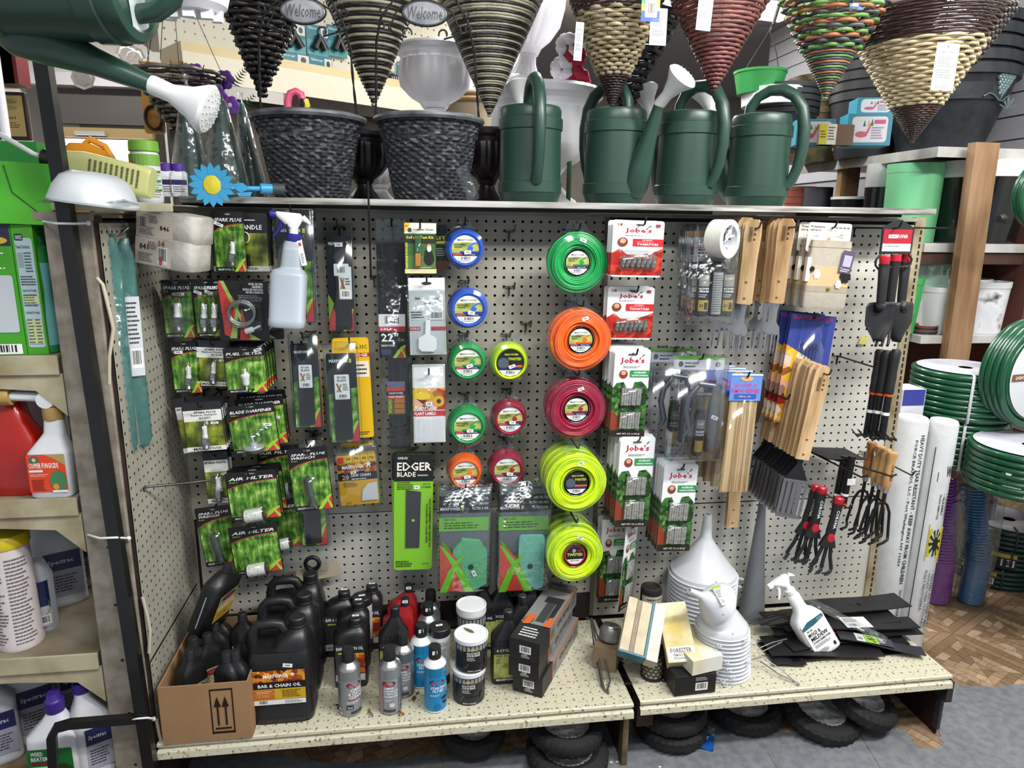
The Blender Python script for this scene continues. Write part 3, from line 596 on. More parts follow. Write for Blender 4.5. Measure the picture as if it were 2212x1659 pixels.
def b_marker(r,W,H):
    B().prism(rr(-W/2,0,W/2,H,.1),-.04,0,mat('#cfd3d2',.5)).obj('backing_card',r)
    artobj('mark','print',W,H,[('r',.0,.84,1,1,'#e3e5e3'),('r',.02,.46,.98,.84,'#d9dedd'),('r',0,.32,.3,.37,'#c0303a'),('r',.6,.32,1,.37,'#c0303a'),('t','10 PACK',.03,.33,.28,.36,'#fff'),('e',.5,.93,.14,.02,'#333'),('t','Herb',.18,.72,.32,.76,'#333'),('t','Seeds',.42,.66,.6,.7,'#333'),('t','Seed',.7,.72,.85,.76,'#333'),('l',.05,.48,.45,.58,3,'#444'),('b',.55,.46,.95,.57)],r,(0,-.05,0))
    m=mat('#e4e8e9',.35); 
    for k in range(2): B().prism([(-.22,H*.45),(.22,H*.45),(.26,2.1),(.9,1.7),(.9,.6),(.6,.3),(-.6,.3),(-.9,.6),(-.9,1.7),(-.26,2.1)],-.22-.12*k,-.14-.12*k,m).obj('plant_marker',r,(-.1*k,0,.1*k),(0,.05*k,0),bev=.03)
    bubble(r,-W/2,0,W/2,H*.86,.5,'clear_bag',CLR2)
hang('plant_marker_bag','bag of white plastic plant markers','bag',923,684,78,166,-5,b_marker,2,.4,base='bag of white plant markers',tilt=-.5)
def b_rapi(r,W,H):
    cardback(r,W,H,'#e8e9e9',.06); artobj('rapi','print',W,H,[('r',0,.42,1,.7,'food'),('e',.3,.6,.25,.05,'#e8c832'),('e',.8,.53,.17,.07,'#e0b020'),('e',.8,.53,.07,.03,'#4a2c10'),('t','RapiClip',.04,.41,.75,.48,'#f4f4f4',.2),('r',0,.34,1,.41,'#c4262c'),('t','PLANT LABELS',.04,.355,.7,.395,'#fff',.1),('t','4" / 50 PACK',.04,.23,.6,.275,'#c4262c',.1),('l',.02,.02,.98,.2,1,'#e0e0e0'),('s',.5,.5,.2,.05)]+[('r',.08*i,.0,.08*i+.008,.2,'#bfc3c6') for i in range(1,12)],r)
    B().box(-W*.48,-.5,.1,W*.48,-.02,H*.33,mat('#e6e8ea',.5,0,.12,60,stretch=(9,1,.1))).obj('label_stack',r,bev=.03)
    bubble(r,-W/2,0,W/2,H,.65,'clear_bag',CLR2)
hang('plant_label_bag','bag of plant labels with fruit and sunflower header','bag',927,872,70,168,-4,b_rapi,1,hz=1.0)
# edger blade cards
def b_edger(r,W,H):
    cardback(r,W,H,'#7fbf2e',.35); artobj('edg','print',W,H,[('rr',0,.79,1,1,.3,'#17181a'),('r',0,.77,1,.82,'#17181a'),('t','KWIK-FIX',.1,.955,.35,.975,'#ddd'),('t','EDGER',.08,.86,.95,.93,'#f2efe0'),('t','BLADE',.08,.81,.55,.85,'#f2efe0'),('l',.6,.81,.95,.835,1,'#bbb'),('l',.08,.7,.5,.77,4,'#1c3010'),('t','DO IT',.75,.74,.92,.755,'#1c3010'),('t','YOURSELF',.7,.715,.95,.73,'#1c3010'),('v','FULLY AUSTEMPERED HEAT TREATED FOR',.9,.2,.95,.62,'#1c2a10'),('v','TOUGHNESS AND LONGER WEAR',.82,.24,.87,.58,'#1c2a10'),('s',.58,.72,.14,.03),('l',.05,.03,.5,.09,3,'#2c4010'),('t','DO-100',.75,.05,.9,.065,'#1c2a10')],r)
    b=B(); b.prism([(-.2*W,H*.2),(.16*W,H*.2),(.19*W,H*.68),(-.19*W,H*.7)],-.12,-.03,mat('#3a3c40',.45)); b.obj('edger_blade',r); B().lathe([(.16,0),(.16,.02)],cm('#8fc84a'),12,(0,0,0)).obj('center_hole',r,(-.02,-.14,H*.44),(PI/2,0,0))
    B().tube([(-.5,-.05,H*.945),(.5,-.05,H*.945)],.08,BLK,6).obj('hang_slot',r)
hang('edger_blade_card','bright green edger blade card','card',893,1108,84,250,-4,b_edger,3,.5,base='bright green edger blade card',tilt=1.5,jit=.1)
# foam filter bags
def foambag(var):
    def f(r,W,H):
        B().prism(rr(-W*.46,.1,W*.46,H*.94,.05),-.03,0,mat('#6c7074',.4)).obj('back_sheet',r)
        a=[('r',.03,.73,.97,.89,'#17181a'),('t','MAXPOWER',.05,.755,.42,.785,'#eee'),('r',.44,.755,.48,.79,'#a9c93e'),('t','AIR FILTER',.66,.85,.94,.875,'#ddd'),('t','FILTRO DE AIRE',.58,.805,.94,.83,'#ddd'),('t','FILTRE A AIR',.64,.76,.94,.785,'#ddd'),('r',.03,.56,.95,.69,'#7cc142'),('t','PART 334325',.12,.66,.35,.68,'#23401a'),('l',.12,.58,.8,.65,3,'#2d4a1c')]
        artobj('fb'+var,'print',W,H,a,r,(0,-.05,0))
        fo=mat('#5fae7e' if var=='a' else '#6fb8a4',.85,0,.12,80,.3,300)
        P=[(-.15*W,.35),(.25*W,.3),(.42*W,.9),(.42*W,H*.38),(.28*W,H*.48),(-.05*W,H*.5),(-.22*W,H*.4)] if var=='a' else rr(-.1*W,.3,.38*W,H*.52,.4)
        B().prism(P,-.75,-.1,fo).obj('foam_filter',r,bev=.08); B().lathe([(.32,0),(.32,.02)],mat('#27423c',.9),16).obj('foam_hole',r,(.12*W,-.77,H*.24),(PI/2,0,0))
        artobj('fx'+var,'printed_cross',W,H*.5,[('p',[(.05,.02),(.62,.02),(.4,.6),(.2,.82),(.04,.92)],'#c04a36'),('p',[(.04,.9),(.12,.86),(.42,.5),(.68,.0),(.52,.0),(.33,.42)],'#6cbf2c'),('p',[(.04,.0),(.18,.0),(.35,.45),(.52,.75),(.36,.62),(.2,.4)],'#6cbf2c')]+([('s',.68,.35,.07,.12,.4)] if var=='a' else []),r,(0,-.82,.05))
        bubble(r,-W/2,-.1,W/2,H*1.0,.95,'clear_bag',CLR2)
    return f
hang('foam_filter_bag','bagged green foam air filter with clipped corners','bag',1003,1160,116,226,-5,foambag('a'),2,.8,base='bagged air filter behind the left foam filter',tilt=1,jit=.2)
hang('foam_filter_bag','bagged teal foam air filter with square corners','bag',1131,1158,116,228,-5,foambag('b'),3,.8,base='bagged air filter behind the right foam filter',tilt=1,jit=.25)
# ---- trimmer line spools ----
def b_spool(col,dk,sz,lab='white'):
    c1=mat(col,.3,0,.12,60,coat=.2); c2=mat(dk,.35)
    def f(r,W,H):
        R=W/2
        if sz=='s':
            b=B(); b.M=Matrix.Translation((0,0,R))@Matrix.Rotation(PI/2,4,'X')
            pr=[(R*.88,0)]+[(R*(.88-.13*k/10)+(.02 if k%2 else 0),.15*k) for k in range(11)]+[(R*.73,1.6),(R*.68,1.75),(R*.62,1.6)]
            b.lathe(pr,c1,40,caps=False); b.lathe([(R*.62,1.6),(R*.6,1.2),(.01,1.2)],c2,32,caps=False); b.obj('line_winding',r)
            lz=R; ly=-1.5; q=R*1.2
        else:
            b=B(); rr_=random.Random(int(W*10)); K=9
            for k in range(K):
                for l in range(3):
                    ra=R*(.47+.42*k/(K-1)); yy=-.35-.3*l-(.25 if 1<k<K-2 else 0)+rr_.uniform(-.05,.05)
                    b.tube([(ra*cos(t*PI/20)+.04*sin(3*t*PI/20+k),yy+.05*sin(2*t*PI/20+k),R+ra*sin(t*PI/20)+.04*cos(2*t*PI/20+l)) for t in range(40)],R*.038,c1,6,True)
            b.obj('line_coil',r); b=B(); b.M=Matrix.Translation((0,0,R))@Matrix.Rotation(PI/2,4,'X')
            b.lathe([(R*.44,0),(R*.44,1.0),(R*.4,1.15),(R*.36,.7),(.01,.7)],clear('#5c6062',.3,.1,'smoked_core',.6),32,caps=False); b.obj('hub',r)
            ly=-.95; q=R*.72
        hue=dk if sz=='s' else col
        if lab=='white': a=[('e',.5,.5,.5,.5,'#e4e8e6'),('p',[(.03,.36),(.97,.36),(1,.5),(.97,.64),(.92,.74),(.08,.74),(.03,.64),(0,.5)],'flower'),('t','MAX',.22,.79,.45,.86,'#1e2a22'),('t','POWER',.47,.79,.78,.86,'#7c8c5c'),('t','RESIDENTIAL',.1,.63,.5,.69,'#23301c'),('t','GRADE',.1,.55,.38,.61,'#23301c'),('e',.68,.52,.1,.08,col),('p',[(.6,.56),(.92,.74),(.84,.74),(.74,.7),(.62,.62)],col),('r',.3,.36,.98,.43,dk),('p',[(.06,.27),(.94,.27),(.97,.36),(.03,.36)],'#26305a'),('p',[(.04,.33),(.3,.36),(.42,.3),(.08,.27)],'#c04a50'),('t','Made in U.S.A.',.5,.29,.85,.33,'#eee'),('b',.28,.1,.72,.25)]
        elif lab=='black': a=[('e',.5,.5,.5,.5,'#1a1c1e'),('p',[(.08,.24),(.92,.24),(.75,.06),(.5,0),(.25,.06)],'#e8e8e4'),('e',.25,.5,.2,.2,'#4a5a66'),('t','MAX POWER',.3,.78,.8,.85,'#cfe04a'),('t','TWISTED',.42,.6,.92,.7,'#d8e02c'),('r',.42,.34,.95,.42,'#d0602c'),('r',.08,.24,.92,.33,'#26305a'),('b',.28,.07,.72,.22)]
        else: a=[('e',.5,.5,.5,.5,'#b8302c'),('e',.5,.5,.43,.43,'#1a1c1e'),('p',[(.12,.3),(.88,.3),(.7,.1),(.5,.07),(.3,.1)],'#e8e8e4'),('t','TWISTED',.14,.46,.86,.6,'#e6e24a'),('t','MAXPOWER',.3,.2,.7,.26,'#222'),('e',.45,.72,.08,.1,'#8a98a8'),('t','105',.6,.68,.78,.76,'#d03a30')]
        artobj(None,'label_disc',q,q,a,r,(0,ly,R-q/2))
        b=B(); b.M=Matrix.Translation((0,0,R))@Matrix.Rotation(PI/2,4,'X'); D=1.7 if sz=='s' else 1.35
        b.lathe([(R*1.03,-.05),(R*1.03,0),(R*.96,.05),(R*.93,D*.6),(R*.86,D),(R*.7,D+.2)],CLR if sz=='s' else CLR,40,caps=False)
        b.M=None; b.prism([(-R*.4,R*1.85),(R*.4,R*1.85),(R*.25,R*2.25),(-R*.25,R*2.25)],-.1,-.05,CLR); b.obj('clear_shell',r)
        artobj('sk','price_sticker',.7,.35,[('s',.5,.5,1,1)],r,(R*.1,-1.45 if sz=='l' else -1.78,R*(1.62 if sz=='l' else .8)),rot=(0,random.uniform(-.5,.5),0))
    return f
BL=('#2f62e0','#1440a8'); GR=('#18a050','#107a3c'); OR=('#ff6a20','#d85010'); CR_=('#a01c3c','#78102c'); YE=('#d2f418','#a8c80a')
for c,cn,u,v,R_,y,lb,ds in ((BL,'blue',1003,538,49,-3,'white','uppermost'),(BL,'blue',1010,665,50,-3.6,'white','second from the top, below another blue one,'),(GR,'green',1008,777,48,-2.5,'white','upper small green'),(GR,'green',1008,913,49,-2.6,'white','lower small green'),(OR,'orange',1003,1011,44,-3.2,'white','small'),(YE,'fluorescent yellow',1098,778,48,-2.2,'black','small'),(CR_,'dark red',1098,897,45,-2.2,'white','upper small'),(CR_,'dark red',1092,1005,46,-2.4,'white','lower small')):
    hang('trimmer_line_spool',f'{ds} spool of {cn} trimmer line','spool',u,v,R_*2,R_*2,y,b_spool(c[0],c[1],'s',lb),hz=-.15,group='small trimmer line spools',hlen=1.4)
for c,cn,u,v,R_,y,lb,n in ((GR,'green',1243,569,69,-4.5,'white',1),(OR,'orange',1250,733,70,-4.5,'white',2),(CR_,'dark red',1241,879,69,-4.5,'white',2),(YE,'fluorescent yellow',1241,1034,69,-6.5,'black',4),(YE,'fluorescent yellow',1238,1187,64,-6.5,'red',4)):
    ps={1034:'upper ',1187:'lower '}.get(v,'')
    hang('trimmer_line_coil',f'large coil of {cn} trimmer line'+(', fronting the '+ps+'yellow stack' if ps else ', front one'),'spool',u,v,R_*2,R_*2,y,b_spool(c[0],c[1],'l',lb),n,1.5 if n>2 else 1.9,base=f'large {ps}coil of {cn} trimmer line',hz=-.1,jit=.15,group=f'large {ps}coils of {cn} line',hlen=1.6)
# ---- fertilizer spikes ----
JM=mat('#a9a8a0',.9,0,.35,120,.5,300); JM2=mat('#8b8a84',.95,0,.5,150,.6,300,dark='#4c4b48')
def b_jobes(r,W,H):
    cardback(r,W,H,'#e6e8e8',.3); A=[('r',0,.02,1,.56,'salad'),('p',[(0,.56),(.1,.62),(.3,.63),(.42,.54)],'salad'),('p',[(.55,.56),(.6,.63),(.8,.64),(.95,.58),(1,.54)],'salad'),('p',[(0,.08),(.3,.08),(.12,.28),(0,.3)],'#8a3a20'),('r',0,0,1,.07,'#2a2018'),('t',"Jobe's",.16,.83,.84,.91,'#c01c34'),('p',[(.74,.92),(.8,.95),(.84,.945),(.78,.92)],'#2c8a4a'),('l',.25,.79,.75,.815,2,'#888'),('e',.27,.72,.12,.048,'#7a3a28'),('e',.27,.735,.07,.025,'#d8a080'),('r',.45,.69,1,.765,'#1e9048'),('t','HOUSEPLANTS',.56,.73,.9,.752,'#fff'),('t',"PLANTES D'INTERIEUR",.5,.7,.96,.718,'#fff'),('t','NET WT. 2.2 oz (62 g)',.2,.02,.85,.045,'#ddd'),('r',.36,.938,.6,.95,'#3a3a3a')]
    artobj('jobes','print',W,H,A,r)
    for zz in (.37,.1):
        b=B(); rnd=random.Random(int(zz*100))
        for k in range(8):
            x=-W*.24+k*W*.072; b.tube([(x+rnd.uniform(-.03,.03),-.3,H*zz+rnd.uniform(0,.08)),(x+rnd.uniform(-.02,.06),-.3,H*(zz+.19)+rnd.uniform(-.05,.08))],W*.037,JM,6)
        b.obj('spike_bundle',r)['kind']='stuff'; bubble(r,-W*.3,H*zz-.08,W*.36,H*(zz+.2)+.1,.5)
def b_tomato(r,W,H):
    cardback(r,W,H,'#e8e9e9',.3); artobj('tomato','print',W,H,[('r',0,.03,1,.4,'tomato'),('p',[(0,.4),(.3,.4),(.15,.5),(0,.42)],'tomato'),('p',[(.6,.4),(1,.4),(1,.52),(.85,.46)],'tomato'),('t','18',.09,.9,.18,.95,'#7a1428'),('t',"Jobe's",.24,.77,.76,.87,'#c01c34'),('p',[(.66,.88),(.72,.915),(.76,.91),(.7,.88)],'#2c8a4a'),('l',.24,.73,.7,.75,1,'#888'),('r',.4,.55,1,.68,'#cc2630'),('t',"JOBE'S",.58,.645,.78,.665,'#fff'),('l',.48,.62,.92,.635,1,'#f0c0c0'),('t','TOMATOES',.48,.565,.9,.605,'#fff'),('e',.2,.62,.1,.08,'#7a3a28'),('e',.2,.64,.06,.045,'#d8a080'),('r',.83,.89,.92,.94,'#b0303a'),('r',.83,.915,.87,.94,'#2c4a8a'),('r',.44,.925,.6,.94,'#333'),('s',.68,.33,.12,.07)],r)
    k=('tsp',round(W,1))
    if k not in ARTC: ARTC[k]=B().ball((0,0,0),.5,JM2,10,.48,.48,1.75).mesh('fertilizer_spike')
    for i in range(7): put('fertilizer_spike',ARTC[k],r,(-W*.28+i*W*.1,-.35,H*.27),(0,.3 if i%3 else .1,0)).scale=(W*.19,.9,H*.145)
    bubble(r,-W*.38,H*.12,W*.4,H*.5,.75)
hang('fertilizer_card','tomato fertilizer spike card, upper stack','card',1377,538,110,122,-6.8,b_tomato,4,.55,base='upper tomato spike card',tilt=1,jit=.05,hlen=2)
hang('fertilizer_card','tomato fertilizer spike card, lower stack','card',1361,677,100,114,-4.5,b_tomato,2,1.2,base='lower tomato spike card',jit=.05,hlen=2.2,tilt=1)
hang('fertilizer_card','houseplant spike card, upper tall stack','card',1361,850,76,188,-6.2,b_jobes,10,.5,base='houseplant spike card of the upper tall stack',jit=.07,tilt=1.5,hlen=1.4)
hang('fertilizer_card','houseplant spike card, middle tall stack','card',1371,1042,74,194,-6.6,b_jobes,10,.5,base='houseplant spike card of the middle tall stack',jit=.07,tilt=1.5,hlen=.6)
hang('fertilizer_card','houseplant spike card, stack standing out to the right','card',1463,1098,72,186,-6.6,b_jobes,9,.48,base='houseplant spike card of the right stack',jit=.07,tilt=2,hlen=.6)
hang('fertilizer_card','houseplant spike card, short stack low beside the divider','card',1326,1212,58,178,-2.6,b_jobes,3,.6,base='houseplant spike card of the low short stack',jit=.1)
hang('fertilizer_card','houseplant spike card turned sideways on a bent hook','card',1357,1222,60,176,-5,b_jobes,1,tilt=7,yaw=48,hlen=.2)
# ---- grease tubes in bags ----
def b_grease(r,W,H):
    for i,x in enumerate((-W*.22,W*.08,W*.33)):
        b=B(); h0=H*.08; b.lathe([(.6,0),(.64,.1),(.64,H*.45)],mat('#2a2a2c',.35),20,(0,0,0)); b.lathe([(.64,H*.45),(.58,H*.47),(.58,H*.54),(.5,H*.55)],BLK,20)
        t=b.obj('grease_tube',r,(x,-.7,h0))
        if i!=1: artobj('gt','tube_label',1.3,H*.4,[('r',0,0,1,1,'#2a2a2c'),('r',.0,.7,1,1,'#8a8a88'),('t','Lubri',.15,.87,.85,.94,'#d8d0a0'),('t','MULTI-PURPOSE',.05,.62,.95,.67,'#fff'),('t','LITHIUM GREASE',.05,.55,.95,.6,'#fff'),('l',.05,.42,.7,.52,2,'#ccc'),('r',.05,.08,.95,.36,'#a8914a'),('r',.2,.18,.4,.26,'#222'),('r',.5,.12,.8,.3,'#3a3220')],t,(0,0,.25),R=.66)
        else: artobj('gt2','tube_label',1.2,H*.42,[('r',0,0,1,1,'#9a9a9a'),('l',.05,.05,.95,.95,16,'#555')],t,(0,0,.25),R=.66)
    B().prism(rr(-W*.42,H*.62,W*.4,H*.93,.05),-.1,-.05,mat('#8f9294',.4)).obj('header_card',r)
    artobj('gh','header_print',W*.82,H*.31,[('r',0,0,1,1,'#8f9294'),('r',0,.8,1,1,'#5c4a30'),('t','Lubri',.1,.55,.6,.72,'#e8e8e8'),('l',.1,.15,.9,.45,3,'#222'),('r',0,.45,1,.48,'#b84a28')],r,(0,-.11,H*.62))
    bubble(r,-W/2,-.2,W/2,H,1.5,'clear_bag',CLR2)
hang('grease_bag','bag of lithium grease cartridges','bag',1535,592,96,214,-7,b_grease,4,1.5,base='bag of lithium grease cartridges',jit=.12)
c=aty(1560,516,-8.2); tr=size(1560,516,78,70,-8.2)[0]/2
t=thing('tape_roll','roll of white masking tape over the grease bags','tape',(c.x,c.y,c.z),(0,0,math.radians(35)))
b=B(); b.M=Matrix.Rotation(PI/2,4,'X'); b.lathe([(tr,-.9),(tr,.9),(tr*.76,.9),(tr*.76,-.9),(tr,-.9)],mat('#dcdcd2',.6,0,.08,60),40,caps=False); b.obj('tape_winding',t)
b=B(); b.M=Matrix.Rotation(PI/2,4,'X'); b.lathe([(tr*.76,-.9),(tr*.76,.91),(tr*.71,.91),(tr*.71,-.9)],mat('#e6e6ea',.5),40,caps=False); 
for k in range(8):
    a=k*PI/4; b.M=Matrix.Rotation(a,4,'Y')@Matrix.Translation((0,0,-tr*.705))@Matrix.Rotation(0,4,'X'); b.prism(rr(-.16,-.01,.16,.0,.004,1),-.16,.16,mat('#2a3a8a',.5))
b.obj('core',t)
hook(c.x,c.z+tr*.7-.1,8.6,'the masking tape and the grease bags')
# ---- wooden-handled forks and turners ----
wood=mat('#c4a47a',.45,0,.3,16,.05,60,.4,stretch=(3,3,.4),dark='#98764e'); wood2=mat('#d0b088',.45,0,.25,16,.05,60,.4,stretch=(3,3,.4),dark='#a8885e'); wood3=mat('#9a6f45',.5,0,.3,16,stretch=(3,3,.4))
SS=mat('#b8b8ba',.25,.85); BRASS=mat('#b08c3c',.3,.9)
def woodhandle(r,hw,hl,th,z0,m,lab=True):
    b=B(); k=('wh',hw,hl,th,m)
    if k not in ARTC:
        P=[(-hw*.5,0),(hw*.5,0),(hw*.5,hl*.55),(hw*.56,hl*.8),(hw*.52,hl*.95),(hw*.3,hl),(-hw*.3,hl),(-hw*.52,hl*.95),(-hw*.56,hl*.8),(-hw*.5,hl*.55)]
        ARTC[k]=B().prism(P,-th/2,th/2,m).mesh('wooden_handle')
    put('wooden_handle',ARTC[k],r,(0,0,z0),bev=.12,seg=3)
    rk=('rivet',)
    if rk not in ARTC: ARTC[rk]=B().lathe([(.14,0),(.12,.03)],BRASS,10).mesh('rivet')
    for z in (.6,2.3): put('rivet',ARTC[rk],r,(0,-th/2-.0,z0+z),(PI/2,0,0))
    if lab: artobj('whl','burnt_mark',hw*.5,1.9,[('b',.0,.1,.6,.9),('l',.7,.1,1,.9,3,'#4a3018')][1:]+[('r',.05*i,.1,.05*i+.02,.9,'#3a2412') for i in range(10)],r,(.05,-th/2-.01,z0+hl*.72))
def b_fork(m):
    def f(r,W,H):
        hl=H*.62; woodhandle(r,1.45,hl,.75,H-hl,m)
        b=B(); b.prism([(-.4,H-hl+.2),(-.22,H*.32),(-.22,H*.24),(-.62,H*.2),(-.72,H*.14),(.72,H*.14),(.62,H*.2),(.22,H*.24),(.22,H*.32),(.4,H-hl+.2)],-.05,.03,SS)
        for x in (-.65,0,.65):
            b.prism([(x-.09,H*.15),(x-.07,.4),(x,-.2),(x+.07,.4),(x+.09,H*.15)],-.05,.03,SS)
        b.obj('fork_head',r)
    return f
WN='barbecue fork with long wooden handle'
hang('barbecue_fork',WN+' fronting the left bunch','fork',1612,622,50,290,-7,b_fork(wood2),6,.95,yaw=-38,tilt=2,base=WN+' in the left bunch',jit=.4,hlen=1.6,hz=.9)
hang('barbecue_fork',WN+' fronting the right bunch','fork',1682,620,50,290,-6.8,b_fork(wood),6,.95,yaw=-38,tilt=2,base=WN+' in the right bunch',jit=.4,hlen=2.2,hz=.9)
def b_turner(r,W,H):
    hl=H*.6; woodhandle(r,1.5,hl,.75,H-hl,wood2)
    b=B(); st=mat('#9c989a',.28,.95); zt=H*.26
    b.prism([(-.35,H-hl+.1),(-.3,H*.36),(-1.25,zt),(1.25,zt),(.3,H*.36),(.35,H-hl+.1)],-.05,.02,mat('#3a3a3c',.35,.8)); 
    xs=[-1.3,-.98,-.78,-.36,-.16,.26,.46,.88,1.1,1.4]
    b.box(-1.3,-.07,0,1.4,.0,.35,st); b.box(-1.3,-.07,zt-.35,1.4,.0,zt,st)
    for a,c in zip(xs[::2],xs[1::2]): b.box(a,-.07,.3,c,0,zt-.3,st)
    b.obj('turner_blade',r)
hang('barbecue_turner','slotted metal turner with wooden handle, nearest of the fan','turner',1738,958,60,330,-9.2,b_turner,10,.85,tilt=7,base='slotted turner with wooden handle in the fan',jit=.05,hlen=1.8,hz=.8,yaw=-12)
# big flat turner hung handle down
c=aty(1625,965,-4); t=thing('grill_turner','brown broad-bladed turner hanging handle downwards behind the skewers','turner',(c.x-1,c.y+1.5,aty(1600,1140,-3).z))
woodhandle(t,1.5,7,.7,0,wood2,False); B().prism([(-.4,6.5),(.4,6.5),(.9,12),(2.2,13.2),(2.7,15),(2.6,18),(1.9,18.8),(-.4,18.8),(-1.2,18),(-1.1,13.2),(.1,12)],-.04,.04,mat('#4a3c30',.5,.3,.3,10)).obj('turner_blade',t,bev=.03)
hook(t.location.x/S,c.z+ (aty(1625,830,-3).z-c.z),6,'the broad-bladed turner')
# ---- aprons ----
tau=mat('#a09684',.9,0,.15,40,.3,200); tau2=mat('#a9a294',.85,0,.1,50,.3,200)
def b_apron(r,W,H):
    B().prism(rr(-W*.5,H*.66,W*.42,H,.3),-.06,0,mat('#cdc9be',.6)).obj('header_card',r,bev=.02)
    artobj('apr','header_print',W*.9,H*.34,[('t',"Womanswork",.04,.82,.38,.9,'#444'),('t','Half Apron',.04,.7,.3,.78,'#444'),('t','One Size Fits All',.6,.82,.95,.88,'#444'),('t','womanswork',.05,.05,.9,.28,'#2a2a2a'),('s',.2,.55,.14,.13,.1),('s',.78,.6,.18,.14,-.3),('e',.5,.45,.03,.08,'#b8905a')],r,(-.04*W,-.07,H*.66))
    b=B()
    b.loft([(0,0,-.2,W*.44,.5),(.3,0,-.2,W*.46,.6),(H*.2,0,-.2,W*.46,.6)],tau2,24,8); b.loft([(H*.2,0,-.2,W*.46,.63),(H*.27,0,-.2,W*.46,.63)],tau,24,8); b.loft([(H*.5,0,-.2,W*.46,.6),(H*.72,0,-.15,W*.42,.55)],tau2,24,8)
    b.loft([(H*.72,0,-.15,W*.43,.6),(H*.8,.05,-.1,W*.42,.45)],tau,24,8); b.obj('folded_fabric',r)
    d=B(); d.loft([(H*.27,0,-.2,W*.455,.61),(H*.5,0,-.2,W*.455,.61)],mat('#c4aa80',.85,0,.05,20,.2,200),24,8); d.obj('patterned_band',r)
    def fl(x,z,s,c,n=6): return [('e',x+s*.7*cos(a*2*PI/n),z+s*1.9*sin(a*2*PI/n),s*.45,s*1.3,c) for a in range(n)]+[('e',x,z,s*.3,s*.9,'#e8dcc0' if c!='#1c1c1c' else c)]
    artobj('flo','flower_print',W*.86,H*.23,[q for q in fl(.2,.6,.08,'#ece8dc')+fl(.9,.55,.12,'#1c1c1c')+fl(.75,.12,.07,'#ece8dc')]+[('e',.05,.85,.06,.14,'#1c1c1c')],r,(0,-.83,H*.27))
    B().lathe([(.2,0),(.2,.08),(.05,.12)],BRASS,12).obj('snap_button',r,(.1,-.82,H*.235),(PI/2,0,0))
    B().prism([(-W*.5,H*.32),(-W*.42,H*.32),(-W*.42,H*.6),(-W*.5,H*.6)],-.9,-.3,mat('#e6e2d8',.6)).obj('cardboard_sleeve',r)
    artobj('aprt','hang_tag',W*.26,H*.26,[('r',0,0,1,1,'#5a4a60'),('r',.2,.3,.85,.8,'#a8a8c8'),('l',.1,.05,.9,.22,2,'#ddd'),('e',.15,.2,.1,.06,'#4a8ab0')],r,(W*.3,-.95,H*.43),rot=(0,.12,0))
hang('half_apron','folded taupe half apron with flower band','apron',1785,575,96,184,-6.5,b_apron,3,1.8,base='folded taupe half apron',yaw=-5,tilt=2,jit=.05,hlen=.8,hz=.5)
# ---- metal skewer cards ----
def b_skewer(r,W,H):
    cardback(r,W,H,'#33418e',.03); artobj('skw','print',W,H,[('p',[(0,0),(1,0),(1,.52),(0,.72)],'food'),('t','BARBECUE',.05,.955,.95,.985,'#c8285a'),('s',.45,.38,.2,.045)],r)
    b=B()
    for k in range(5):
        x=-.6+k*.32; b.tube([(x*1.0,-.2,1),(x*1.1,-.2,H*.55),(x*1.2,-.2,H*.7)]+[(x*1.2+.28*cos(-PI/2+a*PI/5),-.2-.05*k,H*.7+.3+.3*sin(-PI/2+a*PI/5)) for a in range(9)],.045,mat('#2b2c2e',.3,.8),5)
    b.obj('skewers',r); bubble(r,-W*.3,.8,W*.35,H*.97,.5)
hang('skewer_card','blue barbecue card of looped metal skewers','card',1738,800,88,235,-5,b_skewer,4,1.0,base='blue barbecue skewer card',yaw=-10,tilt=4,jit=.05,hlen=.5)
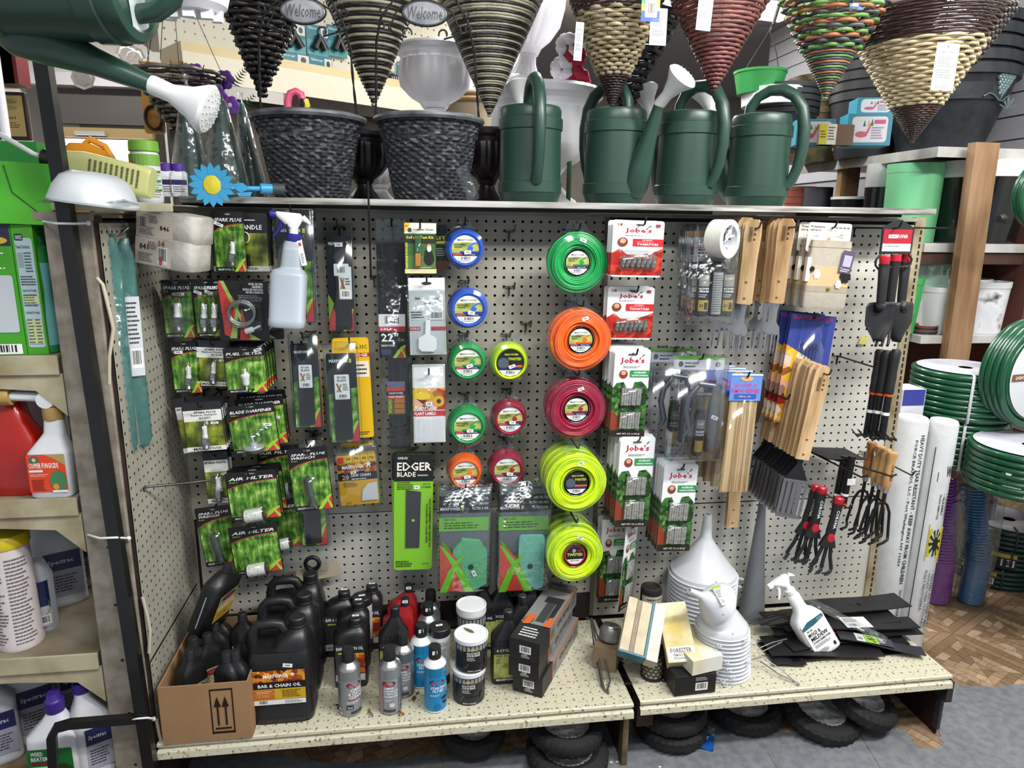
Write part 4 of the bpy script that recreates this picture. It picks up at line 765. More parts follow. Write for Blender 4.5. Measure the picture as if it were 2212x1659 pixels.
# ---- grease gun blisters ----
def b_gun(r,W,H):
    B().prism(rr(-W*.48,H*.86,W*.48,H*.99,.05),-.12,-.08,mat('#dcdedc',.4)).obj('header_card',r)
    artobj('gun','header_print',W*.96,H*.13,[('r',0,.72,1,1,'#6cae3a'),('e',.14,.4,.05,.2,'#6a6a6a'),('t','SINGLE GUN KIT',.22,.42,.5,.55,'#333'),('e',.88,.4,.05,.2,'#6a6a6a'),('l',.22,.15,.5,.35,1,'#444')],r,(0,-.13,H*.86))
    gm_=mat('#8d9396',.3,.85); b=B()
    b.tube([(-W*.22,-.8,H*.24),(-W*.12,-.8,H*.32),(-W*.22,-.8,H*.5),(-W*.18,-.8,H*.62),(-W*.02,-.8,H*.72)],[.2,.3,.35,.35,.3],gm_,10); b.tube([(-W*.02,-.8,H*.74),(W*.28,-.8,H*.72)],.32,gm_,8); b.obj('trigger_lever',r)
    b=B(); b.tube([(W*.12+.2*cos(k*PI/3),-.8+.2*sin(k*PI/3),H*.66) if 0 else (-W*.05+k*.035,-.8+.22*cos(k*PI/3),H*.64+.22*sin(k*PI/3)) for k in range(50)],.05,SS,5); b.obj('spring',r)
    b=B(); b.lathe([(.6,0),(.62,.1),(.62,H*.4),(.5,H*.44),(.5,H*.5),(.35,H*.52),(.35,H*.6)],mat('#7d8488',.28,.8),20); t=b.obj('gun_barrel',r,(W*.3,-.8,H*.1))
    b=B(); b.lathe([(.55,0),(.58,.1),(.58,H*.38),(.5,H*.4),(.5,H*.44)],mat('#1f1f20',.35),20); t=b.obj('grease_tube',r,(W*.06,-.8,H*.06)); artobj('gt3','tube_label',1.2,H*.36,[('r',.1,.72,.9,.95,'#77776f'),('t','LubriMatic'[:5],.2,.82,.8,.88,'#d8d0a0'),('t','MULTI-PURPOSE',.1,.6,.95,.66,'#fff'),('t','LITHIUM GREASE',.1,.53,.95,.58,'#fff'),('r',.1,.1,.9,.4,'#a8914a')],t,(0,0,.1),R=.6)
    b=B(); b.tube([(-W*.2,-.7,H*.1),(-W*.2,-.7,H*.55)],.14,gm_,8); b.obj('extension_pipe',r)
    artobj('sk2','price_sticker',.8,.4,[('s',.5,.5,1,1)],r,(W*.28,-1.5,H*.42),rot=(0,.4,0)); bubble(r,-W/2,0,W/2,H,1.55,'clamshell',clear('#dfe2ea',.05,.1,'tinted_shell',.5))
hang('grease_gun_pack','grease gun kit in a clear clamshell, front one','blister pack',1500,880,112,224,-7.2,b_gun,1,tilt=1.5,hlen=1.0)
hang('grease_gun_pack','grease gun kit clamshell, behind and left of the front one','blister pack',1445,862,104,220,-3.4,b_gun,1,tilt=1)
# ---- bamboo skewers ----
bam2=mat('#a8875a',.6); bam3=mat('#d4ba90',.6); bam=mat('#c8a878',.6,0,.3,60,stretch=(4,4,.1),dark='#a07c4c')
def b_bam(r,W,H):
    b=B(); rnd=random.Random(4)
    for k in range(26):
        for l in range(2):
            x=-W*.44+k*W*.88/25; b.tube([(x+rnd.uniform(-.03,.03),-.2-.25*l,rnd.uniform(0,.15)),(x*.96,-.2-.25*l,H*.84)],.085,(bam,bam2,bam3)[rnd.randrange(3)],5)
    b.obj('bamboo_sticks',r)['kind']='stuff'
    B().prism(rr(-W*.5,H*.78,W*.5,H,.03),-.65,-.62,cm('#5f86c8')).obj('header_card',r)
    artobj('bam','header_print',W,H*.22,[('t','100 COUNT 10"',.12,.5,.85,.64,'#d03a7a'),('t','BAMBOO SKEWERS',.04,.3,.94,.46,'#d03a7a'),('r',.15,.08,.85,.26,'#2c56b0'),('t','ITEM No. 1006',.3,.13,.68,.2,'#e8b090'),('e',.5,.83,.2,.1,'#d8a070'),('r',0,.94,1,1,'#c8d8f0')],r,(0,-.66,H*.78))
    bubble(r,-W*.5,-.1,W*.5,H*.8,.75,'clear_bag',CLR)
hang('bamboo_skewer_pack','pack of bamboo skewers with a blue header, front one','pack',1594,935,66,254,-8,b_bam,1,tilt=1.5)
hang('bamboo_skewer_pack','pack of bamboo skewers, behind and left of the front one','pack',1575,925,60,250,-6,b_bam,3,1.6,base='pack of bamboo skewers behind the grease gun',tilt=2,hk=False,dx=-.35)
# ---- empty hooks ----
for u,v,l,lab in ((1099,500,5,'empty chrome peg hook, highest in the bare patch'),(1099,618,4.6,'empty peg hook, middle of the bare patch'),(1135,697,4,'empty peg hook above the yellow spool'),(455,583,4,'peg hook under the wrapped bricks'),(1605,492,1,'x')):
    if lab=='x': continue
    p=aty(u,v,-.14); hook(p.x,p.z,l,'',lab=lab)
# ================= goods standing on the deck =================
DZ=-48.5
def stand(name,label,cat,u,v,d=1.5,group=None,z=DZ,rz=0,dx=0):   # u,v = pixel of the front foot, d = half depth
    p=atz(u,v,z); k=(p-CC); k.z=0; k.normalize(); return thing(name,label,cat,(p.x+k.x*d+dx,p.y+k.y*d,z),(0,0,rz),group)
BP=mat('#19191b',.38,0,.1,20,.05,80,.5); BP2=mat('#222225',.42,0,.15,30,.05,80,.4)
# cardboard box
cb=mat('#9c7a58',.75,0,.12,8,.1,60,.2); cb2=mat('#7f6246',.8,0,.15,8)
yb=-16.5; xa=aty(344,1530,yb).x; xb=aty(540,1530,yb).x; zt=aty(440,1479,yb).z
t=thing('cardboard_box','open cardboard box with two printed up arrows holding black oil bottles','box',((xa+xb)/2,yb+5.5,DZ))
w=(xb-xa)/2; h=zt-DZ
B().box(-w,-5.5,0,w,-5.35,h,cb).box(-w,5.35,0,w,5.5,h+.4,cb2).box(-w,-5.35,0,-w+.15,5.35,h,cb).box(w-.15,-5.35,0,w,5.35,h,cb).box(-w,-5.4,0,w,5.4,.12,cb2).obj('carton',t)
artobj('arrows','printed_arrows',2*w,h,[('r',.56,.12,.82,.16,'#1b1814'),('r',.56,.88,.82,.91,'#1b1814'),('r',.56,.12,.575,.9,'#1b1814'),('r',.805,.12,.82,.9,'#1b1814'),('r',.6,.2,.78,.23,'#1b1814'),('r',.63,.27,.65,.6,'#1b1814'),('r',.72,.27,.74,.6,'#1b1814'),('p',[(.6,.6),(.68,.6),(.64,.78)],'#1b1814'),('p',[(.69,.6),(.77,.6),(.73,.78)],'#1b1814')],t,(0,-5.51,0))
# oil bottles
def oilbottle(t,w,d,h,m=BP,lab=None,slope=.72,neck=.62,nx=0,key=None,cap=BP2,nr=.5):
    k=('ob',w,d,h,m,slope,nx)
    if k not in ARTC:
        b=B(); b.loft([(0,0,0,w*.46,d*.46,5),(.12,0,0,w*.5,d*.5,5),(h*slope*.5,0,0,w*.5,d*.5,5),(h*slope,0,0,w*.5,d*.48,4.5),(h*(slope+.08),nx*.5,0,w*.36,d*.4,3),(h*.87,nx,0,nr*.95,nr*.95,2.2),(h*.9,nx,0,nr*.9,nr*.9,2)],m,24,4)
        ARTC[k]=b.mesh('bottle_body'); c=B(); c.lathe([(nr,0),(nr,.15),(nr*.95,.2),(nr*.95,h*.1),(nr*.8,h*.115)],cap,24,mod=lambda a,z:1+.02*(1 if int(a*24/PI)%2 else -1)); ARTC[k+('c',)]=c.mesh('cap')
    put('bottle_body',ARTC[k],t); c=put('cap',ARTC[k+('c',)],t,(nx,0,h*.88)); return c
L2C=[('r',0,0,1,1,'#c8a63a'),('r',0,.6,1,1,'#8f8a70'),('e',.5,.85,.36,.1,'#1c1c1c'),('e',.5,.85,.28,.07,'#a8283a'),('t','2 CYCLE',.12,.58,.9,.7,'#f4f4f4',.2),('t','ENGINE OIL',.08,.44,.95,.55,'#f4f4f4',.2),('l',.1,.1,.8,.35,3,'#8a6a1c')]
for i,(u,v,rz) in enumerate(((409,1405,.9),(417,1378,.5),(447,1370,.6),(462,1345,.2),(471,1326,0),(523,1325,0),(489,1410,-.5),(530,1368,.1),(535,1405,-.2))):
    p=atz(u,v,DZ+8.0); p.x=min(max(p.x,xa+1.6),xb-1.5); t=thing('oil_bottle','black two-cycle oil bottle in the cardboard box, '+('nearest the side panel','second along the left side','left of the middle','just right of the middle','at the back wall of the box','back right, tall','front and centre','right of the middle, mid-depth','front right by the jug')[i],'bottle',(p.x,min(p.y,yb+9.8),DZ+.13),(0,0,rz),'oil bottles in the cardboard box')
    oilbottle(t,2.6,1.7,8); artobj('l2c','product_label',2.1,3.0,L2C,t,(0,-.87,1.6))
p=atz(430,1400,DZ+6); t=thing('oil_bottle','black oil bottle lying aslant on top of the others in the box','bottle',(xa+2.3,yb+8.2,DZ+7.4),(math.radians(24),0,math.radians(68)))
oilbottle(t,4.4,2.2,8,key='big'); artobj('l2c','product_label',3.0,3.4,L2C,t,(0,-1.13,1.8)); B().box(-2.2,-.06,1,-2.24,.06,5,mat('#9ab0c0',.4)).obj('sight_stripe',t)
# gallon jugs
LBC=[('rr',0,0,1,1,.1,'#1b1a1c'),('r',0,.66,1,.99,'leaves'),('t','MAXPOWER',.2,.77,.68,.88,'#fff'),('p',[(.72,.78),(.76,.84),(.8,.78),(.785,.84),(.82,.87),(.775,.88),(.765,.93),(.755,.88),(.71,.87),(.745,.84)],'#f4f4f4'),('l',.44,.71,.66,.74,1,'#e8c8a0'),('t','BAR & CHAIN OIL',.09,.5,.92,.6,'#f6f6f6'),('r',0,.14,1,.46,'#c9a32c'),('r',0,.31,.4,.44,'#c06a2c'),('r',0,.16,.4,.29,'#c06a2c'),('l',.06,.33,.36,.42,2,'#f0d0b0'),('t','1 gal. (3.78 L)',.06,.23,.3,.27,'#f0d0b0'),('l',.55,.2,.95,.43,5,'#6a5010'),('r',0,0,1,.14,'#e6e6e4'),('b',.08,.01,.28,.14),('l',.6,.03,.95,.12,3,'#777')]
def jug(u,v,label):
    t=stand('oil_jug',label,'jug',u,v,2.3,'gallon jugs of bar oil'); w,h,d=6.1,10.3,4.6
    k='jug'
    if k not in ARTC:
        b=B(); b.loft([(0,0,0,w*.47,d*.46,6),(.15,0,0,w*.5,d*.5,6),(.8,0,0,w*.5,d*.5,6),(.95,0,0,w*.49,d*.48,6),(h*.62,0,0,w*.49,d*.48,6),(h*.7,0,0,w*.48,d*.46,5),(h*.735,0,0,w*.45,d*.43,5)],BP,36,5); 
        b.loft([(h*.68,w*.16,0,w*.32,d*.42,4),(h*.78,w*.2,0,w*.27,d*.38,3.4),(h*.86,w*.25,0,w*.19,d*.3,2.6),(h*.9,w*.27,0,.75,.75,2)],BP,28,3)
        ARTC[k]=b.mesh('jug_body')
        b=B(); b.tube([(-w*.43,0,h*.6),(-w*.45,0,h*.76),(-w*.42,0,h*.88),(-w*.34,0,h*.93),(-w*.1,0,h*.935),(w*.0,0,h*.92),(w*.09,0,h*.84),(w*.13,0,h*.76)],[.6,.52,.5,.5,.5,.5,.52,.6],BP2,10,sq=.9); ARTC['jh']=b.mesh('handle')
        b=B(); b.lathe([(.78,0),(.82,.1),(.82,.2),(.76,.25),(.8,.35),(.8,.95),(.7,1.05)],BP2,32,mod=lambda a,z:1+(.015 if int(a*16/PI)%2 else -.01)); ARTC['jc']=b.mesh('cap')
    put('jug_body',ARTC[k],t); put('handle',ARTC['jh'],t); put('cap',ARTC['jc'],t,(w*.27,0,h*.9)); 
    artobj('lbc','product_label',w*.8,h*.36,LBC,t,(.0,-d*.49,h*.22)); artobj('sk','price_sticker',.9,.42,[('s',.5,.5,1,1)],t,(w*.14,-d*.485,h*.6),rot=(0,.15,0)); return t
jug(620,1562,'black gallon jug of bar and chain oil at the front')
p=atz(620,1562,DZ)
jug(636,1500,'black gallon jug of bar oil, middle of three'); jug(650,1444,'black gallon jug of bar oil, rearmost against the pegboard')
LBQ=[('r',0,0,1,1,'#2a2a2c'),('t','BAR & CHAIN OIL',.04,.84,.96,.93,'#e6e6e6'),('r',.1,.74,.4,.78,'#a9c93e'),('r',.55,.2,1,.75,'leaves'),('r',0,.0,1,.18,'#bcbcba'),('t','MAXPOWER',.05,.05,.4,.12,'#222')]
for u,v,lab in ((762,1487,'square black quart bottle of bar and chain oil behind the carb cleaner can'),(768,1446,'square black bar oil bottle, second in its file'),(738,1420,'square black oil bottle behind the jugs\' right shoulder'),(797,1405,'square black oil bottle behind the black-lidded tub')):
    t=stand('oil_bottle',lab,'bottle',u,v,1.4,'square quart oil bottles'); oilbottle(t,3.5,2.6,7.6,nx=.6,slope=.76,nr=.72); artobj('lbq','product_label',3.0,4.3,LBQ,t,(0,-1.31,.9)); artobj('sk','price_sticker',.7,.35,[('s',.5,.5,1,1)],t,(.6,0,7.62),rot=(-PI/2,0,0))
RED=mat('#9c1c20',.35,0,.12,14,.05,60)
for u,v,lab in ((864,1432,'red plastic oil bottle with black cap, front one'),(872,1398,'red plastic oil bottle with black cap, rear one')):
    t=stand('oil_bottle',lab,'bottle',u,v,1.2,'red oil bottles'); oilbottle(t,3.5,2.2,7.4,RED,nx=.75,slope=.66,nr=.5); artobj('sk','price_sticker',.6,.35,[('s',.5,.5,1,1)],t,(.75,-.56,7.0))
L4=[('r',0,0,1,1,'#24262c'),('t','4 CYCLE OIL',.1,.84,.9,.92,'#e8e8e8'),('r',0,.1,1,.78,'flower'),('t','SAE 30',.08,.7,.5,.77,'#23401a'),('l',.08,.5,.3,.66,3,'#23401a'),('t','MAXPOWER',.1,.02,.9,.08,'#e8e8e8')]
WB=[(853,1470,'black wedge-shouldered oil bottle beside the red ones'),(1092,1478,'black four-cycle oil bottle with green label by the boxes'),(1122,1440,'black wedge-shouldered oil bottle, second in the right file'),(1142,1412,'black wedge-shouldered oil bottle, third in the right file'),(1158,1388,'black wedge-shouldered oil bottle, last in the right file'),(1040,1405,'black wedge-shouldered oil bottle behind the grease tubs, left'),(1078,1400,'black wedge-shouldered oil bottle behind the grease tubs, right')]
for u,v,lab in WB:
    t=stand('oil_bottle',lab,'bottle',u,v,1.2,'wedge-shouldered oil bottles')
    k='wb'
    if k not in ARTC:
        b=B(); b.loft([(0,0,0,1.5,1.1,6),(.1,0,0,1.6,1.2,6),(4.9,0,0,1.6,1.2,6),(5.1,0,0,1.55,1.15,5),(6.9,.2,0,.55,.5,2.4),(7.1,.2,0,.45,.45,2)],BP,24,4)
        for q in range(6): b.box(-1.3+q*.45,-1.16,5.05,-1.1+q*.45,-1.06,5.3,BP)
        ARTC[k]=b.mesh('bottle_body'); ARTC['wc']=B().lathe([(.46,0),(.5,.1),(.5,1),(.4,1.1)],BP2,20).mesh('cap')
    put('bottle_body',ARTC[k],t); put('cap',ARTC['wc'],t,(.2,0,7.05)); artobj('l4','product_label',2.9,4.2,L4,t,(0,-1.21,.4))
# aerosol cans
def can(t,col,h=6.9,r=1.12,lab=None,key=None,capc=BP2,dome='#a8abad'):
    k=('can',col,h)
    if k not in ARTC:
        dm=mat(dome,.25,.85) if dome!='w' else mat('#d8dcde',.3); b=B(); b.lathe([(r*.95,0),(r*1.02,.06),(r*1.0,.16)],dm,32); b.lathe([(r,.16),(r,h*.72)],mat(col,.28,.3,coat=.3),32,caps=False); b.lathe([(r,h*.72),(r*1.03,h*.735),(r*.97,h*.75),(r*.86,h*.775),(r*.6,h*.81),(r*.5,h*.83)],dm,32); ARTC[k]=b.mesh('can_body')
        ARTC[k+('c',)]=B().lathe([(r*.52,0),(r*.56,.05),(r*.55,h*.17),(r*.5,h*.19),(r*.3,h*.195)],capc,28).mesh('spray_cap')
    put('can_body',ARTC[k],t); put('spray_cap',ARTC[k+('c',)],t,(0,0,h*.82))
    if lab: artobj(key,'can_label',r*PI*.98,h*.55,lab,t,(0,0,.2),R=r+.005)
LG=[('r',0,0,1,1,'#83878a'),('r',0,.0,.18,.9,'#5c6266'),('e',.62,.88,.22,.09,'#1b1b1c'),('e',.62,.88,.19,.065,'#b02838'),('t','CARB',.5,.68,.86,.78,'#f4f4f4',.25),('t','& CHOKE',.44,.58,.9,.67,'#f4f4f4',.25),('t','CLEANER',.46,.48,.95,.57,'#f4f4f4',.25),('r',.44,.44,.8,.46,'#b02838'),('l',.4,.34,.8,.42,2,'#e8e8e8'),('rr',.38,.18,.58,.3,.08,'#26262a'),('t','VOC',.41,.2,.55,.26,'#f0f0f0'),('r',.5,.04,.85,.12,'#33363a'),('b',.15,.03,.25,.2)]
LL=[('r',0,0,1,1,'#8b8f92'),('r',.7,0,1,1,'#4a5560'),('r',.22,.0,.25,.9,'#b02838'),('e',.42,.88,.2,.09,'#1b1b1c'),('e',.42,.88,.17,.065,'#b02838'),('t','LIMPIA',.28,.72,.55,.79,'#f4f4f4',.25),('t','CARBURADOR',.26,.64,.68,.7,'#f4f4f4',.25),('t','CUERPO DE',.28,.56,.66,.62,'#f4f4f4',.25),('t','ACELERACION',.26,.48,.68,.54,'#f4f4f4',.25),('l',.3,.36,.5,.44,2,'#eee'),('r',.26,.05,.6,.12,'#33363a'),('e',.5,.26,.08,.07,'#c8c8c8'),('b',.8,.04,.9,.2)]
LS=[('r',0,0,1,1,'#1f83b8'),('p',[(.2,1),(.9,1),(.8,.8),(.55,.72),(.3,.74)],'#8b8f92'),('e',.5,.86,.22,.09,'#1b1b1c'),('e',.5,.86,.19,.065,'#b02838'),('t','STARTING',.3,.66,.82,.74,'#f4f4f4',.25),('t','FLUID',.36,.57,.7,.65,'#f4f4f4',.25),('l',.3,.45,.6,.52,2,'#d8e8f0'),('e',.72,.38,.12,.04,'#1b1b1c'),('e',.7,.25,.05,.05,'#1b1b1c'),('e',.78,.22,.05,.04,'#1b1b1c'),('l',.75,.55,.9,.8,8,'#a8cce0'),('e',.5,.14,.1,.08,'#176896')]
for u,v,col,lb,ky,dm,lab in ((758,1549,'#83878a',LG,'lg','#a8abad','grey aerosol can of carb and choke cleaner'),(845,1545,'#8b8f92',LL,'ll','#a8abad','grey aerosol can with Spanish LIMPIA lettering'),(873,1508,'#5c6670',LL,'ll','#a8abad','grey aerosol can half hidden behind the Spanish-lettered one'),(941,1541,'#1f83b8',LS,'ls','w','blue aerosol can of starting fluid in front'),(912,1488,'#1f83b8',LS,'ls','w','blue aerosol can of starting fluid, second row'),(926,1436,'#5c6670',LL,'ll','#a8abad','aerosol can with silver shoulder, behind the blue ones'),(932,1404,'#5c6670',LL,'ll','#a8abad','aerosol can farthest back at the pegboard')):
    t=stand('aerosol_can',lab,'spray can',u,v,1.12,'aerosol cans on the deck',rz=.15); can(t,col,lab=lb,key=ky,dome=dm)
    if 'blue' in lab: artobj('sk','price_sticker',.5,.4,[('s',.5,.5,1,1)],t,(-.1,-.6,6.3))
# lidded tubs
def tub(t,r,h,lid,labn,lb):
    k=('tub',r,h,lid)
    if k not in ARTC:
        b=B(); b.lathe([(r*.97,0),(r,.08),(r,h*.88)],mat('#d8dada' if lid!='b' else '#d0d2d4',.4),40); ARTC[k]=b.mesh('tub_body')
        lm=BP2 if lid=='b' else mat('#dfe1e4',.4,0,.06,30); ARTC[k+('l',)]=B().lathe([(r*1.03,0),(r*1.06,.05),(r*1.06,h*.12),(r*1.0,h*.13),(r*.94,h*.11),(.01,h*.11)],lm,40,caps=False).mesh('lid')
    put('tub_body',ARTC[k],t); l=put('lid',ARTC[k+('l',)],t,(0,0,h*.87)); artobj(labn,'tub_label',r*PI*.98,h*.84,lb,t,(0,0,.05),R=r+.01); return l
LT=[('r',0,0,1,1,'#1e2026'),('r',.1,.8,.9,.98,'#8c8c8a'),('t','Lubri',.36,.84,.5,.92,'#d8d0a0'),('t','Matic',.5,.84,.62,.92,'#a89048'),('t','MULTI-PURPOSE',.34,.7,.6,.77,'#f0f0f0'),('t','LITHIUM GREASE',.34,.62,.6,.69,'#f0f0f0'),('l',.34,.46,.55,.6,3,'#ccc'),('p',[(.0,.18),(1,.2),(1,.44),(.6,.4),(0,.36)],'#9a9a98'),('p',[(.3,.18),(.8,.2),(.8,.42),(.36,.34)],'#a8914a'),('r',.4,.23,.46,.31,'#222'),('r',.5,.23,.56,.31,'#222'),('r',.6,.23,.66,.31,'#222'),('p',[(.7,.2),(.8,.2),(.8,.44),(.72,.4)],'#33302a'),('t','NET WT. 16 OZ (454 g)',.36,.05,.62,.11,'#f0f0f0')]
t=stand('grease_tub','white-lidded tub of lithium grease, lower one of the stack','tub',1013,1524,1.6,'grease tubs'); tub(t,1.66,3.6,'w','lt',LT); lp=t.location.copy()
t=thing('grease_tub','white-lidded tub of lithium grease, upper one of the stack, with a dead leaf on top','tub',(lp.x/S+.25,lp.y/S+.15,DZ+3.62),(0,0,.15),'grease tubs'); tub(t,1.66,3.6,'w','lt',LT)
tag(B().prism([(-.7,0),(-.3,.12),(.4,.18),(.8,.02),(.3,-.14),(-.3,-.1)],0,.04,mat('#6a5a38',.8)).obj('dead_leaf',loc=(lp.x/S-.0,lp.y/S+.6,DZ+7.3),rot=(-PI/2+.1,0,-.8)),'dry curled leaf lying on the upper grease tub lid','leaf')
t=stand('grease_tub','white-lidded grease tub standing behind the stack of two','tub',1018,1442,1.6,'grease tubs'); tub(t,1.6,7.0,'w','lt',LT)
LW=[('r',0,0,1,1,'#d6d8da'),('l',.2,.84,.8,.94,3,'#555'),('l',.25,.45,.8,.8,14,'#777'),('r',.1,.0,.9,.2,'#1e2026')]
t=stand('grease_tub','tall white tub with black screw lid and fine print','tub',951,1483,1.05,'black-lidded tubs'); tub(t,1.08,6.6,'b','lw',LW); artobj('sk','price_sticker',.7,.35,[('s',.5,.5,1,1)],t,(0,0,6.55),rot=(-PI/2,0,.2))
t=stand('grease_tub','black-lidded tub among the bar oil bottles','tub',787,1415,1.05,'black-lidded tubs'); tub(t,1.08,6.9,'b','lw2',[('r',0,0,1,1,'#b8babc'),('l',.3,.7,.7,.9,4,'#444'),('r',0,0,1,.3,'#333')]); artobj('sk','price_sticker',.7,.35,[('s',.5,.5,1,1)],t,(0,0,6.85),rot=(-PI/2,0,.2))
# stack of long black boxes
zt=DZ+6.9; a=atz(1093,1386,zt); c=atz(1177,1400,zt); e=atz(1183,1262,zt)
wid=3.3; ax=(e-a); ln=min(14.2,(ax.x**2+ax.y**2)**.5); rz=math.atan2(-ax.x,ax.y)
BXM=mat('#1c1c1e',.5,0,.1,30); SIL=mat('#8c8c8a',.35,.2,.15,12)
for k,lab in enumerate(('lowest of the three','middle of the three','topmost of the three')):
    off=(.55,.0,0)[k]; t=thing('gun_box','long black and silver boxed lubrication gun, '+lab,'box',(a.x+wid/2+.25+off,a.y+(.9,.35,.1)[k]-.1,DZ+2.3*k+.01),(0,0,rz+(.0,.03,0)[k]),'boxed grease guns')
    w=wid/2; b=B(); b.box(-w,0,0,w,3.2,2.26,BXM).box(-w,3.2,0,w,ln,2.26,SIL); b.box(w-.0,3.2,2.0,w+.01,ln,2.27,mat('#c8602c',.5)).box(w,3.2,.0,w+.01,3.4,2.26,mat('#c8602c',.5)); b.obj('carton',t)
    artobj('gbx','end_print',wid,2.26,[('b',.34,.34,.72,.72),('l',.4,.12,.7,.26,3,'#ddd'),('t','LUBRIMATIC'[:5],.45,.27,.6,.32,'#fff')],t)
    if k<2:
        artobj('gsd','side_print',ln-3.2,2.2,[('l',.02,.3,.2,.8,5,'#333'),('t','GUN',.25,.4,.4,.7,'#333'),('t','PISTOLET',.45,.4,.75,.7,'#333'),('l',.78,.2,.98,.8,5,'#444')],t,(w+.02,3.2+(ln-3.2)/2,0),rot=(0,0,PI/2))
    else:
        artobj('gsd','side_print',ln-3.2,2.2,[('l',.02,.3,.2,.8,5,'#333'),('t','GUN',.25,.4,.4,.7,'#333'),('t','PISTOLET',.45,.4,.75,.7,'#333'),('l',.78,.2,.98,.8,5,'#444')],t,(w+.02,3.2+(ln-3.2)/2,0),rot=(0,0,PI/2))
        artobj('gtop','top_print',wid,ln,[('l',.2,.05,.8,.2,4,'#ddd'),('t','LUBRIMATIC',.12,.93,.7,.97,'#2a2a2c'),('t','LEVER ACTION GREASE GUN',.1,.885,.95,.91,'#333'),('t','PISTOLET GRAISSEUR A LEVIER',.1,.85,.95,.875,'#333'),('r',.42,.3,.72,.62,'#3c3e40'),('r',.75,.35,.92,.72,'#2c2c2e'),('r',.3,.62,.9,.72,'#2c2c2e'),('e',.2,.3,.18,.05,'#8a4a2c'),('p',[(.1,.22),(.3,.24),(.35,.4),(.1,.38)],'#c8602c'),('p',[(.75,.24),(.95,.24),(.95,.4),(.8,.38)],'#c8602c')],t,(0,0,2.28),rot=(-PI/2,0,0))
# ---- middle clutter ----
def boxthing(name,label,cat,c,dim,rot,m,pr=None,face='front',key=None,group=None,pn='carton'):
    t=thing(name,label,cat,c,rot,group); x,y,z=dim; B().box(-x/2,-y/2,0,x/2,y/2,z,m).obj(pn,t,bev=.03)
    if pr:
        if face=='front': artobj(key,'print',x,z,pr,t,(0,-y/2-.01,0))
        else: artobj(key,'print',x,y,pr,t,(0,-y/2,z+.01),rot=(-PI/2,0,0))
    return t
p=atz(1500,1503,DZ); boxthing('gun_box','short black box with barcode under the stained white boxes','box',(p.x,p.y+3.2,DZ),(4.6,6,2.3),(0,0,.04),BXM,[('b',.5,.2,.8,.6),('l',.5,.7,.8,.9,3,'#bbb')],key='gb2')
wht=mat('#d8d6cc',.7,0,.35,7,dark='#c8b464'); 
p=atz(1555,1462,DZ+2.4)
boxthing('filter_box','flat white carton with yellow stains lying on the black box','box',(p.x-1.7,p.y+3.9,DZ+2.45),(3.7,6.4,1.7),(0,0,.2),wht)
t=thing('filter_box','yellow-stained white FORESTER air filter carton leaning on the others','box'); orient(t,aty(1474,1436,-14.4),aty(1450,1316,-9.4),(0,1,-.2),-.25)
B().box(-1.55,-.85,0,1.55,.85,6.6,mat('#d6d0b4',.7,0,.4,14,dark='#c4b060')).obj('carton',t,bev=.03)
artobj('forest','end_print',3.0,1.6,[('r',0,0,1,1,'#d0d0cc'),('t','FORESTER',.2,.55,.85,.85,'#26262a'),('t','ITEM NO: AIR-41',.2,.3,.8,.48,'#26262a'),('l',.2,.1,.8,.25,2,'#444')],t,(0,-.8,-.02),rot=(PI/2,0,0)) if 0 else artobj('forest','end_print',2.9,1.5,[('r',0,0,1,1,'#d0d0cc'),('t','FORESTER',.12,.55,.9,.88,'#26262a'),('t','ITEM NO: AIR-41',.2,.3,.8,.48,'#26262a'),('l',.2,.1,.8,.25,2,'#444')],t,(0,-.87,.15))
# pleated filter bundle
t=thing('pleated_filters','strapped bundle of tan and brown pleated paper filters with teal frame','filter'); orient(t,aty(1376,1412,-14.6),aty(1400,1280,-10),(.35,1,0),.0)
for k,(m_,w_) in enumerate((('#cdbfa2',1.0),('#9c8a78',.5),('#cdbfa2',1.1))):
    pm_=mat(m_,.85,0,.2,90,.3,200,stretch=(.3,12,.3)); b=B(); x=-1.9+sum((1.0,.5,1.1)[:k])
    for q in range(14): b.box(x+.02,-.0+q*.14,0,x+w_-.02,.1+q*.14,5.7+random.uniform(-.08,.08),pm_)
    b.obj('pleated_paper',t)['kind']='stuff'
B().box(.72,-.05,-.1,1.0,2.0,5.8,mat('#2a6c80',.5,0,.2,12)).box(-1.95,-.05,-.25,1.0,2.0,-.02,mat('#2a6c80',.5)).obj('frame',t,bev=.03)
B().box(1.0,.0,-.3,2.2,2.1,5.9,mat('#d4d2c6',.7,0,.25,8)).obj('carton',t,bev=.03)
# mesh canister filter, black canister filter, small box with foil cup
t=stand('canister_filter','round air filter with honeycomb metal guard under the pleated bundle','filter',1407,1474,1.2); b=B(); b.lathe([(1.15,0),(1.25,.1),(1.25,.3)],BLK,32); b.lathe([(1.25,2.4),(1.25,2.6),(1.1,2.7)],BLK,32); b.lathe([(1.1,.3),(1.1,2.4)],mat('#c8bfa0',.7,0,.2,60),32,caps=False); b.obj('filter_element',t)
b=B(); 
for r_ in range(5):
    for q in range(14):
        a=(q+(r_%2)*.5)*2*PI/14; b.M=Matrix.Rotation(a,4,'Z')@Matrix.Translation((0,-1.2,.55+r_*.4)); b.tube([(.24*sin(k*PI/3),0,.24*cos(k*PI/3)) for k in range(6)],.035,BLK,4,True)
b.obj('honeycomb_guard',t)['kind']='stuff'
t=stand('canister_filter','black canister filter with a white paper label behind the pleated bundle','filter',1400,1385,1.2); b=B(); b.lathe([(1.2,0),(1.25,.2),(1.25,6.2),(1.2,6.5),(.9,6.6),(.8,6.4),(.3,6.4)],mat('#1b1918',.7,0,.2,40,.5,90),32,mod=lambda a,z:1+.015*sin(30*a)); b.obj('filter_element',t)
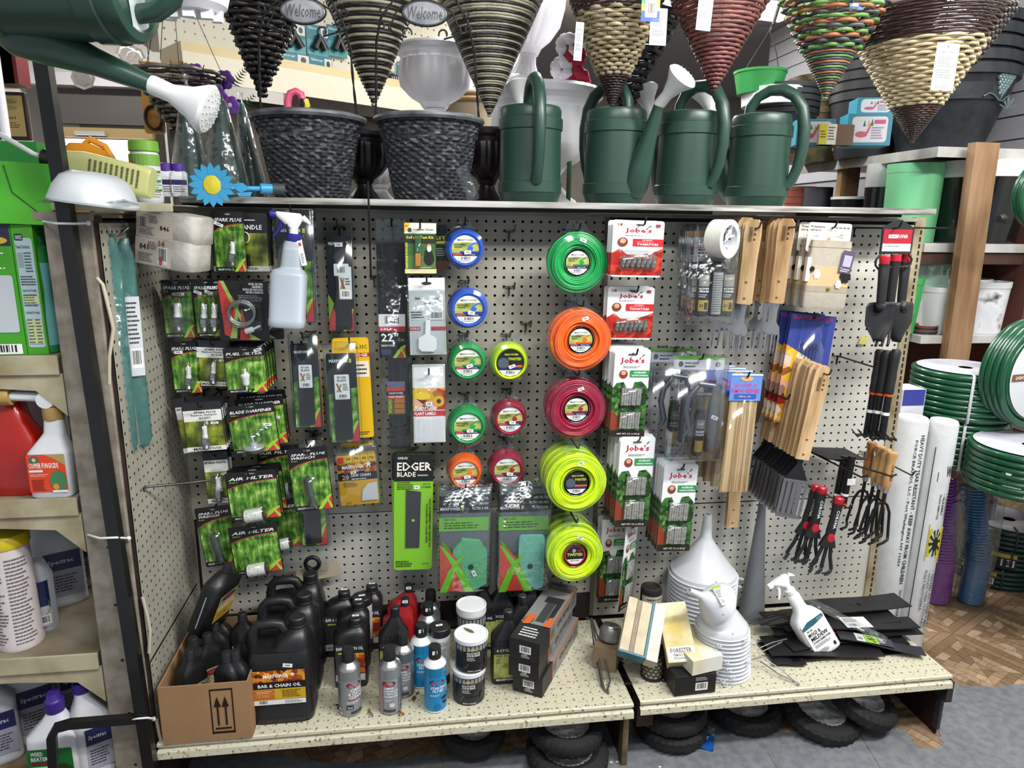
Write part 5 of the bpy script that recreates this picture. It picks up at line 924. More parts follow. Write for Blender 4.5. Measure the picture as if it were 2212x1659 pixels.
artobj('amer','product_label',3.2,1.4,[('r',0,0,1,1,'#b8b4a8'),('t','AMERICAN',.2,.62,.8,.82,'#222'),('t','Genuine Parts & Service',.1,.4,.9,.52,'#222'),('l',.2,.1,.8,.35,3,'#444')],t,(0,0,4.4),R=1.27)
p=atz(1320,1452,DZ); boxthing('filter_box','small kraft box with stained torn top beside the wire hooks','box',(p.x,p.y+1.7,DZ),(2.6,2.9,2.7),(0,0,-.5),mat('#8c7a60',.75,0,.3,8,dark='#6a5a44'))
t=thing('foil_cup','foil-wrapped round filter resting on the small kraft box','filter',(p.x+.2,p.y+1.9,DZ+2.75),(-.2,.2,0)); B().lathe([(1.1,0),(1.25,.3),(1.25,1.2),(1.1,1.5)],mat('#8a8c88',.4,.6,.2,30),28).obj('metal_can',t); B().lathe([(1.1,1.5),(1.0,1.75),(.5,1.9),(.05,1.8)],mat('#b8babc',.15,.95,0,3,1.0,90),28).obj('foil_wrap',t)
# loose wire hooks bundle
def wires(label,pts,r=.1,m=STEEL):
    b=B(); 
    for q in pts: b.tube(q,r,m,6)
    tag(b.obj('loose_wire_hook',loc=(0,0,0)),label,'hook','loose wire hooks on the deck')
q=lambda u,v,z:tuple(atz(u,v,DZ+z)-Vector((0,0,0)))
wires('long chrome double peg hook lying on the deck beside the boxes',[[q(1278,1335,3.2),q(1290,1400,1.6),q(1302,1475,.5),q(1306,1490,.15),q(1316,1498,.15)],[q(1276,1338,2.6),q(1284,1400,1.2),q(1300,1482,.15),q(1306,1490,.15)]])
wires('long chrome peg hook leaning on the deck just right of the double one',[[q(1265,1334,3.0),q(1280,1340,3.2),q(1308,1430,1.2),q(1318,1470,.4),q(1312,1492,.15)]])
wires('thin steel hook sticking out over the deck lip by the front funnels',[[q(1640,1415,1.6),q(1690,1448,.8),q(1727,1480,.15)],[q(1642,1428,.9),q(1680,1455,.5),q(1728,1478,.15)]],.07)
wires('short bright peg hook beside the front funnels',[[q(1640,1400,2.2),q(1668,1388,2.6),q(1700,1380,2.4)],[q(1638,1412,1.2),q(1658,1402,1.6),q(1690,1386,1.9)]],.07)
# ---- funnels ----
FU=frost('#cfd3d8',.12,.3)
def funnel(t,R,ring=True,sp=1.25):
    k=('fun',round(R,2),sp)
    if k not in ARTC:
        H=R*1.55; b=B(); b.lathe([(R*1.04,0),(R*1.05,.06),(R*1.0,.12),(R*.98,.5),(R*.9,.75),(R*.22,H*.72),(R*.17,H*.8),(R*.12,H*sp),(R*.08,H*sp)],FU,48,caps=False); b.box(-.04,-R*.95,.8,.04,-R*.9,.9,FU); ARTC[k]=b.mesh('funnel_cone')
        ARTC[k+('r',)]=B().tube([(R*1.12+.22*cos(a*PI/6),.22*sin(a*PI/6),.06) for a in range(12)],.06,FU,5,True).mesh('hanging_loop')
    put('funnel_cone',ARTC[k],t); 
    if ring: o=put('hanging_loop',ARTC[k+('r',)],t,rot=(0,0,random.uniform(-2.4,-.2)))
def fstack(u,v,R,n,dz,base,tip=0,dx=0,grp=None,sp=1.25):
    p=atz(u,v,DZ); y=p.y+R
    for i in range(n):
        d=n-1-i; o=thing('funnel',f'{base}, {"topmost" if d==0 else ("lowest" if i==0 else ORD[d]+" from the top")}','funnel',(p.x+dx*i,y+.0*i,DZ+.02+dz*i),(0,tip*(i/n),0),grp or base+'s'); funnel(o,R,sp=sp)
    return p.x,y
fx,fy=fstack(1538,1395,3.95,15,.52,'large white plastic funnel in the rear stack')
fx2,fy2=fstack(1586,1478,2.85,12,.47,'white plastic funnel in the front stack',0,-.05,sp=.84)
t=thing('funnel','single white funnel lying on its side between the stacks, spout to the left','funnel'); orient(t,aty(1552,1306,-12.8),aty(1462,1262,-13.8))
funnel(t,2.3,False); artobj('fl','barcode_label',1.2,2.2,[('r',0,0,1,1,'#e2e2dc'),('r',0,.85,1,1,'#8aa83a'),('b',.15,.05,.9,.35),('l',.1,.4,.9,.8,5,'#444')],t,(.9,-1.75,.9),rot=(math.radians(-35),math.radians(60),.5))
# grey cone
c=atz(1628,1322,DZ); t=tag(B().lathe([(1.75,0),(1.75,.1),(1.6,.2),(.95,8),(.55,13.2),(.35,17),(.3,20.2)],mat('#6c7074',.5),32).obj('grey_cone',loc=(aty(1625,1300,-2).x,-2.1,DZ+.02)),'tall slim grey plastic funnel cone standing against the pegboard','funnel')
# ---- trigger sprayers ----
def sprayhead(t,z,body,nose,trig,collar,k=1.0,tip=None,side=-1):
    b=B(); b.lathe([(.62*k,0),(.66*k,.08),(.66*k,.7*k),(.55*k,.8*k)],collar,28,mod=lambda a,z:1+(.02 if int(a*14/PI)%2 else -.02)); b.obj('collar',t,(0,0,z))
    b=B(); s=side; b.loft([(z+.75*k,0,0,.42*k,.42*k,2),(z+1.3*k,0,0,.4*k,.4*k,2.4),(z+1.5*k,s*.1,0,.6*k,.42*k,3),(z+2.2*k,s*.35,0,1.2*k,.42*k,3),(z+2.5*k,s*.55,0,1.25*k,.36*k,3),(z+2.65*k,s*.6,0,1.1*k,.28*k,3)],body,20); 
    b.tube([(-s*.75*k,0,z+2.3*k),(-s*1.2*k,0,z+2.0*k),(-s*1.45*k,0,z+1.75*k)],[.32*k,.2*k,.12*k],body,8); b.obj('sprayer_head',t)
    b=B(); b.M=Matrix.Translation((s*1.55*k,0,z+2.35*k))@Matrix.Rotation(s*PI/2,4,'Y'); b.lathe([(.34*k,0),(.38*k,.1),(.36*k,.55*k),(.2*k,.56*k)],nose,16); b.obj('nozzle',t)
    b=B(); b.tube([(s*1.05*k,0,z+2.0*k),(s*1.1*k,0,z+1.4*k),(s*1.35*k,0,z+.9*k),(s*1.75*k,0,z+.35*k)],[.2*k,.2*k,.18*k,.12*k],trig,8); b.obj('trigger',t)
# hanging empty spray bottle
c=aty(614,600,-9); W_,H_=size(614,640,94,140,-9); t=thing('spray_bottle','empty frosted spray bottle with blue collar and trigger hanging in front','bottle',(c.x+.0,c.y,aty(612,706,-9).z),(0,math.radians(5),0))
FB=frost('#b4bfc9',.16,.3); bl=mat('#23257e',.4)
r_=W_*.42; b=B(); S1=[(0,0,0,r_*.9,r_*.7,4),(.15,0,0,r_,r_*.78,4),(.75,0,0,r_,r_*.78,4),(.8,0,0,r_*.98,r_*.76,4),(4.9,0,0,r_*.98,r_*.76,4),(5.3,0,0,r_*.86,r_*.66,3.4),(5.5,.15,0,r_*.62,r_*.5,3)]
for q_ in range(9): S1+=[(5.6+q_*.2,.2,0,r_*(.6-.012*q_),r_*.46,3),(5.7+q_*.2,.2,0,r_*(.57-.012*q_),r_*.43,3)]
S1+=[(7.6,.25,0,r_*.5,r_*.42,2.6),(8.0,.25,0,r_*.42,r_*.4,2.2)]
b.loft(S1,FB,32,4); b.obj('bottle_body',t)
pr=len(COL.objects); 
e=bpy.data.objects.new('sprayer_top',None)
sprayhead(t,7.9,mat('#e6e9ea',.35),bl,bl,bl,1.0)
for o in t.children:
    if o.name.startswith(('collar','sprayer_head','nozzle','trigger')): o.location.x+=.3*S
artobj('ht','hang_tag',.5,2.3,[('rr',0,0,1,1,.12,'#e8eaea'),('e',.5,.85,.3,.08,'#c84a2c'),('l',.2,.1,.8,.5,6,'#555')],t,(1.45,-.5,5.9),rot=(0,-.25,0))
hook(c.x+.6,aty(612,500,-2).z,9.5,'the hanging spray bottle',lab='long wire peg hook holding the empty spray bottle')
# mold & mildew bottle leaning on the pile
bt=atz(1802,1434,DZ); t=thing('spray_bottle','white mold and mildew remover spray bottle leaning on the blades','bottle',(bt.x+.2,bt.y+2.4,DZ+.25),(math.radians(-16),math.radians(-29),math.radians(8)))
WP=mat('#e4e7ea',.3,coat=.2); b=B(); b.loft([(0,0,0,1.75,1.15,5),(.15,0,0,1.85,1.25,5),(4.4,0,0,1.85,1.25,4.5),(5.0,0,0,1.5,1.05,3.4),(5.5,.0,0,.95,.85,3),(5.9,0,0,.8,.75,2.6)]+[(6.1+.2*q_,0,0,.78-(q_%2)*.04,.72-(q_%2)*.04,2.4) for q_ in range(8)]+[(7.8,0,0,.62,.62,2)],WP,32); b.obj('bottle_body',t)
sprayhead(t,7.7,WP,WP,WP,WP,.95)
artobj('mold','product_label',3.1,4.3,[('rr',0,0,1,1,.2,'#e2e4e4'),('p',[(0,.82),(.55,.84),(.98,.9),(.98,1),(.3,1),(0,.9)],'#2c5c6a'),('t','NATURAL',.7,.93,.92,.955,'#a8ccd8'),('t','SOLUTIONS',.7,.9,.92,.925,'#a8ccd8'),('r',.12,.74,.18,.79,'#3a8a5a'),('r',.2,.74,.26,.79,'#c8a030'),('r',.28,.74,.34,.79,'#b03a2c'),('t','MOLD &',.1,.6,.62,.71,'#15171a'),('t','MILDEW',.12,.47,.86,.58,'#15171a'),('t','STAIN REMOVER',.12,.38,.9,.44,'#15171a'),('l',.12,.26,.85,.35,3,'#666'),('l',.12,.06,.6,.18,3,'#444'),('e',.86,.12,.05,.06,'#222')],t,(0,-1.27,.3))
# ---- pile of mower blades and bags ----
bk=mat('#17171a',.45,0,.3,12,.1,60); 
def blade(label,u0,v0,u1,v1,z,wd,m=bk,th=.12,lab=None,hole=True,z2=None,nm='mower_blade'):
    a=atz(u0,v0,DZ+z); c=atz(u1,v1,DZ+(z2 if z2 is not None else z)); d=c-a; L_=d.length
    t=thing(nm,label,'blade',tuple(a),(0,-math.asin(max(-1,min(1,d.z/L_))),math.atan2(d.y,d.x)),'loose blades piled on the right deck')
    b=B(); n=20; top=[];bot=[]
    for i in range(n+1):
        x=L_*i/n; k=.55*wd if i in(0,n) else .5*wd; zz=.0+.12*sin(i*PI/n*2)
        top+=[(x,-wd*.5,zz),(x,wd*.5,zz)]
    v=top+[(x,y,z_+th) for x,y,z_ in top]; m0=2*(n+1); f=[]
    for i in range(n):
        a_,b_,c_,d_=2*i,2*i+1,2*i+3,2*i+2; f+=[(a_,b_,c_,d_),(m0+d_,m0+c_,m0+b_,m0+a_),(a_,d_,m0+d_,m0+a_),(b_,m0+b_,m0+c_,c_)]
    f+=[(0,m0,m0+1,1),(2*n,2*n+1,m0+2*n+1,m0+2*n)]
    b.add(v,f,m); b.obj('steel_blade',t)
    if hole:
        for x in (.42,.5,.58): B().lathe([(.28,0),(.28,.02)],BLK,14,(L_*x,0,th+.02)).obj('mounting_hole',t)
    if lab: artobj(lab[0],'product_label',lab[1],wd*.95,lab[2],t,(L_*lab[3],-wd*.475,th+.14),rot=(-PI/2,0,0))
    return t
blade('wide black mower blade, rearmost and highest of the pile',1720,1318,1950,1296,2.6,3.2)
blade('broad black blade under the rearmost one',1650,1338,1930,1330,1.9,3.0)
blade('black sheet of bagged blades covering the deck beneath the pile',1655,1412,1955,1385,.15,4.2,mat('#101012',.3,0,.2,12,.3,30),th=.1,hole=False)
blade('dull black blade slanting across the middle of the pile',1700,1395,1960,1352,1.0,2.6)
blade('long black blade nearest the deck front behind the mildew bottle',1660,1405,1900,1405,.7,2.4)
blade('black blade with white paper label and red print in the middle of the pile',1690,1352,1975,1345,1.9,2.4,lab=('wl',3.2,[('r',0,0,1,1,'#d8d8d4'),('l',.1,.5,.6,.9,4,'#333'),('b',.1,.05,.6,.4)],.55))
blade('black blade with a red edge stripe under the white-labelled one',1670,1365,1985,1362,1.2,1.7,lab=('rd',4,[('r',0,.0,1,.4,'#a83028'),('t','BLADE',.1,.5,.5,.9,'#c04a40')],.35))
blade('flat black blade lying along the deck behind the mildew bottle',1650,1390,1950,1378,.6,2.6,hole=False)
blade('bagged blade with green 18 inch label poking out to the right',1810,1372,1995,1408,1.6,1.7,mat('#3b3a42',.35,.3,.2,12),lab=('18',4.2,[('r',0,0,1,1,'#3b3a42'),('r',0,0,.25,1,'#c8c8c4'),('b',.02,.1,.22,.6),('r',.26,0,.6,1,'#9ac43a'),('v','18"',.3,.15,.52,.85,'#1c2410'),('l',.62,.2,.8,.9,5,'#ddd')],.42),z2=.6)
blade('short dark blade stub in front of the mildew bottle',1665,1425,1735,1425,.3,2.0,hole=False)
blade('charcoal blade beside the front funnels, under the sleeve',1640,1345,1720,1352,1.8,1.3,mat('#3a3640',.35,.4),hole=False)
b=B(); A_=atz(1735,1290,DZ+4.2); E_=atz(1915,1385,DZ+2.4); d=E_-A_; n=14
b.loft([(d.length*i/n,0,0,.75+.1*sin(i*1.7),.16+.1*abs(sin(i*2.3)),3) for i in range(n+1)],CLR2,20,3,caps=False)
o=b.obj('crumpled_sleeve',loc=tuple(A_)); o.rotation_euler=d.to_track_quat('Z','Y').to_euler(); tag(o,'crumpled clear plastic sleeve over the pile of blades','sleeve')
wires('twisted black wire clump left of the mildew bottle',[[q(1655+random.uniform(-12,12),1330+k*4,2.6),q(1690,1318+k*5,2.9+.1*k),q(1720+random.uniform(-8,8),1316+k*4,2.6)] for k in range(6)],.12,mat('#2a2825',.8))
c=aty(690,1225,-1.5); t=thing('loose_parts_bag','torn clear parts bag with a dark ring hanging behind the rear jug','bag',(c.x-.3,c.y,c.z-3)); B().prism([(-2.4,1.2),(2.6,1.8),(2.4,3.4),(-2.2,2.9)],-.05,0,mat('#a89c84',.7)).obj('header_card',t,rot=(0,0,.1)); B().tube([(.75*cos(k*PI/10)-.4,-.4,3.7+.75*sin(k*PI/10)) for k in range(20)],.25,BLK,8,True).obj('rubber_ring',t); bubble(t,-1.9,2.6,1.4,5.4,.6,'clear_bag',CLR2)
tag(B().prism([(-.5,0),(.4,.15),(.5,1.1),(-.4,1.0)],-.02,.02,mat('#c8c060',.5)).obj('paper_tag',loc=tuple(aty(1862,745,-.4)),rot=(0,.25,0)),'small yellow paper tag stuck on the pegboard under the trowels','tag')
# ---- litter on the deck and floor ----
for i,(u,v,c_) in enumerate(((800,1543,'#6a5a48'),(867,1543,'#8a5a20'),(894,1508,'#6a4418'),(733,1527,'#2c2620'),(1348,1430,'#3a3028'),(1356,1478,'#2c241c'),(1432,1470,'#2c241c'))):
    p=atz(u,v,DZ); b=B()
    for k in range(7): x,y=random.uniform(-.5,.5),random.uniform(-.3,.3); b.box(x,y,0,x+random.uniform(.1,.5),y+.1,random.uniform(.05,.18),mat(c_,.9))
    o=b.obj('debris',loc=(p.x,p.y,DZ+.01),rot=(0,0,random.uniform(0,3))); tag(o,'small heap of dry '+['splinters beside the first aerosol can','orange crumbs at the Spanish-lettered can','rusty crumbs behind the Spanish-lettered can','dirt by the jug corner','dirt near the tray gap, upper','dirt near the tray gap, lower','dirt right of the tray gap'][i],'debris'); o['kind']='stuff'
for u,v in ((1297,1649),(1320,1647),(1333,1646),(1260,1659),(1425,1657)):
    p=atz(u,v,-56.9); o=B().ball((0,0,.04),.2,mat('#cfc6a8',.7),8,1,.7,.3).obj('paint_drop',loc=(p.x,p.y,-56.9)); tag(o,'pale dried drop on the grey floor, '+{1297:'the left of the close trio',1320:'the middle of the close trio',1333:'the right of the close trio',1260:'the far left',1425:'the far right'}[u],'drop','pale drops on the grey floor')
p=atz(1515,1625,-56.9); t=thing('snack_bag','small blue and silver plastic bag lying on the grey floor','bag',(p.x,p.y+.5,-56.88),(0,0,-.45))
b=B(); V=[];n=9
for i in range(n):
    for j in range(n): x=(i/(n-1)-.5)*3; y=(j/(n-1))*4; V.append((x,y,.25*sin(PI*i/(n-1))*sin(PI*j/(n-1))+random.uniform(0,.16)))
F_=[(i*n+j,(i+1)*n+j,(i+1)*n+j+1,i*n+j+1) for i in range(n-1) for j in range(n-1)]
b.add(V,[f for f in F_ if (f[0]%n)<5],mat('#1c5aa8',.25,.2),False); b.add(V,[f for f in F_ if (f[0]%n)>=5],mat('#a8b0b4',.2,.4),False); b.obj('bag_film',t)
artobj('vel','print',2.2,1.2,[('t','VELVET',.1,.4,.9,.9,'#dfe6ee')],t,(0,.6,.5),rot=(-PI/2,0,0))
# ---- wheels under the deck ----
TY=mat('#161617',.75,0,.1,30,.2,120); RM=mat('#c4c4c2',.4,.15,.2,20)
def wheel(u,v,R,zc,label,tx=0,ty=0,wd=2.0,y=None):
    p=atz(u,v,zc) if y is None else aty(u,v,y); t=thing('spare_wheel',label,'wheel',(p.x,p.y,p.z),(tx,ty,random.uniform(0,3)),'spare wheels under the deck')
    h=wd/2; b=B(); b.lathe([(R*.62,-h*.7),(R*.8,-h),(R*.93,-h*.85),(R,-h*.45),(R,h*.45),(R*.93,h*.85),(R*.8,h),(R*.62,h*.7)],TY,96,mod=lambda a,z:1+(.04 if abs(z)<h*.9 and (int(a*32/PI)+(1 if z>0 else 0))%2 else 0),caps=False); b.obj('tyre',t)
    b=B(); b.lathe([(R*.64,-h*.6),(R*.64,h*.72),(R*.58,h*.6),(R*.5,h*.15),(R*.3,h*.1),(R*.22,h*.4),(R*.12,h*.45),(R*.1,h*.1),(.01,h*.1)],RM,40,caps=False)
    b.obj('rim',t)
    for k in range(5): B().box(-.25,R*.2,h*.1,.25,R*.55,h*.32,RM).obj('spoke',t,rot=(0,0,k*2*PI/5))
wheel(1020,1575,3.6,-55.0,'black-tyred wheel under the left deck, left one',.1)
wheel(1225,1625,4.3,-55.8,'black-tyred wheel flat on the floor under the left deck',.02)
wheel(1222,1572,3.9,-53.4,'black-tyred wheel resting on another under the left deck',.03)
wheel(1448,1562,4.0,-55.7,'black-tyred wheel just right of the deck gap')
wheel(1448,1530,3.9,-53.5,'black-tyred wheel stacked right of the deck gap')
wheel(1605,1525,4.3,-55.7,'black-tyred wheel in the middle under the right deck')
wheel(1768,1530,4.6,-55.2,'pale-rimmed wheel lying tilted under the right deck',math.radians(14),0)
wheel(1855,1505,4.2,-53.6,'spoked wheel propped on its neighbour at the right end',math.radians(20),math.radians(10))
# ================= goods on and above the top board =================
TZ=1.93
CAN=mat('#274439',.36,0,.06,10,.02,60,.5); CAND=mat('#1a3029',.4); WHT=mat('#d9dcdc',.35,0,.05,10,coat=.15); WHW=mat('#ececf2',.42)
def wcan(t):
    if 'can_b' not in ARTC:
        b=B(); b.lathe([(2.75,0),(3.0,.1),(3.38,1.1),(3.46,1.15),(3.46,2.2),(3.34,2.28),(3.28,5),(3.26,7.5),(3.42,7.58),(3.42,8.7),(3.24,8.8),(3.25,9.6),(3.1,9.9),(2.6,10.0),(2.4,9.8),(.01,9.8)],CAN,48,caps=False); b.lathe([(2.75,0),(.01,.02)],CAND,32,caps=False); ARTC['can_b']=b.mesh('can_body')
        b=B(); P=[(0,1.9,9.6)]+[(0,.55*cos(a)-.6-1.0*(1-cos(a)),9.9+2.9*sin(a)) for a in [PI*k/12 for k in range(1,7)]]; 
        P=[(0,1.6,9.5),(0,1.4,10.9),(0,.7,12.0),(0,-.6,12.6),(0,-2.0,12.5),(0,-3.3,11.8),(0,-4.2,10.4),(0,-4.6,8.4),(0,-4.6,6.4),(0,-4.3,4.4),(0,-3.8,3.0),(0,-3.2,2.3)]
        b.tube(P,[.56,.6,.62,.64,.66,.66,.66,.66,.62,.58,.56,.66],CAN,12); ARTC['can_h']=b.mesh('handle')
        b=B(); b.tube([(0,2.4,1.4),(0,2.9,2.2),(0,3.5,4.0),(0,4.4,6.6),(0,5.6,10.0)],[1.3,1.5,1.3,.85,.55],CAN,20,sq=1.0); ARTC['can_s']=b.mesh('spout')
        b=B(); b.lathe([(.56,-.2),(.6,0),(.58,1.1),(.62,1.3),(1.0,2.4),(1.55,3.3),(1.62,3.5),(1.45,3.7),(.01,3.95)],WHT,32,caps=False)
        for r_,n_ in ((.4,6),(.8,11),(1.2,16)):
            for k in range(n_): a=2*PI*k/n_; b.ball((r_*cos(a),r_*sin(a),3.93-.09*r_*r_),.055,mat('#8a8e90',.5) if 0 else WHT,6)
        ARTC['can_r']=b.mesh('sprinkler_rose')
    put('can_body',ARTC['can_b'],t); put('handle',ARTC['can_h'],t); put('spout',ARTC['can_s'],t); r=put('sprinkler_rose',ARTC['can_r'],t,(0,5.6,10.0),(math.radians(-22),0,0)); return r
for u,rz,lab in ((1144,2,'green watering can seen square on its handle, left of the four'),(1325,214,'green watering can with its spout and white rose pointing forward'),(1479,30,'green watering can with ribbed handle turned right, third of the four'),(1632,48,'green watering can at the right end of the row on the board')):
    p=aty(u,425,1.2); t=thing('watering_can',lab,'watering can',(p.x,p.y,TZ),(0,0,math.radians(rz)),'green watering cans on the board'); r=wcan(t)
    if rz==214: r.rotation_euler=(math.radians(-48),0,0)
# tipped can upper left
ax=Vector((.93,-.14,-.03)).normalized(); sy=Vector((-.1,.25,-1)); sy=(sy-ax*sy.dot(ax)).normalized(); sx=sy.cross(ax)
t=thing('watering_can','green watering can hanging tipped over at the upper left, white rose pointing down right','watering can'); 
c=aty(-60,-48,-26); t.matrix_world=Matrix.Translation(W3(*c))@Matrix((sx,sy,ax)).transposed().to_4x4(); r=wcan(t)
artobj('cansk','paper_label',2,3,[('r',0,0,1,1,'#b8c0c4')],t,(0,-.3,9.85),rot=(-PI/2,0,0))
# ---- basketwork pots with hangers ----
PW=multi('weathered_weave',['#15171a','#25272b','#3a3d42','#6c7076'],60,(1,1,2),.5,3,bump=.2)
RIMM=mat('#6c6f74',.45,.1,.5,14,.2,60,dark='#3a3c40')
def wpot(t,R,H,r0):
    k=('wpot',round(R,1))
    if k not in ARTC:
        b=B(); pr=[]; NZ=46
        def rad(z): f=z/H; return r0+(R*.92-r0)*(f**.85)
        n=96; v=[];
        for j in range(NZ+1):
            z=H*.93*j/NZ
            for i in range(n):
                a=2*PI*i/n; w=.11*(1 if ((i//2)+(j//2))%2 else -1)*(0 if abs(z-H*.73)<.25 else 1); q=rad(z)+w+(.12 if z>H*.73 else 0); v.append((q*cos(a),q*sin(a),z))
        b.add(v,[(j*n+i,j*n+(i+1)%n,(j+1)*n+(i+1)%n,(j+1)*n+i) for j in range(NZ) for i in range(n)],PW,False)
        b.lathe([(r0,0),(.01,0)],BLK,32,caps=False); ARTC[k]=b.mesh('woven_body')
        ARTC[k+('r',)]=B().lathe([(R*.93,-.3),(R*1.0,-.35),(R*1.03,-.1),(R*1.02,.15),(R*.9,.35),(R*.82,.2),(R*.8,-.6)],RIMM,64,caps=False).mesh('rim')
    put('woven_body',ARTC[k],t); put('rim',ARTC[k+('r',)],t,(0,0,H*.95))
BM=mat('#151619',.45,.3)
def twist(P,r=.13):
    b=B(); K=len(P)*5; Q=[]
    for i in range(len(P)-1):
        a,c=Vector(P[i]),Vector(P[i+1])
        for k in range(5): Q.append(a.lerp(c,k/5))
    Q.append(Vector(P[-1]))
    for ph in (0,PI): b.tube([q+Vector((.07*cos(i*.9+ph),.07*sin(i*.9+ph),0)) for i,q in enumerate(Q)],r*.62,BM,5)
    return b
def scroll(b,c,r,a0,a1,m=BM):
    b.tube([(c[0]+r*(1-.03*k)*cos(a0+(a1-a0)*k/14),c[1],c[2]+r*(1-.03*k)*sin(a0+(a1-a0)*k/14)) for k in range(15)],.09,m,5)
def hpot(u0,u1,v0,v1,ub0,ub1,y,pu,pv,label,rods):
    cu=(u0+u1)/2; c=aty(cu,v0,y); R=(aty(u1,v0,y).x-aty(u0,v0,y).x)/2; H=c.z-TZ; r0=(aty(ub1,v1,y).x-aty(ub0,v1,y).x)/2
    t=thing('hanging_pot',label,'planter',(c.x,y,TZ),(0,0,0),'basketwork hanging pots'); wpot(t,R,H,r0)
    for P in rods:
        Q=[tuple(aty(a,b_,yy)-Vector((c.x,y,TZ))) for a,b_,yy in P]; twist(Q).obj('twisted_rod',t)
    pc=aty(pu,pv,-4)-Vector((c.x,y,TZ)); pw,ph=size(pu,pv,96,54,-4)
    pl=thing('x','x','x'); bpy.data.objects.remove(pl)
    b=B(); b.M=Matrix.Translation(pc)@Matrix.Rotation(PI/2,4,'X'); b.lathe([(pw/2,0),(pw/2,.1),(pw/2*.94,.16),(pw/2*.9,.1),(.01,.12)],mat('#83878b',.4,.3,.5,20,.3,60,dark='#5a5d62'),36,caps=False,sy=ph/pw); o=b.obj('welcome_plaque',t)
    artobj('welc','raised_lettering',pw*.78,ph*.5,[('t','Welcome',0,0,1,1,'#2c2e32',.25,0)],t,(pc.x,pc.y-.16,pc.z-ph*.25))
    b=B(); b.M=Matrix.Translation(pc); 
    b.tube([(pw*.5*1.02*cos(k*PI/16),-.05,ph*.5*1.04*sin(k*PI/16)) for k in range(32)],.1,BM,5,True)
    for s in (-1,1):
        for (x,z,r_,a,e) in ((pw*.92,0,.36,0,6.2),(pw*.98,-pw*.3,.36,0,6.2),(pw*.74,-pw*.34,.42,2.5,-2),(pw*.42,-pw*.42,.5,3.5,-.6)):
            if s>0: scroll(b,(x,0,z),r_,a,e)
            else: scroll(b,(-x,0,z),r_,PI-a,PI-e)
        b.tube([(s*pw*.45,0,ph*.3),(s*pw*.62,0,ph*.1),(s*pw*.72,0,-ph*.35),(s*pw*.78,0,-ph*.5)],.09,BM,5); b.tube([(s*pw*.42,0,-pw*.52),(s*pw*.74,0,-pw*.42),(s*pw*.8,0,-pw*.3)],.09,BM,5)
    o=b.obj('scrollwork',t); o['kind']='stuff'
    for a in (0,1,2,3,4,5,6,7): pass
    return t
hpot(541,790,247,421,592,742,.5,655,24,'grey basketwork hanging pot with twisted hanger, left of the two',[[(563,240,-1),(560,160,-1.5),(559,90,-2),(565,40,-2.5),(600,0,-2.5),(640,-60,-1)],[(772,260,-1),(764,190,-1.5),(757,110,-2),(742,50,-2.5),(715,0,-2.5),(660,-60,-1)]])
hpot(810,1044,252,424,858,1004,.5,918,29,'grey basketwork hanging pot with twisted hanger, right of the two',[[(812,250,-1),(812,160,-1.5),(813,90,-2),(822,40,-2.5),(850,0,-2.5),(905,-60,-1)],[(1034,255,-1),(1030,190,-1.5),(1024,110,-2),(1010,45,-2.5),(985,0,-2.5),(925,-60,-1)]])
# ---- hanging cone baskets ----
def cone(t,R,H,bands,n=64,waves=16,amp=.13,rt=.17,sp=None,name='wicker'):
    """bands: list of (z0frac,z1frac,material,ring radius,amp); rings woven in and out round the stakes"""
    for bi,(f0,f1,mt,rt_,am) in enumerate(bands):
        b=B(); mts=mt if isinstance(mt,list) else [mt]; z=H*f0; k=0
        while z<H*f1:
            r=max(.12,R*(z/H)**.95); m=mts[k%len(mts)]; w=max(5,int(waves))
            nn=max(16,int(n*min(1,.35+z/H))); 
            b.tube([((r+am*cos(w*2*PI*i/nn+(k%2)*PI))*cos(2*PI*i/nn),(r+am*cos(w*2*PI*i/nn+(k%2)*PI))*sin(2*PI*i/nn),z) for i in range(nn)],rt_,m,5,True)
            z+=rt_*1.85; k+=1
        b.obj('wicker_band',t)['kind']='stuff'
    b=B()
    for i in range(waves): a=2*PI*i/waves; b.tube([(.1*cos(a),.1*sin(a),0),(R*cos(a),R*sin(a),H)],.05,mat('#3c3836',.5),4)
    b.obj('stakes',t)['kind']='stuff'
def hanger(t,R,H,up=14,m=HOOKD):
    b=B()
    for k in range(3): a=k*2*PI/3+.5; b.tube([(R*cos(a),R*sin(a),H),(0,0,H+up)],.045,m,4)
    b.tube([(0,0,H+up),(0,0,H+up+1),(0,.5,H+up+1.6)],.07,m,4); b.obj('wire_hanger',t)
def basket(u0,u1,vt,ua,va,y,H,label,bands,grp='hanging cone baskets',waves=16,tilt=0,up=14,hang_=True,Rf=1.0):
    a=aty(ua,va,y); # apex
    wz=aty((u0+u1)/2,vt,y); R0=(aty(u1,vt,y).x-aty(u0,vt,y).x)/2; f=(wz.z-a.z)/H; R=R0/max(f,.05)**.95*Rf
    t=thing('cone_basket',label,'basket',tuple(a),(0,math.radians(tilt),0),grp); cone(t,R,H,bands,waves=waves)
    if hang_: hanger(t,R,H,up)
    return t,R
def wm(c,d=None,r=.4): return mat(c,r,0,.35,25,spec=.5,dark=d)
DK=wm('#2b2623','#0f0d0c'); LT=wm('#a8a48c','#7a7664'); BR=wm('#45302b','#241816'); BE=wm('#a89a7c','#857858'); BE2=wm('#c8b996','#a59672'); PK=wm('#8a5650','#5e3833'); GRN=wm('#6f9a52','#587c40'); ORG=wm('#b0714e','#8c5838'); GRY=wm('#4c545c','#343a40')
basket(470,640,0,565,204,4,12.2,'near-black woven cone basket at the left of the hanging row',[(0,1,DK,.3,.3)],waves=9,tilt=3)
basket(706,902,0,808,226,5,13.4,'cone basket of spaced pale rods over black, tip above the left pot',[(0,1,[LT,DK],.19,.03)],waves=12)
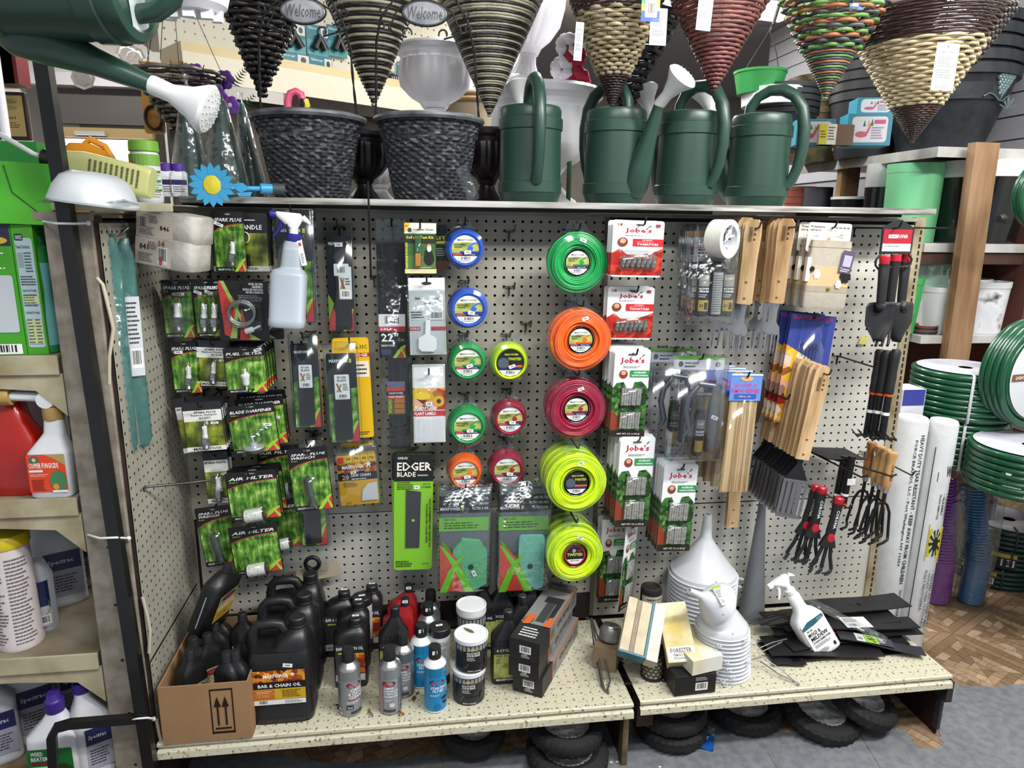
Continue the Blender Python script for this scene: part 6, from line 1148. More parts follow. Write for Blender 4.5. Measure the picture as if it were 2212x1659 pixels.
basket(956,1178,0,1057,250,5,14.6,'fine-ribbed grey straw cone basket beside the white urn',[(0,.38,[LT,DK,LT],.12,.02),(.38,.62,[DK,LT,DK],.12,.02),(.62,1,[LT,LT,DK],.13,.02)],waves=18)
t,R_=basket(1226,1418,0,1322,232,-1,12.6,'brown willow cone basket with a broad beige middle band',[(0,.25,BR,.13,.12),(.25,.7,[BE,BE,BE2],.2,.25),(.7,1,BR,.14,.14)],waves=12)
def htag(t,name,x,y,z,w,h,items,rot=(0,0,0),key=None): return artobj(key,name,w,h,items,t,(x,y,z),rot=rot)
TG=[('r',0,0,1,1,'#dfe1e6'),('t','DIRECTIONS',.2,.78,.8,.83,'#555'),('l',.12,.5,.88,.72,5,'#8a8c90'),('l',.12,.25,.88,.45,4,'#8a8c90'),('l',.2,.05,.8,.1,2,'#8a8c90'),('e',.5,.93,.03,.015,'#555')]
GT=[('r',0,0,1,1,'#a8c83a'),('r',0,.5,.4,1,'#3a9a6a'),('r',0,0,1,.3,'#2a5ab8'),('rr',.2,.12,.85,.6,.1,'#e8e8ea'),('b',.28,.16,.78,.55),('l',.1,.7,.9,.9,3,'#e8ecd0')]
for (u,v,w,h,it,rz,nm,k) in ((1404,8,40,78,GT,0,'barcode_tag','gt'),(1420,58,36,80,TG,0,'paper_tag','tg'),(1247,88,18,86,TG,.05,'paper_tag','tg')):
    q=aty(u,v+h/2,-1-R_*.95 if u>1300 else -4)-Vector(t.location/S)+Vector((0,0,FL)); ww,hh=size(u,v,w,h,-6); htag(t,nm,q.x,q.y,q.z,ww,hh,it,(0,rz,0),k)
t,R_=basket(1468,1660,0,1542,196,-2,11.2,'reddish brown ridged cone basket with a long white tag',[(0,1,PK,.2,.08)],waves=10)
q=aty(1518,66,-6)-Vector(t.location/S)+Vector((0,0,FL)); htag(t,'paper_tag',q.x,q.y,q.z,1.5,4,TG,(0,.05,0),'tg')
t,R_=basket(1702,1905,0,1783,212,-1.5,12,'cone basket braided in green, orange and slate cords',[(0,.4,[GRN,GRY,ORG,GRY],.13,.03),(.4,1,[GRN,GRY,ORG],.22,.28)],waves=9)
q=aty(1850,22,-6)-Vector(t.location/S)+Vector((0,0,FL)); htag(t,'barcode_tag',q.x,q.y,q.z,1.5,3,GT,(0,-.1,0),'gt')
bw=[(0,.3,BR,.12,.08),(.3,.78,[BE2],.19,.2),(.78,1,BR,.14,.12)]
t,R_=basket(1900,2128,92,1970,308,-1,13,'brown and cream willow cone basket at the far right, front of a nested pair',bw,waves=13,tilt=-2,up=10,grp='nested cone baskets')
q=aty(2032,194,-1-R_*.9)-Vector(t.location/S)+Vector((0,0,FL)); htag(t,'paper_tag',q.x,q.y-.3,q.z,2.5,4.4,TG,(0,.06,0),'tg')
t,R_=basket(1912,2132,70,1985,290,3,13,'brown cone basket nested behind the far right one, white tag turned aslant',[(.6,1,BR,.14,.12)],waves=13,tilt=2,up=9,grp='nested cone baskets')
q=aty(2070,65,-4)-Vector(t.location/S)+Vector((0,0,FL)); htag(t,'paper_tag',q.x-1.5,q.y,q.z-.8,4.2,3.2,TG,(0,.45,0),'tg2')
basket(1275,1455,60,1350,250,7,10.5,'black cone basket with pale zigzag wire behind the watering cans',[(0,1,[wm('#1c1f20','#0c0d0e')],.4,.2)],waves=9)
basket(322,465,195,395,300,12,7.4,'dark looped-wire cone basket behind the white rose at the left',[(0,1,[DK,wm('#6a6252')],.25,.3)],waves=9,up=12)
# ---- urns ----
def urn(t,R,H,m,fl=16,name='urn_bowl'):
    k=('urn',round(R,1),round(H,1),m)
    if k not in ARTC:
        b=B(); b.lathe([(R*.62,0),(R*.64,H*.03),(R*.6,H*.06),(R*.5,H*.09)],m,48); b.lathe([(R*.5,H*.09),(R*.3,H*.2),(R*.26,H*.27)],m,48,mod=lambda a,z:1+.04*cos(fl*a),caps=False); b.lathe([(R*.32,H*.27),(R*.36,H*.3),(R*.4,H*.33)],m,48); ARTC[k]=b.mesh('pedestal')
        b=B(); b.lathe([(R*.38,H*.33),(R*.62,H*.4),(R*.85,H*.52),(R*.9,H*.66),(R*.86,H*.82)],m,96,mod=lambda a,z:1+.05*abs(cos(fl*a/2)),caps=False); b.lathe([(R*.86,H*.82),(R*.88,H*.88),(R*1.0,H*.92),(R*1.02,H*.97),(R*.96,H),(R*.85,H*.98),(R*.8,H*.85)],m,72,mod=lambda a,z:1+.012*cos(36*a),caps=False); ARTC[k+('b',)]=b.mesh(name)
    put('pedestal',ARTC[k],t); put(name,ARTC[k+('b',)],t)
def urnat(u,vb,y,R,H,m,label,z=None,rot=(0,0,0)):
    p=aty(u,vb,y); t=thing('garden_urn',label,'urn',(p.x,y,p.z if z is None else z),rot,'garden urns'); urn(t,R,H,m); return t
rk=B().box(20,10.5,-57,46,24,-56,mat('#5c554a',.7)).box(20,23.5,-57,46,24,1.3,mat('#5c554a',.7)); [rk.box(20,10.5,z,46,24,z+.7,mat('#8a8272',.7)) for z in (-30,-14,1.2)]
tag(rk.obj('rear_shelving'),'plain wooden shelving standing behind the gondola under the white urns','shelving')
q=aty(940,300,15); urnat(940,300,15,4.8,8.9,WHW,'white fluted urn stand hidden behind the right basketwork pot',TZ)
urnat(940,245,15,4.7,9.6,WHW,'white fluted urn showing above the right basketwork pot',TZ+8.95)
urnat(1172,350,15,7.2,14.2,WHW,'large white fluted urn behind the leftmost watering can',TZ)
urnat(1128,235,15,3.8,15,WHW,'tall slender white urn tilting to the right on top of the large one',TZ+14.2,(0,math.radians(9),0))
urnat(787,420,8.5,3.2,7.9,mat('#141416',.35),'small black fluted urn between the two basketwork pots',TZ)
urnat(1052,420,9.5,3.2,8.6,mat('#1c1416',.35),'small dark urn behind the right rim of the right basketwork pot',TZ)
urnat(820,420,18,3.6,7.6,WHW,'small white fluted urn in the gap between the basketwork pots',TZ)
# ---- small things on the board ----
p=aty(645,237,1); t=thing('flamingo','pink flamingo ornament poking out of the left basketwork pot','ornament',(p.x-.6,1.5,TZ+.6))
b=B(); fm=mat('#d85a7c',.35); zz=aty(640,196,1).z-TZ-.6; b.tube([(-.6,0,0),(-.55,0,zz-2),(-.5,0,zz-.9),(-.2,0,zz-.2),(.35,0,zz),(.85,0,zz-.25),(1.0,0,zz-.9),(1.25,0,zz-1.6)],[.42,.4,.38,.38,.4,.42,.36,.3],fm,12); b.obj('neck',t)
b=B(); b.tube([(1.15,-.02,zz-.8),(1.35,-.02,zz-1.3),(1.2,-.02,zz-2.0)],[.42,.4,.2],mat('#e0c83a',.4),10); b.tube([(1.0,-.2,zz-.7),(1.05,-.2,zz-1.2),(.9,-.2,zz-1.9)],[.3,.3,.15],BLK,8); b.obj('beak',t)
# bagged parasols / cone trees
def bagcone(u,vt,vb,w,y,label,lean=0,back='#2b4038'):
    p=aty(u,vb,y); H=aty(u,vt,y).z-TZ; W_=size(u,vb,w,10,y)[0]; t=thing('bagged_cone',label,'garden cover',(p.x,y,TZ),(0,math.radians(lean),0),'dark green cones in clear bags')
    B().lathe([(W_*.42,.2),(W_*.4,H*.1),(W_*.1,H*.86),(.1,H*.93)],mat(back,.6,0,.3,14),20,mod=lambda a,z:1+.05*cos(5*a)).obj('folded_fabric',t)
    b=B(); b.lathe([(W_*.5,0),(W_*.52,H*.2),(W_*.2,H*.8),(.12,H*.93),(.3,H)],clear('#f6fafb',.05,.14,'crinkled_bag',.45,bump=.4),14,mod=lambda a,z:1+.12*sin(3*a+z*2),caps=False); b.obj('clear_bag',t); return t
bagcone(412,158,398,74,-1,'dark green cone in a clear bag, left of three on the board',2)
bagcone(492,182,398,92,-1.5,'dark green cone in a clear bag, middle of three on the board',-1)
bagcone(548,200,398,60,4,'dark green cone in a clear bag, behind the left basketwork pot',-4)
# daisy sprinkler
c=aty(458,400,-7.6); t=thing('daisy_sprinkler','sky-blue daisy sprinkler wand with yellow centre lying on the board edge','sprinkler',(c.x,c.y,c.z),(0,0,math.radians(8)))
bm_=mat('#3a9ac8',.35)
pk='petal'; P=[(-.06,.55),(-.3,1.1),(-.26,1.6),(0,2.0),(.26,1.6),(.3,1.1),(.06,.55)]
ARTC[pk]=B().prism(P,-.05,.03,bm_).mesh('petal')
for k in range(16): put('petal',ARTC[pk],t,(0,.03*(k%2),0),(math.radians(6),k*2*PI/16,0))
b=B(); b.M=Matrix.Rotation(PI/2,4,'X'); b.lathe([(.85,-.15),(.85,0),(.7,.2),(.01,.3)],mat('#d8c834',.4,0,.1,60,.3,200),24,caps=True,sy=1.15); b.obj('flower_center',t)
b=B(); e=aty(600,408,-5)-c; b.tube([(.2,.1,-.3),(1.8,.6,-.2),(e.x-1.2,2.2,e.z)],[.22,.2,.24],bm_,10); b.tube([(e.x-1.3,2.2,e.z),(e.x-.2,2.5,e.z)],.48,bm_,14); b.prism([(1.3,.1),(2.6,.3),(3.2,-.2),(2.4,-.6)],.4,.45,bm_); b.prism([(2.0,-.6),(3.4,-.5),(3.2,-.9),(2.2,-.9)],.4,.5,bm_); b.obj('wand',t); B().tube([(e.x-.2,2.5,e.z),(e.x+.9,2.7,e.z)],.55,mat('#3a3f42',.6),16).obj('hose_coupling',t)
# small clear clip leaning on right pot
c=aty(1035,400,-5); t=tag(B().prism(rr(-.6,-.0,.6,3.6,.3),-.1,0,SHELL).ball((0,-.3,1.4),.7,CLR,12,.8,.6,1.4).obj('clear_blister',loc=(c.x-.4,c.y+.3,TZ+.05),rot=(0,math.radians(-26),0.3)),'empty clear blister leaning on the right basketwork pot','packaging')
# ---- left end top: jar, bottles, odds ----
tg=B().box(-30,-15.9,-.4,-1,-1,.25,mat('#8a7f6c',.7,0,.3,8)); tag(tg.obj('top_board'),'grimy board on top of the left end carrying jars and bags','board')
def onleft(name,label,cat,u,v,y,rz=0): p=aty(u,v,y); return thing(name,label,cat,(p.x,y,.3),(0,0,rz))
t=onleft('shaker_jar','white shaker jar with bright green lid','jar',322,440,-8); t.location.z=(aty(322,440,-8).z+FL)*S
b=B(); b.lathe([(1.15,0),(1.25,.15),(1.3,.6),(1.25,1.1),(1.2,4.2),(1.05,4.5)],mat('#d9dce0',.35),32); b.obj('jar_body',t); B().lathe([(1.2,4.45),(1.25,4.5),(1.22,5.3),(1.1,5.4)],mat('#76ac3a',.4),32,mod=lambda a,z:1+.01*cos(40*a)).obj('lid',t)
artobj('sj','wrap_label',3.9,3.9,[('r',0,0,1,1,'#dfe2e4'),('r',0,.75,1,1,'#7cae4a'),('rr',.05,.05,.45,.9,.1,'#cfd2d6'),('t','Ortho',.14,.78,.4,.85,'#b8382c'),('l',.08,.1,.42,.72,14,'#666'),('r',.6,.6,.95,.65,'#4a8a3a'),('r',.6,.4,.95,.45,'#4a8a3a'),('r',.6,.2,.95,.25,'#4a8a3a'),('l',.6,.05,.95,.58,10,'#999')],t,(0,0,.3),R=1.27)
for u,lab in ((365,'purple-capped white bottle right of the shaker jar'),(392,'purple-capped white bottle, second right of the shaker jar')):
    p=aty(u,438,-2); t=thing('small_bottle',lab,'bottle',(p.x,-2,1.94),(0,0,.2),'purple-capped bottles on the board'); B().loft([(0,0,0,.8,.6,5),(2.2,0,0,.8,.6,5),(2.5,0,0,.5,.45,3)],mat('#cfd0d8',.4),20).obj('bottle_body',t); B().lathe([(.62,2.4),(.62,3.1),(.5,3.15)],mat('#4a2c8a',.4),20).obj('cap',t); artobj('pb','product_label',1.4,1.6,[('r',0,0,1,1,'#d8dae0'),('r',0,.5,1,.8,'#23285a'),('l',.1,.05,.9,.45,3,'#555')],t,(0,-.61,.3))
# lying yellow bottle with black collar and tube
c=aty(215,385,-14); t=thing('sprayer_bottle','pale yellow bottle lying on its side with black collar and clear tube','bottle',(c.x-3.2,c.y,c.z+1.3),(0,math.radians(103),0))
yb_=mat('#cfd08a',.4); B().loft([(0,0,0,.6,.6,2),(.5,0,0,.9,.8,3),(2.2,0,0,1.25,1.0,4),(7.2,0,0,1.25,1.0,4),(7.4,0,0,1.1,.9,4)],yb_,28).obj('bottle_body',t); B().lathe([(.62,-.9),(.7,-.8),(.7,0),(.5,.1)],BLK,20,mod=lambda a,z:1+.03*cos(20*a)).obj('collar',t); B().tube([(0,0,-.8),(-.1,0,-1.6),(-.6,0,-3),(-1.0,0,-4.2)],.2,WHT,8).obj('dip_tube',t); artobj(None,'fine_print',1.6,4,[('l',0,0,1,1,10,'#6a6a4a')],t,(0,-1.02,2.8))
c=aty(198,405,-17); t=tag(B().lathe([(3.1,0),(3.15,.15),(2.8,1.2),(2.3,2.0),(1.6,2.4),(.01,2.5)],frost('#d4dadd',.15),36,caps=False).obj('plastic_bowl',loc=(c.x,c.y,c.z-1.3),rot=(0,.12,0)),'upturned translucent white plastic bowl in front of the yellow bottle','bowl')
c=aty(190,428,-18); b=B(); V=[];n=12
for i in range(n):
    for j in range(6): V.append(((i/(n-1)-.5)*6.5,(j/5-.5)*3,.9*sin(PI*i/(n-1))*sin(PI*j/5)+random.uniform(0,.25)))
b.add(V,[(i*6+j,(i+1)*6+j,(i+1)*6+j+1,i*6+j+1) for i in range(n-1) for j in range(5)],clear('#e8ecee',.25,.2,'crinkled_bag',.7,bump=.8),True); tag(b.obj('clear_bag',loc=(c.x,c.y,c.z-.5)),'crumpled clear plastic bag with coloured confetti below the white bowl','bag')
c=aty(195,352,-6); t=thing('orange_jug','orange plastic jug with red emblem behind the yellow bottle','jug',(c.x,c.y,.3)); B().loft([(0,0,0,2.4,1.6,4),(4.2,0,0,2.4,1.6,4),(5.4,-.3,0,1.8,1.2,3),(6.0,-.6,0,.9,.9,2.4)],mat('#d08a1c',.4),28).obj('jug_body',t); B().tube([(-.4,0,5.8),(.2,0,6.4),(1.4,0,5.8),(2.0,0,4.6)],.3,mat('#d08a1c',.4),10).obj('handle',t); artobj(None,'emblem',1.8,1.6,[('e',.5,.6,.25,.3,'#b8402c'),('t','FERTILOME'[:7],0,0,1,.25,'#b8402c')],t,(.3,-1.62,2.6))
# paper lying flat, leaf-like papers
c=aty(1,1,1); p=aty(350,441,-9); tag(B().box(-2.6,-2,0,2.6,2,.12,mat('#8a8478',.8,0,.3,10)).obj('paper_pad',loc=(p.x,-9,aty(350,446,-9).z)),'grimy stack of papers under the shaker jar','paper')
p=aty(300,446,-14); tag(B().prism([(-2.4,0),(2.2,-.1),(2.4,.1),(0,.25),(-2.2,.12)],-1.6,1.6,mat('#c8d0d4',.6)).obj('paper_sheet',loc=(p.x-.6,-13.6,.9)),'pale sheet of paper lying at the corner of the top channel','paper')
# purple flowers
c=aty(468,188,14); t=thing('artificial_flowers','bunch of purple artificial flowers with fern fronds','flowers',(c.x,c.y,TZ)); h=c.z-TZ
B().tube([(0,0,0),(0,0,h*.8)],.5,mat('#3a5a34',.7),8).obj('stem',t)
pm2=mat('#5a3aa0',.7,0,.4,30,dark='#8a3a9a')
for k in range(9):
    b=B(); 
    for q in range(6): a=q*PI/3; b.prism([(0,0),(.5,.5),(.3,1.2),(-.3,1.2),(-.5,.5)],-.04,.04,pm2)if 0 else b.ball((.6*cos(a),random.uniform(-.2,.2),.6*sin(a)),.55,pm2,8,1,.4,1)
    b.ball((0,-.2,0),.3,mat('#d8d8e8',.6),8); b.obj('blossom',t,(random.uniform(-2,2),random.uniform(-1.5,.5),h+random.uniform(-2.4,1.6)))
for k,(dx,dz) in enumerate(((-2.6,1.5),(2.6,1.2),(3.2,-1.5))):
    b=B()
    for q in range(7): b.prism([(0,q*.35),(.9-.1*q,q*.35+.35),(0,q*.35+.2),(-.9+.1*q,q*.35+.35)],-.03,.03,mat('#2c5a30',.7))
    b.obj('fern_frond',t,(dx*.8,-.5,h+dz-1),(0,(dx)*.25,0))
# white & red flowers near urns
c=aty(1236,150,12); t=thing('artificial_flowers','crimson and white artificial flowers standing behind the second watering can','flowers',(c.x,12,TZ)); h=c.z-TZ; B().tube([(0,0,0),(0,0,h)],.3,mat('#3a5a34',.7),8).obj('stem',t)
for (du,dv,r_,cc) in ((5,-30,1.5,'#a81c40'),(10,25,1.7,'#a81c40'),(14,65,1.0,'#a81c40'),(-10,-50,1.5,'#e6e0e6'),(-22,0,1.5,'#e2dfe6'),(-14,50,1.4,'#d87aa0'),(-30,70,1.2,'#dcdce0'),(20,-62,1.2,'#ece8ec')):
    p=aty(1236+du,150+dv,12)-Vector((c.x,12,TZ)); b=B(); mm=mat(cc,.7,0,.25,30)
    for q in range(9): a=q*2*PI/9; b.ball((p.x+r_*.55*cos(a),-.1*(q%3),p.z+r_*.55*sin(a)),r_*.5,mm,8,1,.35,1)
    b.obj('blossom',t)
# white pot bottom hanging at the top
c=aty(415,-20,-14); t=thing('white_pot','white hanging plastic pot with stub feet seen from below at the top left','planter',(c.x,c.y,aty(415,28,-14).z)); B().lathe([(1.9,0),(2.5,.5),(2.75,1.4),(2.9,5)],WHW,40).obj('pot_body',t)
for k in range(5): a=-PI/2+(k-2)*.8; B().prism([(-.45,0),(.35,0),(.45,1.2),(-.5,1.2)],-.3,.3,WHW).obj('foot',t,(1.75*cos(a),1.2*sin(a),-.6),(0,0,0))
hanger(t,2.8,5,12)
# yellow-orange cards hanging far left
for u,v,w,h,y,lab in ((329,212,46,156,22,'orange display card holding a black coiled hose, left one'),(388,155,44,40,24,'orange display card top peeping out behind the cone bag')):
    c=aty(u,v,y); W_,H_=size(u,v,w,h,y); t=thing('orange_card',lab,'card',(c.x,y,c.z-H_/2)); cardback(t,W_,H_,'#c88a20',.4); artobj(None,'print',W_,H_,[('rr',.35,.78 if h>60 else .2,.95,.96,.3,'#b8b09a'),('t','WICKED',.4,.9 if h>60 else .6,.9,.93 if h>60 else .75,'#222'),('t','WATER',.45,.85 if h>60 else .4,.85,.88 if h>60 else .55,'#222'),('r',.7,.03,.9,.08,'#3a4a8a')],t)
    B().tube([(0,0,H_-.3),(0,.5,48.5-(c.z-H_/2))],.05,HOOKD,4).obj('hanging_wire',t)
    if h>60: b=B(); [b.tube([(.1+1.0*cos(a*PI/10)*1.0,-.3-.15*k,H_*.22+1.4*sin(a*PI/10)) for a in range(20)],.16,BLK,6,True) for k in range(3)]; b.obj('hose_coil',t)
# iron rod through the board
p=aty(796,430,-6.4); tag(B().tube([(0,0,1.6),(0,0,-7.4),(0,.4,-7.6),(0,6,-7.8)],.11,HOOKD,6).tube([(-.5,5.9,-7.8),(.5,5.9,-7.8)],.1,HOOKD,6).tube([(0,5.9,-7.8),(0,5.8,-9)],.1,HOOKD,6).obj('long_hook',loc=(p.x,p.y,TZ)),'long rusty iron hook reaching from the board down to the pegboard','hook')
# ================= tools at the right end of the pegboard =================
GRIP=mat('#1b1c1f',.55,0,.1,30,.15,120); REDP=mat('#b01e30',.35); STB=mat('#202124',.4,.5); LWOOD=mat('#c8a06a',.4,0,.25,18,stretch=(3,3,.5),dark='#a87c48',coat=.3)
# header with three trowels
c=aty(1938,510,-7); t=thing('trowel_rack','black hanger rack with a red and white header plate','rack',tuple(c))
b=B(); b.prism([(-1.8,-1.9),(1.8,-1.9),(1.8,.9),(.3,1.7),(-.3,1.7),(-1.8,.9)],-.08,.08,GRIP); b.tube([(-1.6,0,-1.9),(-2.1,0,-2.5),(-2.1,0,-3.1),(-1.7,0,-3.5)],.12,GRIP,6); b.tube([(1.6,0,-1.9),(2.1,0,-2.4),(2.0,0,-3),(1.5,0,-3.3)],.12,GRIP,6); b.tube([(-1.7,0,-3.4),(1.6,0,-3.2)],.1,GRIP,6); b.obj('frame',t)
artobj('cor','header_print',3.3,2.3,[('r',0,.35,1,1,'#a82434'),('r',0,0,1,.35,'#dcdce0'),('t','CORONA',.28,.6,.86,.78,'#f2f2f2'),('t','Eco Extended Reach',.08,.2,.6,.27,'#333'),('s',.32,.68,.3,.16)],t,(0,-.1,-1.6))
def trowel(u0,v0,u1,v1,y,label,flip=1,scoop=True):
    a=aty(u0,v0,y); e=aty(u1,v1,y); L_=(e-a).length; t=thing('garden_trowel',label,'trowel',tuple(e),(0,math.atan2(a.x-e.x,a.z-e.z),0),'black and red trowels'); H=L_
    B().lathe([(.5,H-.9),(.55,H-.8),(.58,H-.1),(.45,H)],REDP,20,sy=.8).obj('red_end_cap',t); 
    B().lathe([(.42,H*.42),(.5,H*.5),(.52,H*.7),(.58,H*.84),(.52,H*.86),(.6,H-.9)],GRIP,20,sy=.85).obj('grip',t)
    if scoop:
        b=B(); v=[];n=9;K=12
        for j in range(K):
            f=j/(K-1); z=H*.46*f; w=1.75*min(1,.25+1.6*f)*(1 if f<.93 else .85)
            for i in range(n): s=(i/(n-1)-.5)*2; v.append((s*w,flip*(.75*(s*s)-.5),z))
        F_=[(j*n+i,j*n+i+1,(j+1)*n+i+1,(j+1)*n+i) for j in range(K-1) for i in range(n-1)]
        b.add(v,F_,GRIP,True); b.tube([(0,-flip*.45,H*.36),(0,-.1,H*.45)],[.3,.45],GRIP,10); o=b.obj('scoop_blade',t); so=o.modifiers.new('s','SOLIDIFY'); so.thickness=.1*S
    return t
trowel(1912,552,1895,738,-7.6,'black trowel with red end hanging at the left of the rack',-1)
trowel(1958,548,1938,738,-6.2,'black trowel with red end hanging at the right of the rack, scoop facing out',1)
a=aty(1936,550,-6.8); t=thing('hand_cultivator','black and red hand cultivator between the two trowels','cultivator',tuple(a))
B().lathe([(.45,-.8),(.55,-.7),(.55,0)],REDP,18).obj('red_end_cap',t); B().lathe([(.4,-5.6),(.5,-5),(.5,-1.6),(.55,-.8)],GRIP,18).obj('grip',t)
for k in (-1,0,1): B().tube([(0,0,-5.4),(k*.5,0,-6.6),(k*.7-.3,-.1,-9.6),(k*.7-.9,-.8,-9.8)],.16,GRIP,8).obj('tine',t)
def phook(u,v,u1,v1,ln,label,y0=0):   # hook whose arm runs from its holes to its tip
    p=aty(u,v,-.2); hook(p.x,p.z,ln,'',lab=label,m=HOOKD)
phook(1845,492,0,0,8.2,'long black peg hook carrying the trowel rack'); phook(1962,492,0,0,7,'black peg hook sticking out past the right upright')
phook(1808,768,0,0,7.5,'long dark peg hook carrying the long-handled rakes'); phook(1640,835,0,0,7,'long peg hook carrying the slotted turners')
# long handle rakes: black grips, orange ring, tines
def rake(u,v,vb,y,label,n=4):
    a=aty(u,v,y); L_=a.z-aty(u,vb,y).z; t=thing('hand_rake',label,'rake',(a.x,y,a.z-L_),(0,math.radians(2),0),'long-handled hand rakes')
    B().lathe([(.42,L_*.5),(.5,L_*.53),(.46,L_*.6),(.5,L_*.68),(.46,L_*.76),(.52,L_*.88),(.55,L_*.97),(.4,L_)],GRIP,18).obj('grip',t); B().lathe([(.44,L_*.475),(.48,L_*.49),(.46,L_*.5)],mat('#c8501c',.4),18).obj('orange_ring',t); B().lathe([(.4,0),(.4,L_*.48)],STB,14).obj('shaft',t); B().lathe([(.42,0),(.42,.35)],mat('#e6e6e8',.4),14).obj('paper_band',t,(0,0,L_*.26))
    b=B()
    for k in range(5): x=(k-2)*.75; b.tube([(0,0,.2),(x*.7,-.4,-.1),(x-.3,-1.0,-.1),(x-1.4,-1.3,.9)],.07,STB,5)
    b.box(-1.5,-.5,-.12,1.6,.1,.0,STB); b.obj('tines',t)['kind']='stuff'
rake(1896,755,936,-5.4,'black-gripped hand rake, leftmost of three over the wood-handled cultivators'); rake(1912,757,938,-6.4,'black-gripped hand rake, middle of three over the cultivators'); rake(1930,755,944,-7.4,'black-gripped hand rake, nearest the right upright')
# wooden handled cultivators
def wcult(u,v,y,label,s=1,col=LWOOD):
    a=aty(u,v,y); t=thing('hand_cultivator',label,'cultivator',(a.x,a.y,a.z-11),(0,math.radians(3),math.radians(-15)),'wood-handled three-tine cultivators')
    B().lathe([(.36,6.5),(.5,7.0),(.52,8.5),(.42,9.8),(.6,10.6),(.55,10.9),(.3,11)],col,20).obj('wooden_handle',t); B().lathe([(.33,6.0),(.36,6.55)],SS,14).obj('ferrule',t)
    B().tube([(0,0,6.2),(0,0,4.6)],.2,STB,8).obj('shank',t)
    for k in (-1,0,1): B().tube([(0,0,4.9),(k*.5,0,4.5),(k*.9,0,3.6),(k*1.25,0,.7),(k*1.2,-.2,.25),(k*1.0-.6,-1.0,.15),(k*1.0-1.6,-2.2,.35)],.16,STB,8).obj('tine',t)
    artobj('coh','handle_print',.25,2.0,[('v','CORONA',.0,0,1,1,'#3a2c1c')],t,(.1,-.54,7.6))
for i,(u,v,y) in enumerate(((1874,953,-3.6),(1892,962,-4.9),(1905,968,-6.1),(1918,975,-7.3))): wcult(u,v,y,'wood-handled three-tine cultivator, '+('rearmost and reddest','second from the pegboard','third from the pegboard','nearest, its brand print facing out')[i],col=LWOOD if i else mat('#a8743c',.4,0,.25,18,coat=.3))
p=aty(1867,975,-.2); hook(p.x,p.z,9.2,'',lab='dark peg hook carrying the wood-handled cultivators')
# red black cultivators lower
def rcult(u,v,ub,vb,y,label):
    a=aty(u,v,y); e=aty(ub,vb,y); L_=(a-e).length; t=thing('hand_cultivator',label,'cultivator',tuple(e),(0,math.atan2(a.x-e.x,a.z-e.z),math.radians(-12)),'red and black cultivators')
    B().lathe([(.5,L_-.85),(.56,L_-.75),(.58,L_-.15),(.45,L_)],REDP,20,sy=.85).obj('red_end_cap',t); B().lathe([(.42,L_*.42),(.5,L_*.47),(.55,L_*.55),(.5,L_*.7),(.6,L_-.85)],GRIP,20,sy=.9).obj('grip',t); artobj('corw','grip_lettering',.35,2.3,[('v','CORONA',0,0,1,1,'#e8e8e8')],t,(.05,-.55,L_*.6))
    b=B(); b.M=Matrix.Translation((0,-.42,L_*.47))@Matrix.Rotation(PI/2,4,'X'); b.lathe([(.42,0),(.42,.12),(.3,.16)],REDP,20,sy=1.3); b.obj('thumb_pad',t)
    B().loft([(L_*.34,0,0,1.0,.45,3),(L_*.42,0,0,.75,.5,3),(L_*.48,0,0,.5,.45,3)],GRIP,16).obj('socket',t)
    for k in (-1,0,1): B().tube([(k*.35,0,L_*.4),(k*.7,0,L_*.2),(k*1.15,0,.5),(k*1.1,-.1,.15),(k*1.0-.5,-.8,.1),(k*.9-1.1,-1.7,.4)],.22,GRIP,8,sq=.7).obj('tine',t)
rcult(1762,1045,1718,1205,-4,'red-capped black cultivator, rearmost of three at the bottom right'); rcult(1776,1050,1742,1212,-5.3,'red-capped black cultivator, middle of three at the bottom right'); rcult(1812,1072,1772,1232,-6.6,'red-capped black cultivator, nearest of three, white price tag')
p=aty(1755,1048,-.2); hook(p.x,p.z,8,'',lab='peg hook through the red-capped cultivators')
def hrake(u,v,label,y):
    a=aty(u,v,y); L_=a.z-aty(u,1085,y).z; t=thing('hand_hoe',label,'hoe',(a.x,a.y,a.z-L_),(0,math.radians(4),0),'black hand hoes'); B().lathe([(.42,0),(.42,L_)],STB,16).obj('shaft',t); B().lathe([(.44,.9),(.44,1.2)],mat('#e0e0e0',.4),14).obj('paper_band',t); B().lathe([(.45,-.4),(.48,0)],mat('#c8501c',.4),14).obj('orange_cap',t)
hrake(1818,985,'black hoe shaft hanging head up, left of the pair',-4.4); hrake(1834,985,'black hoe shaft hanging head up, right of the pair',-5.6)
a=aty(1795,980,-3); t=thing('hoe_plate','flat black hoe blade on the hook above the two shafts','hoe',(a.x,a.y,a.z)); B().add([(-2.6,2.4,.2),(2.4,1.0,.3),(2.8,-2.6,.1),(-1.2,-1.6,-.1),(-2.6,2.4,.1),(2.4,1.0,.2),(2.8,-2.6,.0),(-1.2,-1.6,-.2)],[(0,1,2,3),(7,6,5,4),(0,4,5,1),(1,5,6,2),(2,6,7,3),(3,7,4,0)],STB).obj('steel_plate',t); B().tube([(-2.4,2,.1),(1,-4.6,-1.3),(1.6,-5,-1)],.12,STB,6).tube([(-1,-.5,-.2),(4.6,-5,-1.2),(5,-5.2,-.9)],.12,STB,6).obj('wire_arm',t)
t=tag(B().prism([(-.5,0),(.5,0),(.5,.8),(-.5,.8)],-.02,.02,mat('#dcdce0',.5)).obj('price_tag',loc=tuple(aty(1838,1048,-6.3))),'small white price tag hanging beside the hoe shafts','tag')
